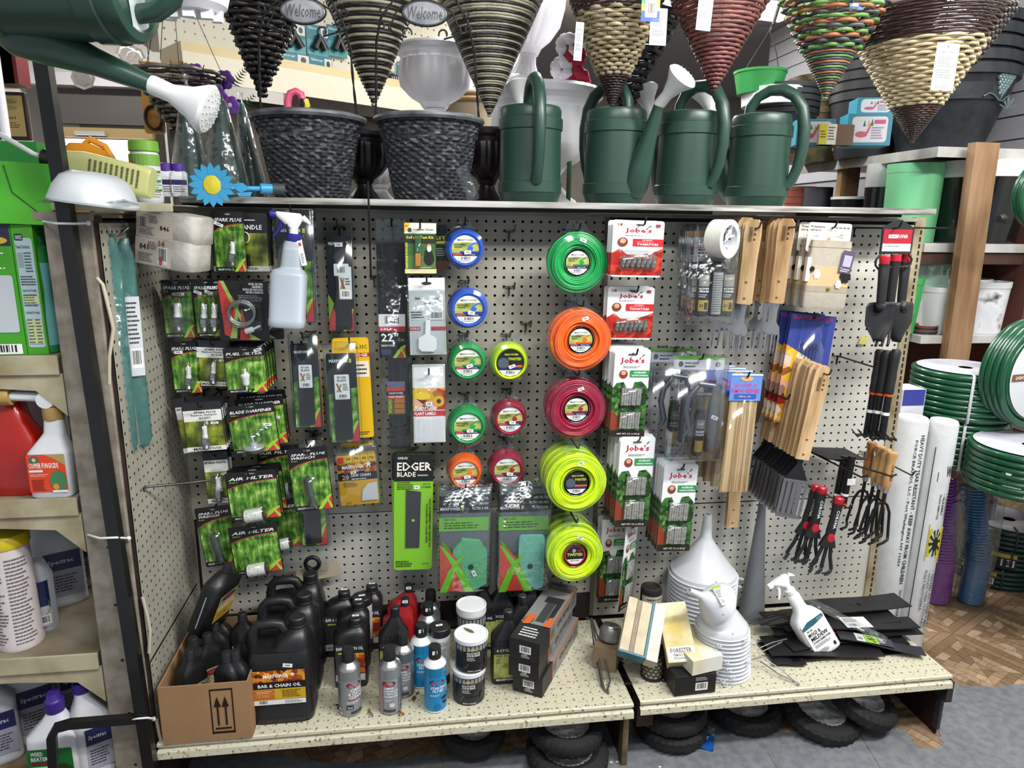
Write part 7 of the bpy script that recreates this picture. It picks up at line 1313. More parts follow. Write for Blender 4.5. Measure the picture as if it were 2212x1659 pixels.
# rolls of contractor bags
bgm=mat('#c9cccd',.5,0,.12,12,.3,70); 
def bagroll(u,y,r,H,label,lines,lean=0):
    p=aty(u,1200,y); t=thing('bag_roll',label,'roll',(p.x,y,-57),(0,math.radians(lean),0),'rolls of contractor bags'); B().lathe([(r*.96,0),(r,.5),(r,H-.4),(r*.9,H),(r*.4,H+.05),(r*.3,H-.6)],bgm,36,mod=lambda a,z:1+.03*cos(2*a+z*.1)).obj('bag_roll_body',t); artobj(None,'bag_lettering',r*PI*.9,H,lines,t,(0,0,0),R=r*1.035); return t
yr=2.2; zt1=aty(1955,905,yr).z+57; zt2=aty(2000,915,yr-2).z+57
bagroll(1928,3.2,2.0,zt1,'white roll of contractor bags against the right upright',[('v','HEAVY DUTY TEAR RESISTANT - KEEP AWAY FROM CHILDREN',.49,.3,.6,.94,'#2a2c30'),('v','FORCE BRANDS, LLC - Port Washington NY 11050',.36,.38,.44,.92,'#3a3c40'),('v','NOT FOR HAZARDOUS CONTENTS',.52,.02,.6,.27,'#3a3c40'),('r',.75,0,.77,.95,'#26282c')])
bagroll(1990,1.6,1.75,zt2,'white roll of contractor bags with yellow emblem, right one',[('t','WRE',.5,.78,.84,.825,'#1a1c20'),('p',[(.3,.76),(.75,.74),(.75,.75),(.3,.8)],'#1a1c20'),('v','- CONTRACTING',.74,.58,.8,.72,'#2a2c30'),('v','- CARPENTRY',.64,.6,.7,.71,'#2a2c30'),('v','- GLAZIERS',.52,.62,.58,.71,'#2a2c30'),('v','TRASH REMOVAL',.42,.6,.47,.71,'#4a4c50'),('p',[(.3,.42),(.82,.40),(.82,.56),(.3,.58)],'#c8b428'),('p',[(.34,.44),(.66,.43),(.66,.55),(.34,.56)],'#c8c020')]+[('p',[(.5,.5),(.5+.16*cos(k*PI/5),.5+.06*sin(k*PI/5)),(.5+.16*cos(k*PI/5+.25),.5+.06*sin(k*PI/5+.25))],'#1c1c1c') for k in range(10)]+[('e',.5,.495,.07,.03,'#1c1c1c'),('v','WRECKING',.7,.41,.79,.56,'#1c1c1c'),('v','- IMPACT RESISTANT',.78,.16,.84,.38,'#2a2c30'),('v','- PROFESSIONAL STRENGTH',.66,.1,.72,.38,'#2a2c30'),('v','- TESTED AT OVER 7 MIL',.54,.12,.6,.38,'#2a2c30'),('v','- HOLDS OVER 10 POUNDS',.45,.12,.5,.38,'#3a3c40'),('v','FULLY RECYCLABLE',.36,.2,.41,.38,'#3a3c40'),('r',.15,0,.17,.9,'#26282c')],lean=.5)
# ================= right-hand shelves =================
SHW=mat('#bcbcba',.5,0,.2,8,.1,60,dark='#98968f'); LUM=mat('#98795a',.6,0,.3,8,.1,60,stretch=(3,3,.35),dark='#785638'); DBR=mat('#4a3024',.7,0,.3,8)
g=thing('corner_shelving','white corner shelving with lumber posts at the right','shelving',(104,20,-57))
def g2(b,n,**k): return b.obj(n,g,loc=(-104,-20,57),**k)
pz=11.4
g2(B().box(100,20,pz-.5,118,62,pz,SHW).box(118,20,pz-.5,140,34,pz,SHW),'shelf_board'); g2(B().box(99.7,19.7,pz-1.4,100,62,pz+.05,SHW),'shelf_lip'); g2(B().box(100,19.7,pz-1.4,140,20,pz+.05,SHW),'shelf_lip')
g2(B().box(100,20,-3.6,118,62,-2.3,SHW).box(118,20,-3.6,140,34,-2.3,SHW).box(100,20.5,-5.4,140,22,-3.2,DBR),'shelf_board',bev=.05)
g2(B().box(100,18,-17.2,118,62,-16,SHW).box(118,18,-17.2,140,34,-16,SHW),'shelf_board',bev=.05)
b=B(); perf(b,100,124,-12,16,100.6,15.4,SHW,y=-32.2,side='z',rim=-.1,r=.14); g2(b,'hose_shelf_deck'); g2(B().box(99.9,-12,-33.7,100.1,16,-32.2,SHW),'shelf_lip')
post=aty(2092,400,18); 
pq=[aty(2117,310,18),aty(2057,748,18)]
g2(B().prism([(pq[0].x-1.9,pq[0].z),(pq[0].x+1.9,pq[0].z),(pq[1].x+1.9,pq[1].z),(pq[1].x+1.8-.3,-57),(pq[1].x-2.2,-57),(pq[1].x-1.9,pq[1].z)],16.5,18,LUM),'lumber_post')
for z in (12.1,): g2(B().lathe([(.12,0),(.12,.1)],BLK,8),'nail',rot=None) if 0 else None
g2(B().box(100.5,44,-16,104,45.5,pz-1,LUM),'lumber_post'); g2(B().box(117.5,19,-57,118.2,62,10,mat('#5c3428',.8,0,.3,3)),'back_panel')
struct(B().box(118.3,19,-57,119,110,49,mat('#8d8d93',.6)).obj('wall_slatted'))
sw=bpy.data.objects['wall_slatted']
for k in range(11):
    o=B().box(0,1.2,0,.5,92,3.3,mat('#a4a4aa',.5)).obj('slat',sw); o.location=Vector((117.8,18,10.2+k*3.55))*S
sw.location=(0,0,FL*S)
struct(B().box(119,19,-57,170,20+15,-2,mat('#b5a38c',.8,0,.1,2)).obj('wall_alcove') if 0 else B().box(100.5,33.5,-16,140,34,-5,mat('#b3a28a',.8,0,.08,2)).obj('wall_alcove'))
b=B(); 
for k in range(28): b.prism([(k*.9,0),(k*.9+.5,.5),(k*.9+.9,0),(k*.9+.5,.25)],-.1,0,mat('#cbb78e',.5))
o=b.obj('trim_1',loc=(104,33.4,-7.4)); struct(o)
b=B(); perf(b,-40,18.8,-57,14,-39,13,PEGR,y=124.2,side='x',rim=.12,r=.15); b.box(124.5,-40,-57,125,18.8,30,PEGR); o=b.obj('wall_pegboard'); struct(o)
# pots
def pot(u,vb,wt,wb,h,y,m,label,z,rim=None,rimh=.12,n=1,grp='stacked plastic pots',deco=None,rings=0,cat='pot',dzs=None):
    p=aty(u,vb,y); Rt=size(u,vb,wt,5,y)[0]/2; Rb=size(u,vb,wb,5,y)[0]/2; H=size(u,vb-h/2,5,h,y)[1]
    t=thing('plant_pot',label,cat,(p.x,y,z+.01),(0,0,0),grp)
    H0=H if n==1 else H*.62
    pr=[(Rb,0),(Rb+(Rt-Rb)*.85,H0*(1-rimh))]
    if rings: pr=[(Rb,0),(Rb+(Rt-Rb)*.3,H0*.3),(Rb+(Rt-Rb)*.4,H0*.32),(Rb+(Rt-Rb)*.45,H0*.36),(Rb+(Rt-Rb)*.5,H0*.42),(Rb+(Rt-Rb)*.85,H0*(1-rimh))]
    k=('pot',round(Rt,1),round(Rb,1),round(H0,1),m,rim,rings)
    if k not in ARTC: ARTC[k]=B().lathe(pr,m,48).mesh('pot_body'); ARTC[k+('r',)]=B().lathe([(Rb+(Rt-Rb)*.85,H0*(1-rimh)),(Rt,H0*(1-rimh)+.05),(Rt*1.01,H0),(Rt*.93,H0),(Rt*.88,H0*.6)],rim or m,48,caps=False).mesh('pot_rim')
    put('pot_body',ARTC[k],t); put('pot_rim',ARTC[k+('r',)],t)
    for i in range(1,n):
        d=dup(t,0,0,(H-H0)/(n-1)*i,label+f', {ORD[i]} up in its nest'); 
    if deco: deco(t,Rb,Rt,H0)
    return t
def grapes(col,leafc,s=1,offx=0,oz=.3):
    def f(t,Rb,Rt,H):
        b=B(); m=mat(col,.35,.4)
        for r_ in range(5):
            for k in range(5-r_):
                for q in (0,1):
                    x=(k-(4-r_)/2)*.62*s+offx+(.2 if q else 0); z=H*oz-r_*.6*s+H*.22+.3*q; R_=Rb+(Rt-Rb)*z/H; b.ball((x,-math.sqrt(max(.1,R_*R_-x*x)),z),.36*s,m,8)
        b.obj('grape_relief',t)['kind']='stuff'
        b=B(); lm=mat(leafc,.4,.4); R_=Rb+(Rt-Rb)*.75
        b.tube([(-3*s+offx+k*.8*s,-math.sqrt(max(.1,R_*R_-(-3*s+offx+k*.8*s)**2))-.05,H*.62+.5*sin(k*1.3)) for k in range(8) if abs(-3*s+offx+k*.8*s)<R_*.95],.12*s,lm,5)
        for k in range(5): a=k*.6-1.2; x=offx+1.8*s; R2=-math.sqrt(max(.1,R_*R_-x*x))-.08; b.add([(x,R2,H*.5),(x+sin(a)*1.0*s-.25,R2,H*.5+cos(a)*1.3*s),(x+sin(a)*1.5*s,R2,H*.5+cos(a)*1.9*s),(x+sin(a)*1.0*s+.25,R2,H*.5+cos(a)*1.3*s)],[(0,1,2,3)],lm)
        b.obj('leaf_relief',t)['kind']='stuff'
    return f
NAVY=mat('#242a30',.5,.2,.4,20,.3,60,dark='#14181c'); BRZ=mat('#5a5236',.4,.5,.5,16,.3,60,dark='#2c2818'); BKP=mat('#202126',.5); GRNP=mat('#7acb96',.45); 
pot(2026,325,236,140,285,30,NAVY,'large slate-black pot with grape relief behind the far right basket',pz,n=5,grp='nested slate pots',deco=grapes('#6a8084','#566a6e',1.1,2.6,.62))
pot(1868,322,150,108,225,40,BKP,'charcoal pot with grape relief behind the small teal boxes',pz,n=5,grp='nested charcoal pots',deco=grapes('#26272c','#2c2d33',1.1,0,.2))
pot(1768,330,140,118,185,50,BRZ,'bronze-green pot with grape relief left of the charcoal nest',pz,n=4,grp='nested bronze pots',deco=grapes('#9c8c54','#8a7c48',1.3,0,.25))
pot(1686,335,130,90,140,32,BKP,'black pot under the white-rimmed one beside the last watering can',pz,n=5,grp='nested black pots')
pot(1672,232,134,128,36,32,WHW,'white-rimmed pot on top of the black nest behind the last watering can',aty(1680,232,32).z)
t=pot(1638,208,104,84,50,32,mat('#2c8a44',.45),'bright green pail with wire handle behind the watering cans',aty(1640,205,32).z,grp='pails'); b=B(); b.tube([(-3,0,2.6),(-1,0,6),(.8,0,9),(1.6,0,11)],.07,HOOKD,5).tube([(3.2,0,2.6),(2.4,0,6),(1.0,0,9),(1.6,0,11)],.07,HOOKD,5).tube([(1.4,0,10),(2.0,0,12.5)],.25,HOOKD,6); b.obj('wire_handle',t)
# boxes on upper shelf
def tbox(u,v,w,h,y,label,z):
    c=aty(u,v,y); W_,H_=size(u,v,w,h,y); t=thing('ornament_box',label,'box',(c.x,y+2,z),(0,0,math.radians(-16)),'teal flamingo ornament boxes'); B().box(-W_/2,-2,0,W_/2,2,H_,mat('#3a88a0',.5)).obj('carton',t,bev=.03)
    artobj('teal','front_print',W_,H_,[('rr',.1,.1,.9,.9,.5,'#d8d8dc'),('e',.33,.35,.14,.1,'#c8607c'),('p',[(.42,.4),(.52,.7),(.56,.72),(.48,.38)],'#c8607c'),('p',[(.35,.6),(.38,.8),(.41,.6)],'#2c6a4a'),('p',[(.45,.6),(.48,.82),(.51,.6)],'#d8b030'),('p',[(.52,.62),(.55,.84),(.58,.62)],'#2c6a4a'),('r',.6,.68,.85,.8,'#c8507c'),('l',.55,.2,.85,.6,5,'#9a8ab0')],t,(0,-2.01,0))
tbox(1768,308,74,56,22,'teal flamingo box at the left of the shelf',pz); tbox(1885,290,84,70,20.8,'large teal flamingo box at the middle of the shelf edge',pz); c=size(1885,290,84,70,20.8); tbox(1898,248,70,36,21.5,'small teal flamingo box on top of the large one',pz+c[1]+.02)
c=aty(1798,310,20.6); t=thing('seed_box','yellow-labelled brown cartons between the teal boxes','box',(c.x,22,pz)); B().box(-1.6,-1,0,3.4,1,2.8,mat('#6a5442',.7)).obj('carton',t); artobj(None,'front_print',2.6,2.8,[('r',0,0,1,1,'#d8d8cc'),('r',0,0,.45,1,'#c8c42c'),('l',.05,.3,.4,.7,3,'#333'),('l',.5,.2,.95,.9,5,'#6a5a48')],t,(-.6,-1.02,0))
# pots on the middle shelf
sz=-2.28
pot(2092,520,190,150,172,27,mat('#101216',.2,coat=.4),'tall glossy black pot with wide white rim behind the lumber post',sz,rim=WHT,rimh=.2)
pot(1958,520,100,92,168,28,GRNP,'mint green ribbed pot stack left of the glossy black pot',sz,rings=1,n=1)
pot(1890,520,60,56,166,34,mat('#101216',.2,coat=.4),'slim glossy black pot with white rim behind the mint stack',sz,rim=WHT,rimh=.3)
for k,(v0,h) in enumerate(((440,26),(408,26))): pot(1832,515,80,72,50,45,WHT if k==0 else mat('#141416',.3),('white planter bowl low on the middle shelf','black and white planter bowl stacked above the white one')[k],sz+k*6.6 if k==0 else sz+3.4,rim=WHT,grp='planter bowls')
pot(1757,515,54,44,110,52,mat('#3a3a42',.5),'grey ribbed pot stack at the left of the middle shelf',sz,n=8,grp='nested grey pots')
pot(1720,515,60,50,110,56,mat('#7a3c28',.7),'terracotta pot stack at the far left of the middle shelf',sz,n=4,grp='nested terracotta pots')
# lower shelf pots
lz=-15.98
pot(1995,700,62,56,160,34-8,mat('#a8c8b8',.5),'pale mint pot stack with clear wrap on the lower shelf',lz,n=4,grp='nested pale mint pots')
pot(2030,706,92,78,98,22,WHT,'white tapered pot on the lower shelf, left of the post',lz)
pot(2055,706,110,78,106,27,WHT,'white wide pot behind the lumber post',lz)
sp=mat('#c6c8cc',.4); t=pot(2108,735,86,72,108,22,multi('speckled_glaze',['#d0d2d6','#c8cacf','#d4d6da','#1c1e22'],14,(1,1,1),.4,5),'white pot with black brush marks right of the post',lz)
pot(1960,700,40,24,120,21,mat('#3c9a50',.45),'green ribbed pot edge peeping past the pegboard upright',lz,rings=1)
c=aty(2008,722,19.4); t=thing('saucer_stack','stack of dark and terracotta saucers at the shelf edge','saucer',(c.x,19.4+1.6,lz))
for k in range(4): B().lathe([(1.6,0),(2.0,.05),(2.1,.35),(1.95,.35),(1.8,.12)],mat('#7a4432',.6) if k%2 else mat('#1c2a2a',.5),32,caps=False).obj('saucer',t,(0,0,.32*k))
c=aty(1998,585,24); tag(B().lathe([(3,0),(3.4,1.4),(1.4,3.2),(.6,3.0)],CLR2,16,mod=lambda a,z:1+.2*sin(3*a+z),caps=False).obj('plastic_wrap',loc=(c.x,c.y,aty(1995,590,26).z)),'loose clear plastic wrap over the pale mint pots','wrap')
# hoses
HG=mat('#0f4a2e',.3,0,.08,40,coat=.3); HG2=mat('#0c3630',.3,0,.08,40,coat=.3)
def coil(t,R,n,layers,r,m,z0=0,ell=1.0):
    for k in range(n):
        b=B()
        for l in range(layers): b.tube([((R-l*2*r)*cos(a*PI/22),(R-l*2*r)*ell*sin(a*PI/22),r+z0+k*1.9*r) for a in range(44)],r,m,10,True)
        b.obj('hose_loop',t)
def hosecoil(u,v,y,R,n,label,r=.42,m=HG,tilt=(0,0,0),top=None,z=None,bands=2,layers=3):
    p=aty(u,v,y); t=thing('garden_hose',label,'hose',(p.x,y,p.z if z is None else z),tilt,'coiled garden hoses'); coil(t,R,n,layers,r,m); H=n*1.9*r
    for k in range(bands): a=-PI/2+(-.55,.7,.1)[k]; B().tube([((R+.5*0+q[0])*cos(a),(R+q[0])*sin(a),q[1]) for q in ((-2.4,H+.1),(.3,H+.12),(.5,H-.3),(.5,.1),(.2,-.05))],.2,mat('#c8ccd0',.4) if m is HG else mat('#2a3a3c',.4),6,sq=.4).obj('tie_band',t)
    if top: artobj(None,'card_top',R*2*.98,R*2*.98,[('e',.5,.5,.5,.5,'#cfd0d4'),('e',.5,.5,.1,.1,'#3a3a40'),('r',.25,.2,.75,.26,'#6a6ab0'),('l',.2,.3,.8,.4,2,'#8a8c98'),('e',.2,.6,.07,.05,'#8a4a3a'),('e',.8,.62,.07,.05,'#8a4a3a')],t,(0,-R*.98,H+.15),rot=(-PI/2,0,0)) if 0 else B().lathe([(.9,0),(R*.96,0),(R*.97,.06)],mat('#c6c7cb',.5,0,.15,5,dark='#9a9cae'),40,caps=False).obj('card_disc',t,(0,0,H+.1))
    return t
hz_=-32.15
p1=aty(2060,950,9)
t=hosecoil(2058,955,9,6.0,8,'green garden hose coil at the bottom of the two-coil stack',z=hz_,top=1)
t=hosecoil(2075,860,8.8,6.2,8,'green garden hose coil with card disc on top of the stack',z=hz_+8*1.9*.42+.35,top=1); B().tube([(3.0,-5.6,5.4),(.6,-6.6,4.9),(-.6,-6.9,4.6)],.42,HG,10).obj('hose_end',t); B().lathe([(.62,0),(.68,.2),(.6,.7),(.45,1)],BLK,16).obj('coupling',t,(-.8,-6.9,4.6),(PI/2,0,-1.3))
t=hosecoil(2215,1020,-3,6.3,7,'green garden hose coil with white card disc at the right edge of the shelf',z=hz_,top=1,bands=2)
artobj(None,'wrap_label',5.5,3.2,[('rr',0,0,.45,1,.3,'#6a4a3a'),('rr',.4,0,1,1,.3,'#d4d5da'),('t','Flexon',.5,.78,.75,.9,'#2a3a8a'),('t','LIGHT DUTY',.48,.55,.85,.65,'#333'),('e',.62,.3,.08,.14,'#4a5aa0'),('e',.12,.8,.06,.1,'#e8e8e8'),('l',.08,.2,.4,.45,3,'#d8c8b8')],t,(-4.6,-4.6,1.0),R=6.6,rot=(0,0,-.9)) if 0 else artobj(None,'wrap_label',6.5,3.4,[('rr',0,0,.45,1,.3,'#6a4a3a'),('rr',.4,0,1,1,.3,'#d4d5da'),('t','Flexon',.5,.75,.78,.9,'#2a3a8a'),('t','LIGHT DUTY',.48,.55,.88,.66,'#333'),('e',.62,.28,.08,.16,'#4a5aa0'),('e',.12,.8,.05,.09,'#e8e8e8'),('l',.06,.2,.36,.45,3,'#d8c8b8')],t,(0,0,.6),R=6.55,rot=(0,0,math.radians(-38)))
# upright Flexon hose with white disc
c=aty(2196,800,4); R=size(2196,800,190,190,4)[0]/2; t=thing('garden_hose','green hose coil standing upright with a big white card disc','hose',(c.x,4,c.z),(PI/2,0,math.radians(10)),'coiled garden hoses'); coil(t,R,4,2,.45,HG); b=B(); b.lathe([(.5,0),(R*.86,0),(R*.88,-.05)],mat('#c8c9cd',.5),44,caps=False); b.obj('card_disc',t,(0,0,3.6))
artobj(None,'disc_print',R*1.7,R*1.7,[('e',.34,.82,.05,.05,'#2a2c34'),('t','Flexon',.2,.62,.56,.71,'#26283a'),('r',.0,.46,.5,.54,'#6a4630'),('t','LIGHT DUTY',.05,.48,.35,.52,'#e8e0d8'),('e',.55,.42,.05,.05,'#7a4a40'),('e',.52,.28,.05,.05,'#7a4a40'),('l',.45,.18,.6,.22,2,'#8a8c90'),('p',[(.66,.52),(.74,.58),(.76,.5)],'#222'),('b',.38,.04,.5,.12)],t,(0,-R*.85,3.68),rot=(-PI/2,0,0))
c=aty(2205,420,8); t=thing('garden_hose','dark green hose hanging on the far right edge with a black coupling','hose',(c.x+3,8,c.z),(PI/2,0,0),'coiled garden hoses'); coil(t,4.2,2,2,.45,HG); B().lathe([(.6,0),(.66,.3),(.5,1)],BLK,16).obj('coupling',t,(-5.2,-3.2,.6),(0,-PI/2,0))
# coil hoses in bags, under the shelf
def springhose(pts,rc,r,m,label,bag=None):
    P=[Vector(p) for p in pts]; t=thing('coil_hose',label,'hose',tuple(P[0])); b=B(); Q=[]; N_=26*(len(P)-1); 
    for i in range(N_*8):
        f=i/(N_*8)*(len(P)-1); k=int(f); c=P[k].lerp(P[min(k+1,len(P)-1)],f-k)-P[0]; a=i*2*PI/8; Q.append(c+Vector((rc*cos(a),rc*sin(a),0)))
    b.tube(Q,r,m,6); b.obj('spiral_tube',t)
    if bag: zs=[p.z-P[0].z for p in P]; b=B(); b.loft([(min(zs)-.6,0,0,rc*1.3,rc*1.1,3),(sum(zs)/len(zs),0,0,rc*1.5,rc*1.3,3),(max(zs)+1,.2,0,rc*1.2,rc*1.1,3),(max(zs)+2,.3,0,rc*1.0,rc*.3,3)],CLR2,18,caps=False); b.obj('clear_bag',t)
    return t
yy=12; k0=aty(2040,1178,yy); k1=aty(2036,1030,yy)
springhose([(k0.x,yy,-56.7),(k0.x-.2,yy,-50),(k1.x,yy,k1.z)],1.75,.24,mat('#7a2a9a',.3,coat=.3),'purple coil hose in a clear bag on the floor',1)
k0=aty(2112,1200,yy-1); k1=aty(2100,1050,yy)
springhose([(k0.x,yy-1,-56.7),(k0.x+.3,yy-1,-50),(k1.x,yy,k1.z)],1.6,.22,mat('#2a6a9a',.3,coat=.3),'blue coil hose in a clear bag beside the purple one',1)
p=atz(2170,1275,-56.9)
for k,lab in enumerate(('dark green hose coil lying lowest on the floor at the right edge','dark green hose coil in the middle of the floor pile','dark green hose coil with teal top card, topmost of the floor pile')):
    t=hosecoil(2180,1250,2,6,4,lab,r=.42,m=HG2,z=-56.95+k*3.25,top=1 if k==2 else None,bands=2); t.location.x=(p.x+2.6+(.0,1.0,1.4)[k])*S; t.location.y=(p.y+5.5)*S
    if k==2: [setattr(c_,'active_material',c_.active_material) for c_ in t.children]
    if k<2: artobj('dgl','wrap_label',5.2,2.6,[('r',0,0,1,1,'#1c2c30'),('r',.0,.75,1,1,'#c8b82c') if k==0 else ('r',.0,.8,1,1,'#1e4a50'),('l',.1,.3,.45,.7,4,'#d8c88a'),('b',.6,.2,.95,.65)],t,(0,0,.3),R=6.5,rot=(0,0,math.radians((-62,-48)[k])))
# small wire-cage boxes behind the upright
p=aty(1962,840,6); t=thing('trap_box','white carton with animal silhouettes behind the pegboard upright','box',(p.x+.5,7,hz_-0),(0,0,0)); B().box(-1.6,-1.5,0,1.8,2,11,mat('#c8c8d0',.5)).obj('carton',t); artobj(None,'print',3.2,11,[('r',0,.8,1,1,'#2a3488'),('e',.5,.6,.2,.05,'#1c1c1c'),('e',.5,.45,.24,.05,'#1c1c1c'),('e',.5,.3,.2,.05,'#1c1c1c'),('r',0,.05,1,.1,'#b03040')],t,(.1,-1.52,0))
p=aty(1990,850,4); b=B(); [b.tube([(x*.5,0,0),(x*.5,0,7)],.03,STEEL,4) for x in range(8)]; [b.tube([(0,0,z*.5),(3.5,0,z*.5)],.03,STEEL,4) for z in range(15)]; t=thing('wire_trap','galvanised wire cage trap beside the white carton','trap',(p.x-1,4.5,hz_)); b.obj('wire_mesh',t)['kind']='stuff'; B().box(0,.3,0,3.5,.4,7,DARKW).obj('back_plate',t)
# ================= left-hand shelves =================
g=thing('left_shelving','cream metal shelving at the left edge holding garden chemicals','shelving',(-14,-16,-57))
def g3(b,n,**k): return b.obj(n,g,loc=(14,16,57),**k)
LC=mat('#b5ad90',.5,0,.25,9,.1,60,dark='#8a7c5a'); LC2=mat('#9c9480',.55,0,.3,6,dark='#6a5f4a')
zs=[aty(130,768,-16.2).z,aty(160,1076,-16.2).z,aty(210,1412,-16.2).z]
for z in zs: g3(B().box(-34,-16.2,z-1.6,-4.9,-16,z,LC).box(-34,-16,z-.3,-4.9,2,z,LC2),'metal_shelf',bev=.03); g3(B().prism([(-34,z-2.6),(-12,z-2.6),(-7,z-3),(-4.8,z-5.2),(-4.8,z-1.6),(-34,z-1.6)],-15.9,-15.6,LC),'shelf_bracket')
g3(B().box(-34,-18.5,-52.6,-4.9,2,-51.8,mat('#8a7f68',.6,0,.5,6,dark='#5a3a20')).box(-34,-18.6,-57,-4.9,-18.2,-52.4,mat('#3a3430',.7)),'metal_shelf'); g3(B().box(-34,1.8,-57,-4.9,2.2,2,mat('#aaa59a',.6)),'back_panel')
# black bar frame zip-tied to the post
a=[aty(66,-40,-17.1),aty(110,450,-17.1),aty(330,1659,-17.1)]
b=B(); 
for i in range(2): pass
b.prism([(a[0].x-.5,a[0].z),(a[0].x+.5,a[0].z),(a[2].x+.5,-57),(a[2].x-.5,-57)],-17.6,-16.6,mat('#141517',.35,0,.3,12)); t=thing('black_tube_frame','black square steel tube frame zip-tied to the left post','frame',(0,0,0)); t.location=W3(a[2].x,-17,-57); b.obj('square_tube',t,loc=(-a[2].x,17,57))
P=[aty(296,1552,-17.4),aty(150,1564,-18.6),aty(122,1572,-18.8),aty(112,1590,-18.9),aty(118,1700,-19)]
B().tube([tuple(p) for p in P],.5,mat('#141517',.35,0,.3,12),4,smooth=False).obj('lower_loop',t,loc=(-a[2].x,17,57))
for (u,v,u2,v2,lab) in ((93,478,190,482,'white zip tie round the tube at the top of the post'),(190,1155,278,1163,'white zip tie round the tube halfway down the post'),(272,1545,332,1553,'white zip tie round the tube near the floor')):
    p=aty(u,v,-16.2); q=aty(u2,v2,-16.2); m_=aty((u+u2)/2,(v+v2)/2+3,-17.75); o=B().tube([tuple(p),tuple(m_+Vector((-.65,0,0))),tuple(m_+Vector((.65,0,0))),tuple(q)],.1,mat('#d4d8d8',.4),6).ball(tuple(q),.22,mat('#d4d8d8',.4),8).obj('zip_tie',loc=(0,0,0)); tag(o,lab,'zip tie')
# cables
for pts,lab in (([(209,600),(222,615),(238,680),(245,710),(236,770),(236,830)],'yellowed twin cable looping out beside the upper post'),([(308,1290),(318,1330),(324,1360),(322,1410)],'white cable bowed out beside the lower post'),([(338,1555),(345,1590),(350,1605)],'white cable end by the foot of the post')):
    o=B().tube([tuple(aty(u,v,-15.9)) for u,v in pts],.16,mat('#b8b09a',.5),6).obj('cable',loc=(0,0,0)); tag(o,lab,'cable')
# teal bags on the side panel
tb=mat('#4a8078',.35,0,.25,6,dark='#3a6a66'); 
for i,(u,v0,v1,y,w_,lab) in enumerate(((262,505,980,-14,34,'long teal film-wrapped strip hanging on the side panel, left one'),(292,515,965,-12,36,'long teal film-wrapped strip hanging on the side panel, right one'),(272,500,960,-9,30,'long teal film-wrapped strip behind the other two'))):
    p=atx(u-18,v0,.9+i*.3) if 0 else aty(u,v0,y); e=aty(u+ (12,14,8)[i],v1,y); H=p.z-e.z; t=thing('teal_strip',lab,'bag',tuple(e),(0,math.atan2(aty(u-28,v0,y).x-e.x,H),math.radians(35)),'teal strips on the side panel')
    b=B(); b.loft([(0,.3,0,.3,.1,3),(.8,0,0,.95,.3,3),(H*.5,0,0,.85,.35,3),(H*.9,0,0,.8,.4,3),(H*.97,0,0,.5,.4,3),(H,.2,0,.3,.2,3)],tb,16,2); b.obj('folded_film',t); bubble(t,-1,.0,1,H*.98,.6,'clear_bag',CLR2)
    if i==1: artobj('tl','product_label',1.2,7,[('r',0,0,1,1,'#c8ccd0'),('b',.15,.1,.9,.35),('l',.1,.4,.9,.95,10,'#333')],t,(.1,-.66,H*.36))
p=aty(262,515,-8); 
b=B(); e=aty(277,492,-11); s0=aty(222,530,-13)
b.tube([tuple(aty(225,530,-14)),tuple(aty(222,508,-14)),tuple(aty(208,507,-15)),tuple(aty(240,515,-13)),tuple(aty(262,505,-11.5)),tuple(aty(277,492,-11))],.12,STEEL,6); tag(b.obj('peg_hook',loc=(0,0,0)),'steel peg hook on the side panel carrying the teal strips','hook')
b=B(); b.tube([tuple(aty(310,1062,-12.6)),tuple(aty(308,1055,-12.8)),tuple(aty(322,1051,-12.6)),tuple(aty(400,1044,-10)),tuple(aty(452,1038,-8.6)),tuple(aty(462,1028,-8.4))],.12,HOOKM,6); tag(b.obj('peg_hook',loc=(0,0,0)),'long grey peg hook reaching out low on the side panel','hook')
# wrapped bricks
for i,(u,v,w_,h_,lab) in enumerate(((372,545,142,66,'rough white foam block with label reading 841, lower one'),(376,490,146,62,'rough white foam block with label reading 846, upper one'))):
    y=-10; c=aty(u,v,y); W_,H_=size(u,v,w_,h_,y); t=thing('foam_block',lab,'block',(c.x,c.y,c.z-H_/2),(0,math.radians(8),math.radians(-20)),'rough foam blocks'); W_*=1.03
    b=B(); b.loft([(0,0,0,W_/2*.92,1.5,6),(.15,0,0,W_/2,1.7,6),(H_-.15,0,0,W_/2,1.7,6),(H_,0,0,W_/2*.92,1.5,6)],mat('#c4c1b8',.9,0,.3,14,.9,60,dark='#8f8b80'),40,6); b.obj('foam_body',t)
    n_=('841','846')[i]; it=[('r',0,0,1,1,'#cfc2b4'),('t',n_,.12,.55,.36,.78,'#1c1a18') if i==0 else ('t',n_,.64,.35,.9,.56,'#1c1a18'),('b',.62,.1,.9,.75) if i==0 else ('b',.08,.3,.3,.85),('l',.1,.1,.55,.45,5,'#6a6058'),('l',.36,.6,.6,.9,4,'#6a6058')]+([('t','14',.66,.75,.82,.98,'#b03a4a'),('t','8',.68,.05,.78,.4,'#b03a4a')] if i==0 else [])
    artobj(None,'paper_label',W_*.62,H_*.86,it,t,(-W_*.13,-1.74,H_*.06))
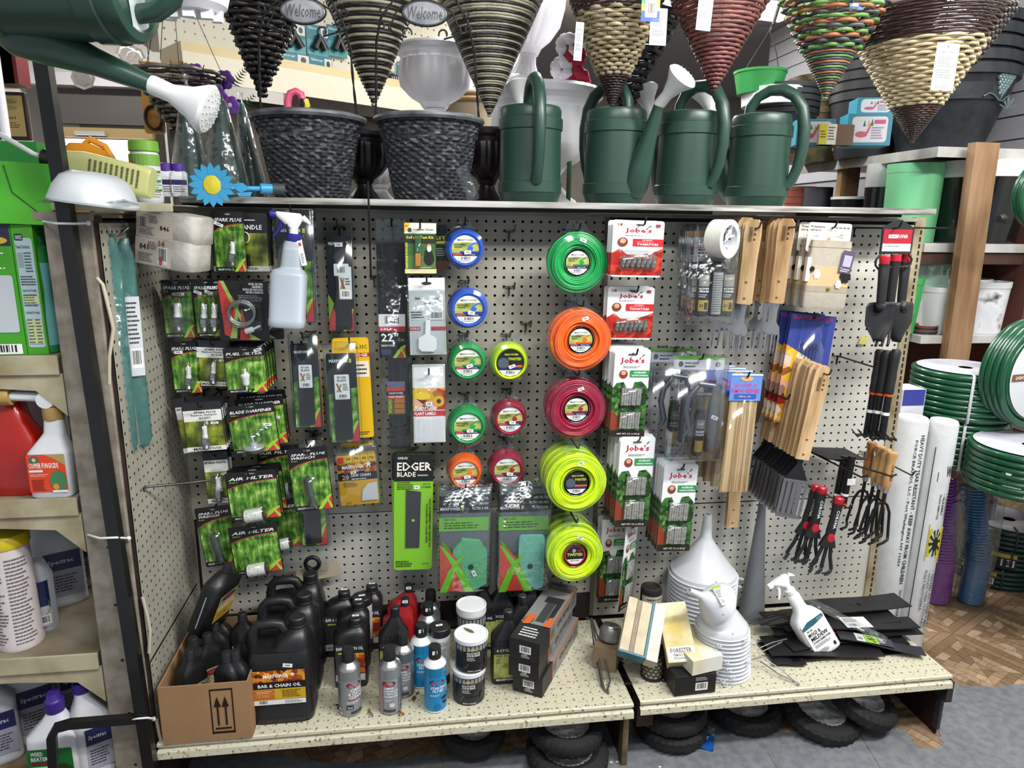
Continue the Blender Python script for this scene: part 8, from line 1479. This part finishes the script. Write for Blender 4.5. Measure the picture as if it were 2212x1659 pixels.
# boxes and bottles on the left shelves
def lshelf(name,label,cat,u,v,y,z,rz=0,group=None): p=aty(u,v,y); return thing(name,label,cat,(p.x,y,z),(0,0,rz),group)
z1,z2,z3=zs
xr=aty(92,620,-15).x; xm=aty(25,620,-16.5).x
t=thing('fertilizer_box','tall green fertilizer box with feeding directions panel and yellow rows','box',((xm+xr)/2,-14.2,z1),(0,0,math.radians(4)))
W_=xr-xm; H_=aty(60,485,-16).z-z1
B().box(-W_/2,-1.5,0,W_/2,1.5,H_,mat('#3f9a1e',.45)).box(-W_/2-4,-1.5,0,-W_/2-.05,1.5,H_,mat('#3f9a1e',.45)).obj('carton',t,bev=.03)
artobj(None,'side_print',W_,H_,[('t','VICTOR',.6,.955,.85,.97,'#c8403a'),('rr',.12,.06,.92,.9,.2,'#a8bcc0'),('rr',.14,.88,.52,.93,.1,'#15171a'),('t','SCHULTZ',.18,.89,.48,.92,'#e8e8e8'),('t','Feeder Directions:',.16,.82,.8,.85,'#2c5a4a'),('r',.18,.68,.42,.79,'#8a9ca0'),('l',.48,.64,.9,.8,7,'#3a4a50'),('l',.18,.54,.9,.62,4,'#26343a'),('t','Large Area Feeding:',.2,.49,.85,.515,'#2c5a4a'),('r',.2,.4,.9,.46,'#c0c88a'),('l',.2,.38,.9,.48,5,'#3a4a50'),('t','Individual Feeding:',.22,.32,.85,.345,'#2c5a4a'),('r',.22,.09,.9,.28,'#b8c48a'),('l',.22,.09,.55,.29,8,'#3a4a50'),('l',.6,.09,.9,.29,8,'#3a4a50')],t,(0,-1.52,0))
artobj(None,'front_print',4,H_,[('r',0,.84,1,1,'#2a2440'),('e',.3,.9,.3,.03,'#c8a82c'),('e',.7,.88,.25,.03,'#c8a82c'),('l',.05,.66,.95,.8,5,'#cfe0c8'),('rr',.0,.18,.95,.62,.2,'#b8c0c4'),('l',.1,.3,.6,.55,10,'#4a5458'),('b',.2,.01,.95,.09)],t,(-W_/2-2.1,-1.52,0))
c=aty(40,410,-16); t=thing('fertilizer_box','smaller green carton standing aslant on the tall fertilizer box','box',(c.x,-14.4,z1+H_),(0,math.radians(2),math.radians(10))); B().box(-2.4,-1.6,0,1.9,1.6,aty(40,350,-16).z-z1-H_,mat('#4aac26',.45)).obj('carton',t,bev=.04); B().tube([(-1.2,-1.64,4.4),(-.8,-1.64,2.4),(1.8,-1.64,.1)],.04,BLK,4).obj('fold_line',t)
c=aty(55,390,-8); t=thing('fertilizer_box','dark green and yellow carton behind the green ones','box',(c.x-1,-8,.25)); hh=aty(55,310,-8).z-.25; B().box(-3.2,-2,0,3.2,2,hh*.45,mat('#c8b01c',.5)).box(-3.2,-2,hh*.45,3.2,2,hh,mat('#1c7a2c',.5)).obj('carton',t,bev=.03); artobj(None,'front_print',6.2,hh,[('e',.35,.8,.14,.1,'#141414'),('r',.55,0,1,.42,'#c8c42c'),('l',.6,.05,.95,.38,6,'#4a6a1c'),('l',.1,.2,.45,.35,2,'#5a5010')],t,(0,-2.02,0))
# green tall bottle next to post
t=lshelf('spray_bottle','slim green and pale blue bottle squeezed beside the post','bottle',106,740,-14.4,z1); b=B(); b.lathe([(.95,0),(1.05,.1),(1.05,.7)],mat('#1c6a38',.4),24); b.lathe([(1.0,.7),(.95,3),(.7,5),(.85,7.4)],mat('#5c9a98',.35),24); b.lathe([(.85,7.4),(.8,8.6),(.55,8.8),(.55,10),(.4,10.2)],mat('#1c6a38',.4),24); b.obj('bottle_body',t)
# red bottles and copper fungicide
RB=mat('#a81c12',.3,0,.1,14,coat=.3)
for u,w_,lab in ((58,0,'large red bottle with gold cap and ribbed shoulders'),(-14,0,'large red bottle cut by the left edge of the picture')):
    t=lshelf('red_bottle',lab,'bottle',u,1058,-13.8,z2,group='red bottles'); b=B(); H_=aty(60,865,-14).z-z2; b.loft([(0,0,0,1.6,1.4,6),(.2,0,0,1.75,1.5,6),(H_*.5,0,0,1.85,1.5,6),(H_*.62,0,0,1.75,1.4,4),(H_*.78,-.1,0,1.15,1.1,3),(H_*.97,-.2,0,.95,.95,3),(H_,-.2,0,.7,.7,2.4)],RB,32,4); b.obj('bottle_body',t)
    B().lathe([(.75,0),(.8,.1),(.8,.7),(.6,.8)],mat('#b8962c',.4),24,mod=lambda a,z:1+.02*cos(24*a)).obj('cap',t,(-.2,0,H_-.1)); B().tube([(-.2,0,H_+.5),(-.2,0,H_+1.1),(-1.2,-.2,H_+1.6),(-2.2,-.3,H_+1.2)],[.5,.5,.5,.3],RB,10).obj('trigger',t)
t=lshelf('fungicide_bottle','white copper fungicide bottle with orange label and hose-end sprayer','bottle',124,1064,-15.0,z2); wb=mat('#d4d6da',.4); W_,H_=size(124,980,92,150,-16); 
b=B(); b.loft([(0,0,0,W_/2*.9,1.0,5),(.2,0,0,W_/2,1.15,5),(H_*.62,0,0,W_/2,1.15,5),(H_*.66,.05,0,W_/2*.97,1.1,5),(H_*.86,.35,0,W_/2*.55,.8,3),(H_*.92,.5,0,.8,.7,2.6),(H_*1.1,.55,0,.72,.66,2.4)],wb,32,4); b.obj('bottle_body',t); B().lathe([(.75,0),(.8,.1),(.8,1.1),(.6,1.2)],mat('#a88a50',.45),24,mod=lambda a,z:1+.03*cos(20*a)).obj('cap',t,(.55,0,H_*1.1))
b=B(); b.tube([(.55,0,H_*1.1+1.0),(.5,0,H_*1.1+1.8)],.6,WHT,12); b.tube([(.5,0,H_*1.1+1.9),(-2.4,-.1,H_*1.1+2.1)],.42,WHT,12); b.tube([(.4,-.8,H_*1.1+1.8),(.4,0,H_*1.1+1.8)],.7,WHT,18); b.obj('sprayer_head',t); b=B(); b.M=Matrix.Translation((-2.4,-.1,H_*1.1+2.1))@Matrix.Rotation(-PI/2,4,'Y'); b.lathe([(.75,0),(.8,.1),(.8,1.0),(.7,1.1)],mat('#a88a50',.45),24,mod=lambda a,z:1+.03*cos(20*a)); b.obj('hose_coupling',t)
artobj(None,'product_label',W_*.9,H_*.55,[('rr',0,0,1,1,.15,'#d8401c'),('p',[(.45,1),(1,1),(1,.7),(.7,.9)],'#a8925a'),('e',.2,.86,.14,.1,'#3a6a4a'),('e',.2,.86,.05,.05,'#d8b090'),('t','COPPER FUNGICIDE',.05,.64,.82,.78,'#f2f0e8'),('r',.04,.54,.4,.6,'#e0d8e0'),('l',.06,.42,.55,.5,2,'#f0c0a8'),('l',.08,.05,.5,.36,7,'#6a1c0c'),('e',.78,.3,.22,.28,'#3f7a4a'),('e',.7,.15,.08,.08,'#d88a2c'),('r',.6,.0,1,.06,'#e0e0e0')],t,(0,-1.17,.6))
for u,lab in ((20,'white bag packaging behind the red bottles, left'),(95,'white bag packaging behind the red bottles, right')):
    t=lshelf('white_bag',lab,'bag',u,1050,-8,z2,group='white bags'); B().loft([(0,0,0,2.6,1.2,4),(4,0,0,2.7,1.3,4),(9,0,0,2.4,1.0,4),(10.5,0,0,2.5,.3,4)],mat('#c4b8bc',.6,0,.12,6),24).obj('bag_body',t)
# wipes tub, jugs
t=lshelf('wipes_tub','ribbed white tub of fine print with bright yellow lid','tub',44,1362,-13.4,z3); H_=aty(35,1185,-15).z-z3; R_=size(35,1280,96,10,-14)[0]/2
B().lathe([(R_*.98,0),(R_*1.02,.2),(R_*.95,.8),(R_*.93,H_*.95),(R_*.9,H_)],mat('#d0c6c4',.45),36).obj('tub_body',t); B().lathe([(R_*.98,H_-.2),(R_*1.0,H_),(R_*.98,H_+.7),(R_*.9,H_+.9),(R_*.5,H_+1.1),(.01,H_+1.15)],mat('#c8b01c',.4),40,mod=lambda a,z:1+(.008*cos(50*a) if z<H_+.75 else 0),caps=False).obj('lid',t)
artobj(None,'fine_print',R_*2.7,H_*.9,[('l',.03,.03,.55,.97,26,'#5c5658'),('l',.6,.03,.97,.97,24,'#6a6466'),('r',.05,.7,.3,.72,'#b83a3a'),('r',.05,.5,.25,.52,'#b83a3a')],t,(0,0,.3),R=R_*.965)
def wjug(u,v,y,z,label,lab=1,cap='#1c3a9a',h=8.5,w=2.0,grp='white chemical jugs'):
    t=lshelf('chemical_jug',label,'jug',u,v,y,z,.5,grp); b=B(); b.loft([(0,0,0,w*.95,1.5,5),(.2,0,0,w,1.6,5)]+[(.5+q*.35,0,0,w-(q%2)*.05,1.6-(q%2)*.05,5) for q in range(14)]+[(h*.72,0,0,w,1.6,5),(h*.86,-.3,0,w*.6,1.0,3),(h*.93,-.4,0,.7,.7,2.4),(h,-.4,0,.65,.65,2)],mat('#c6c8cc',.4),28,4); b.obj('jug_body',t); B().lathe([(.72,h-.1),(.75,h),(.75,h+.8),(.6,h+.9)],mat(cap,.4),24,mod=lambda a,z:1+.02*cos(22*a)).obj('cap',t,(-.4,0,0))
    if lab: artobj('wj','product_label',w*1.3,h*.5,[('r',0,0,1,1,'#9a9aa8'),('r',0,.6,1,1,'#1c2450'),('t','Spectracide'[:8],.1,.72,.8,.85,'#c8cce0'),('l',.1,.1,.9,.5,6,'#3a3a4a')],t,(w*.2,-1.63,h*.12))
wjug(38,1240,-7,z3,'white jug with blue cap behind the wipes tub'); wjug(5,1240,-7,z3,'white jug with blue cap at the very left edge, middle shelf'); wjug(128,1262,-6,z3,'large white jug with navy label beside the post',h=9.5,w=2.4); wjug(172,1225,-2.5,z3,'white jug half hidden behind the navy-labelled one'); 
t=lshelf('chemical_bottle','clear bottle with green and navy label right of the wipes tub','bottle',90,1300,-11,z3); B().loft([(0,0,0,1.1,.9,3),(5.5,0,0,1.15,.95,3),(7,0,0,.6,.6,2.4)],mat('#a8acb0',.3),24).obj('bottle_body',t); artobj(None,'product_label',2.6,4.6,[('r',0,0,1,1,'#b8bcbe'),('r',0,.45,1,1,'#1c2450'),('e',.5,.45,.5,.25,'#3a6a3a'),('b',.5,.05,.95,.25)],t,(0,0,.6),R=1.2)
z4=-51.78
wjug(-5,1600,-12,z4,'white ribbed jug cut by the lower left edge of the picture',h=9); wjug(72,1560,-9,z4,'white ribbed jug with purple cap behind the weed killer bottle',cap='#3c2480',h=9.6,w=2.3); wjug(208,1632,-14.6,z4,'white ribbed bottle with purple flip cap beside the post',cap='#3c2480',h=8.6,w=1.6); wjug(160,1540,-6,z4,'white jug in shadow between the purple-capped ones',cap='#3c2480',h=9)
t=lshelf('weed_killer_bottle','white weed killer bottle with green WEED BEATER label and purple cap','bottle',128,1636,-15.6,z4); W_,H_=size(128,1560,110,150,-16.5); b=B(); b.loft([(0,0,0,W_/2*.9,1.3,5),(.2,0,0,W_/2,1.4,5),(H_*.66,0,0,W_/2,1.4,5),(H_*.72,.0,0,W_/2*.97,1.3,5),(H_*.9,.25,0,W_/2*.5,.8,3),(H_*1.0,.3,0,.7,.65,2.6)],wb,32,4); b.obj('bottle_body',t); B().lathe([(.75,0),(.8,.1),(.8,1.1),(.7,1.15),(.6,1.3),(.5,1.9)],mat('#3c2480',.4),24,mod=lambda a,z:1+.025*cos(22*a)).obj('cap',t,(.3,0,H_))
artobj(None,'product_label',W_*.9,H_*.52,[('rr',0,0,1,1,.1,'#1c6a34'),('t','WEED',.08,.82,.36,.93,'#f0f0f0'),('t','BEATER',.08,.68,.46,.79,'#f0f0f0'),('r',.08,.56,.46,.65,'#6a2c1c'),('r',0,.47,.5,.52,'#d8d8d8'),('l',.06,.08,.45,.42,6,'#8ac09a'),('e',.74,.3,.26,.28,'#2c3a14'),('e',.66,.35,.05,.06,'#c8c02c'),('e',.8,.28,.05,.05,'#c8c02c'),('e',.75,.4,.04,.05,'#c8c02c')],t,(0,-1.42,.5))
# ================= things far behind =================
# pegboard wall with teal packages
a=Vector((-2,60,0)); d=Vector((38,28,0)).normalized(); ang=math.atan2(d.y,d.x)
g=thing('rear_shelf_unit','cream pegboard bay with ledge far behind the left basketwork pot','shelving',(-12,52.5,-57),(0,0,ang))
def gg(b,n): return b.obj(n,g,loc=(0,0,57))
gg(perf(B(),-4,78,26,48,-3,47,mat('#c8c4b4',.6),y=0,r=.2,pitch=1.6),'pegboard_panel'); gg(B().box(-4,-9,23.2,78,0,26,mat('#c4b38a',.6)).box(-4,-9.2,20.6,78,-9,24.6,mat('#cfc8b4',.6)),'ledge'); gg(B().box(-4,-1,-57,78,.2,20,mat('#4a4640',.8,0,.2,3)),'lower_panel'); gg(B().box(-4,-8,14,-2,0,20.6,mat('#b8ae98',.7)),'bracket')
M_=Matrix.Translation((-12,52.5,0))@Matrix.Rotation(ang,4,'Z')
def hitg(u,v,off):   # ray meets the plane of the bay, off inches in front of it
    n=Vector((sin(ang),-cos(ang),0)); o=Vector((-12,52.5,0))+n*off; r_=ray(u,v); tt=(o-CC).dot(n)/r_.dot(n); return CC+r_*tt
tl=mat('#1c6a78',.5)
for i,(u,v,w_,h_,kind) in enumerate(((632,82,54,62,'y'),(686,88,46,62,'y'),(728,90,42,62,'y'),(588,142,32,56,'m'),(632,146,72,62,'m'),(694,158,48,66,'v'),(868,158,22,44,'m'),(845,165,20,20,'m'))):
    p=hitg(u,v,1.0); sc_=FPX/(p-CC).dot(CF); W_=w_/sc_*1.15; H_=h_/sc_; t=thing('hose_splitter_card',('teal carded hose connector, ')+('upper row left','upper row middle','upper row right','lower row far left','lower row second','lower row third','right of the striped basket','low beside the white urn')[i],'card',(p.x,p.y,p.z-H_/2),(0,0,ang),'teal carded hose connectors')
    cardback(t,W_,H_,'#1c6a78',.1); artobj('gil'+kind,'print',W_,H_,[('t','Gilmour',.06,.84,.6,.93,'#a8d0d4'),('r',.66,.64,.98,.96,'#c0c4c4'),('e',.82,.8,.08,.1,'#26282a'),('r',.02,.02,.98,.5,'#3f8a94')],t)
    b=B(); b.lathe([(.5,H_*.55),(.5,H_*.68)],BLK,12,(0,-.8,0))
    if kind=='m':
        b.tube([(-W_*.36,-.8,H_*.46),(W_*.36,-.8,H_*.46)],.4,BLK,8); [b.tube([(x*W_*.22,-.8,H_*.45),(x*W_*.24,-.8,H_*.14)],[.4,.55],BLK,8) for x in (-1.5,-.5,.5,1.5)]
    else: b.tube([(0,-.8,H_*.6),(-W_*.25,-.8,H_*.2)],[.5,.7],BLK if kind=='y' else STEEL,8); b.tube([(0,-.8,H_*.6),(W_*.25,-.8,H_*.2)],[.5,.7],BLK if kind=='y' else STEEL,8)
    b.obj('hose_connector',t)
# rope wreath basket far behind
p=aty(1020,228,40); t=thing('rope_basket','pale basket with thick twisted rope rim far behind the striped cone','basket',(p.x,40,p.z-2)); b=B(); [b.tube([(4.5*cos(a*PI/16)+.2*cos(a*2),4.5*sin(a*PI/16),3.2-k*.8) for a in range(32)],.5,mat('#8a7050',.8),8,True) for k in range(2)]; b.obj('rope_rim',t); B().lathe([(3.2,-4),(4.3,2)],mat('#a89a80',.8),32).obj('basket_body',t)
# left wall, doorway, lit window
yw=118
def wl_(u0,v0,u1,v1,y,dep,m,name,kind=1,cat=None,lab=None):
    a=aty(u0,v0,y); c=aty(u1,v1,y); o=B().box(min(a.x,c.x),y,min(a.z,c.z),max(a.x,c.x),y+dep,max(a.z,c.z),m).obj(name)
    if kind: struct(o)
    else: tag(o,lab,cat)
    return o
wl_(-200,-80,640,192,yw,3,mat('#cdc9c2',.8,0,.1,2),'wall_front_upper'); wl_(95,188,330,272,yw-3,2,mat('#4e4a46',.6,0,.15,2),'trim_2'); wl_(95,272,330,300,yw-2,2,mat('#a08a5c',.6),'trim_3'); wl_(345,180,640,700,yw,3,mat('#d0ccc6',.8,.0,.15,3),'wall_front_pier'); wl_(-200,160,112,700,yw-4,3,mat('#c8c4bc',.8),'wall_front_left')
wl_(105,298,346,560,yw+2,.5,mat('#fff6ea',.5,emit=2.2),'window_1')
wl_(160,282,226,292,yw-4,1.5,mat('#b8bcc0',.4,.4),'door_closer',0,'door closer','silver door closer bar on the tan lintel over the bright window')
t=thing('framed_certificate','framed certificate on the left wall with dark wooden frame','picture',tuple(aty(35,304,70))); W_,H_=size(35,255,76,104,70); b=B(); b.box(-W_/2,-1,0,W_/2,0,H_,mat('#26170f',.5)); b.obj('frame',t,bev=.2); artobj(None,'certificate',W_*.82,H_*.84,[('r',0,0,1,1,'#b8a468'),('l',.15,.8,.85,.92,3,'#5a4c2c'),('e',.5,.7,.3,.06,'#9c8850'),('t','Award',.3,.42,.7,.5,'#4a3c20'),('l',.15,.2,.85,.36,3,'#5a4c2c')],t,(0,-1.05,H_*.08))
a=aty(-30,60,14); c=aty(26,315,14); o=B().lathe([(abs(c.x-a.x)/2,0),(abs(c.x-a.x)/2,60)],WHW,24,((a.x+c.x)/2,14,-12)).obj('white_column'); tag(o,'plain white round column at the extreme left','column')
# sloping ceiling board and beam upper left
o=B().add([tuple(aty(u,v,y)) for u,v,y in ((300,10,60),(445,118,110),(330,112,110),(260,60,60))],[(0,1,2,3)],mat('#b8b0a8',.8)).obj('trim_4'); struct(o)
o=B().add([tuple(aty(u,v,y)) for u,v,y in ((286,-6,60),(300,2,60),(448,120,110),(440,122,110))],[(0,1,2,3)],mat('#7a5c44',.7)).obj('trim_5'); struct(o)
# shelf of glassware over the doorway
o=wl_(0,150,330,190,112,3,mat('#b8b4b8',.6),'trim_7')
for i,(u,v) in enumerate(((180,168),(275,118),(290,126))):
    p=aty(u,v,96); t=thing('silver_tray','octagonal silver tray, '+('left one hanging under the high shelf','right one beside the spout','right one, second')[i],'tray',tuple(p),(0,0,0),'octagonal silver trays'); b=B(); b.M=Matrix.Rotation(PI/2,4,'X'); b.lathe([(2.4,0),(2.5,.2),(1.9,.1),(1.5,.2),(.01,.15)],mat('#8a8680',.25,.8),8,smooth=False); b.obj('tray_plate',t); B().tube([(0,.2,2.3),(0,.3,48-p.z)],.05,HOOKD,4).obj('hanging_wire',t)
for i in range(5):
    p=aty(4+i*8,130,60); t=tag(B().box(-.8,-2,0,.8,2,9,mat(('#7a1c20','#3a1414','#8a2428','#241010','#6a1a1c')[i],.4)).obj('red_book',loc=tuple(p-Vector((0,0,4)))),'dark red spine on the upper left shelf, '+ORD[i+1]+' from the left','book','dark red spines')
# ceiling light fitting
p=atz(1500,8,47.5); t=thing('ceiling_lamp','white ceiling tube lamp glowing above the hanging baskets','lamp',(p.x,p.y,47.2)); B().box(-26,-4,-.0,26,4,1.7,mat('#fffaf2',.5,emit=3)).obj('diffuser',t,rot=(0,0,.2))
struct(B().tube([tuple(atz(1520,60,48.9)),tuple(atz(1660,55,48.9))],.3,mat('#6a6a6e',.7),4).obj('trim_6'))
# white filigree screen upper right
g=thing('filigree_screen','white carved filigree screen at the upper right corner','screen',tuple(aty(2130,180,40))); b=B(); fm_=mat('#a8a4b0',.6)
for k in range(7):
    x=-12+k*4.2; b.tube([(x,0,-2+.3*k),(x+.3,0,3),(x,0,6+k*.3)],.5,fm_,5); b.tube([(x,0,3),(x+1.6,0,6),(x+3.6,0,6.5)],.4,fm_,5); b.tube([(x,0,3),(x-1.6,0,6),(x-2.2,0,6.5)],.4,fm_,5)
b.tube([(-14,0,6.5),(18,0,10)],.5,fm_,5); b.obj('tracery',g); B().box(-16,.8,-8,22,1.4,14,mat('#57505c',.7)).obj('backing',g)
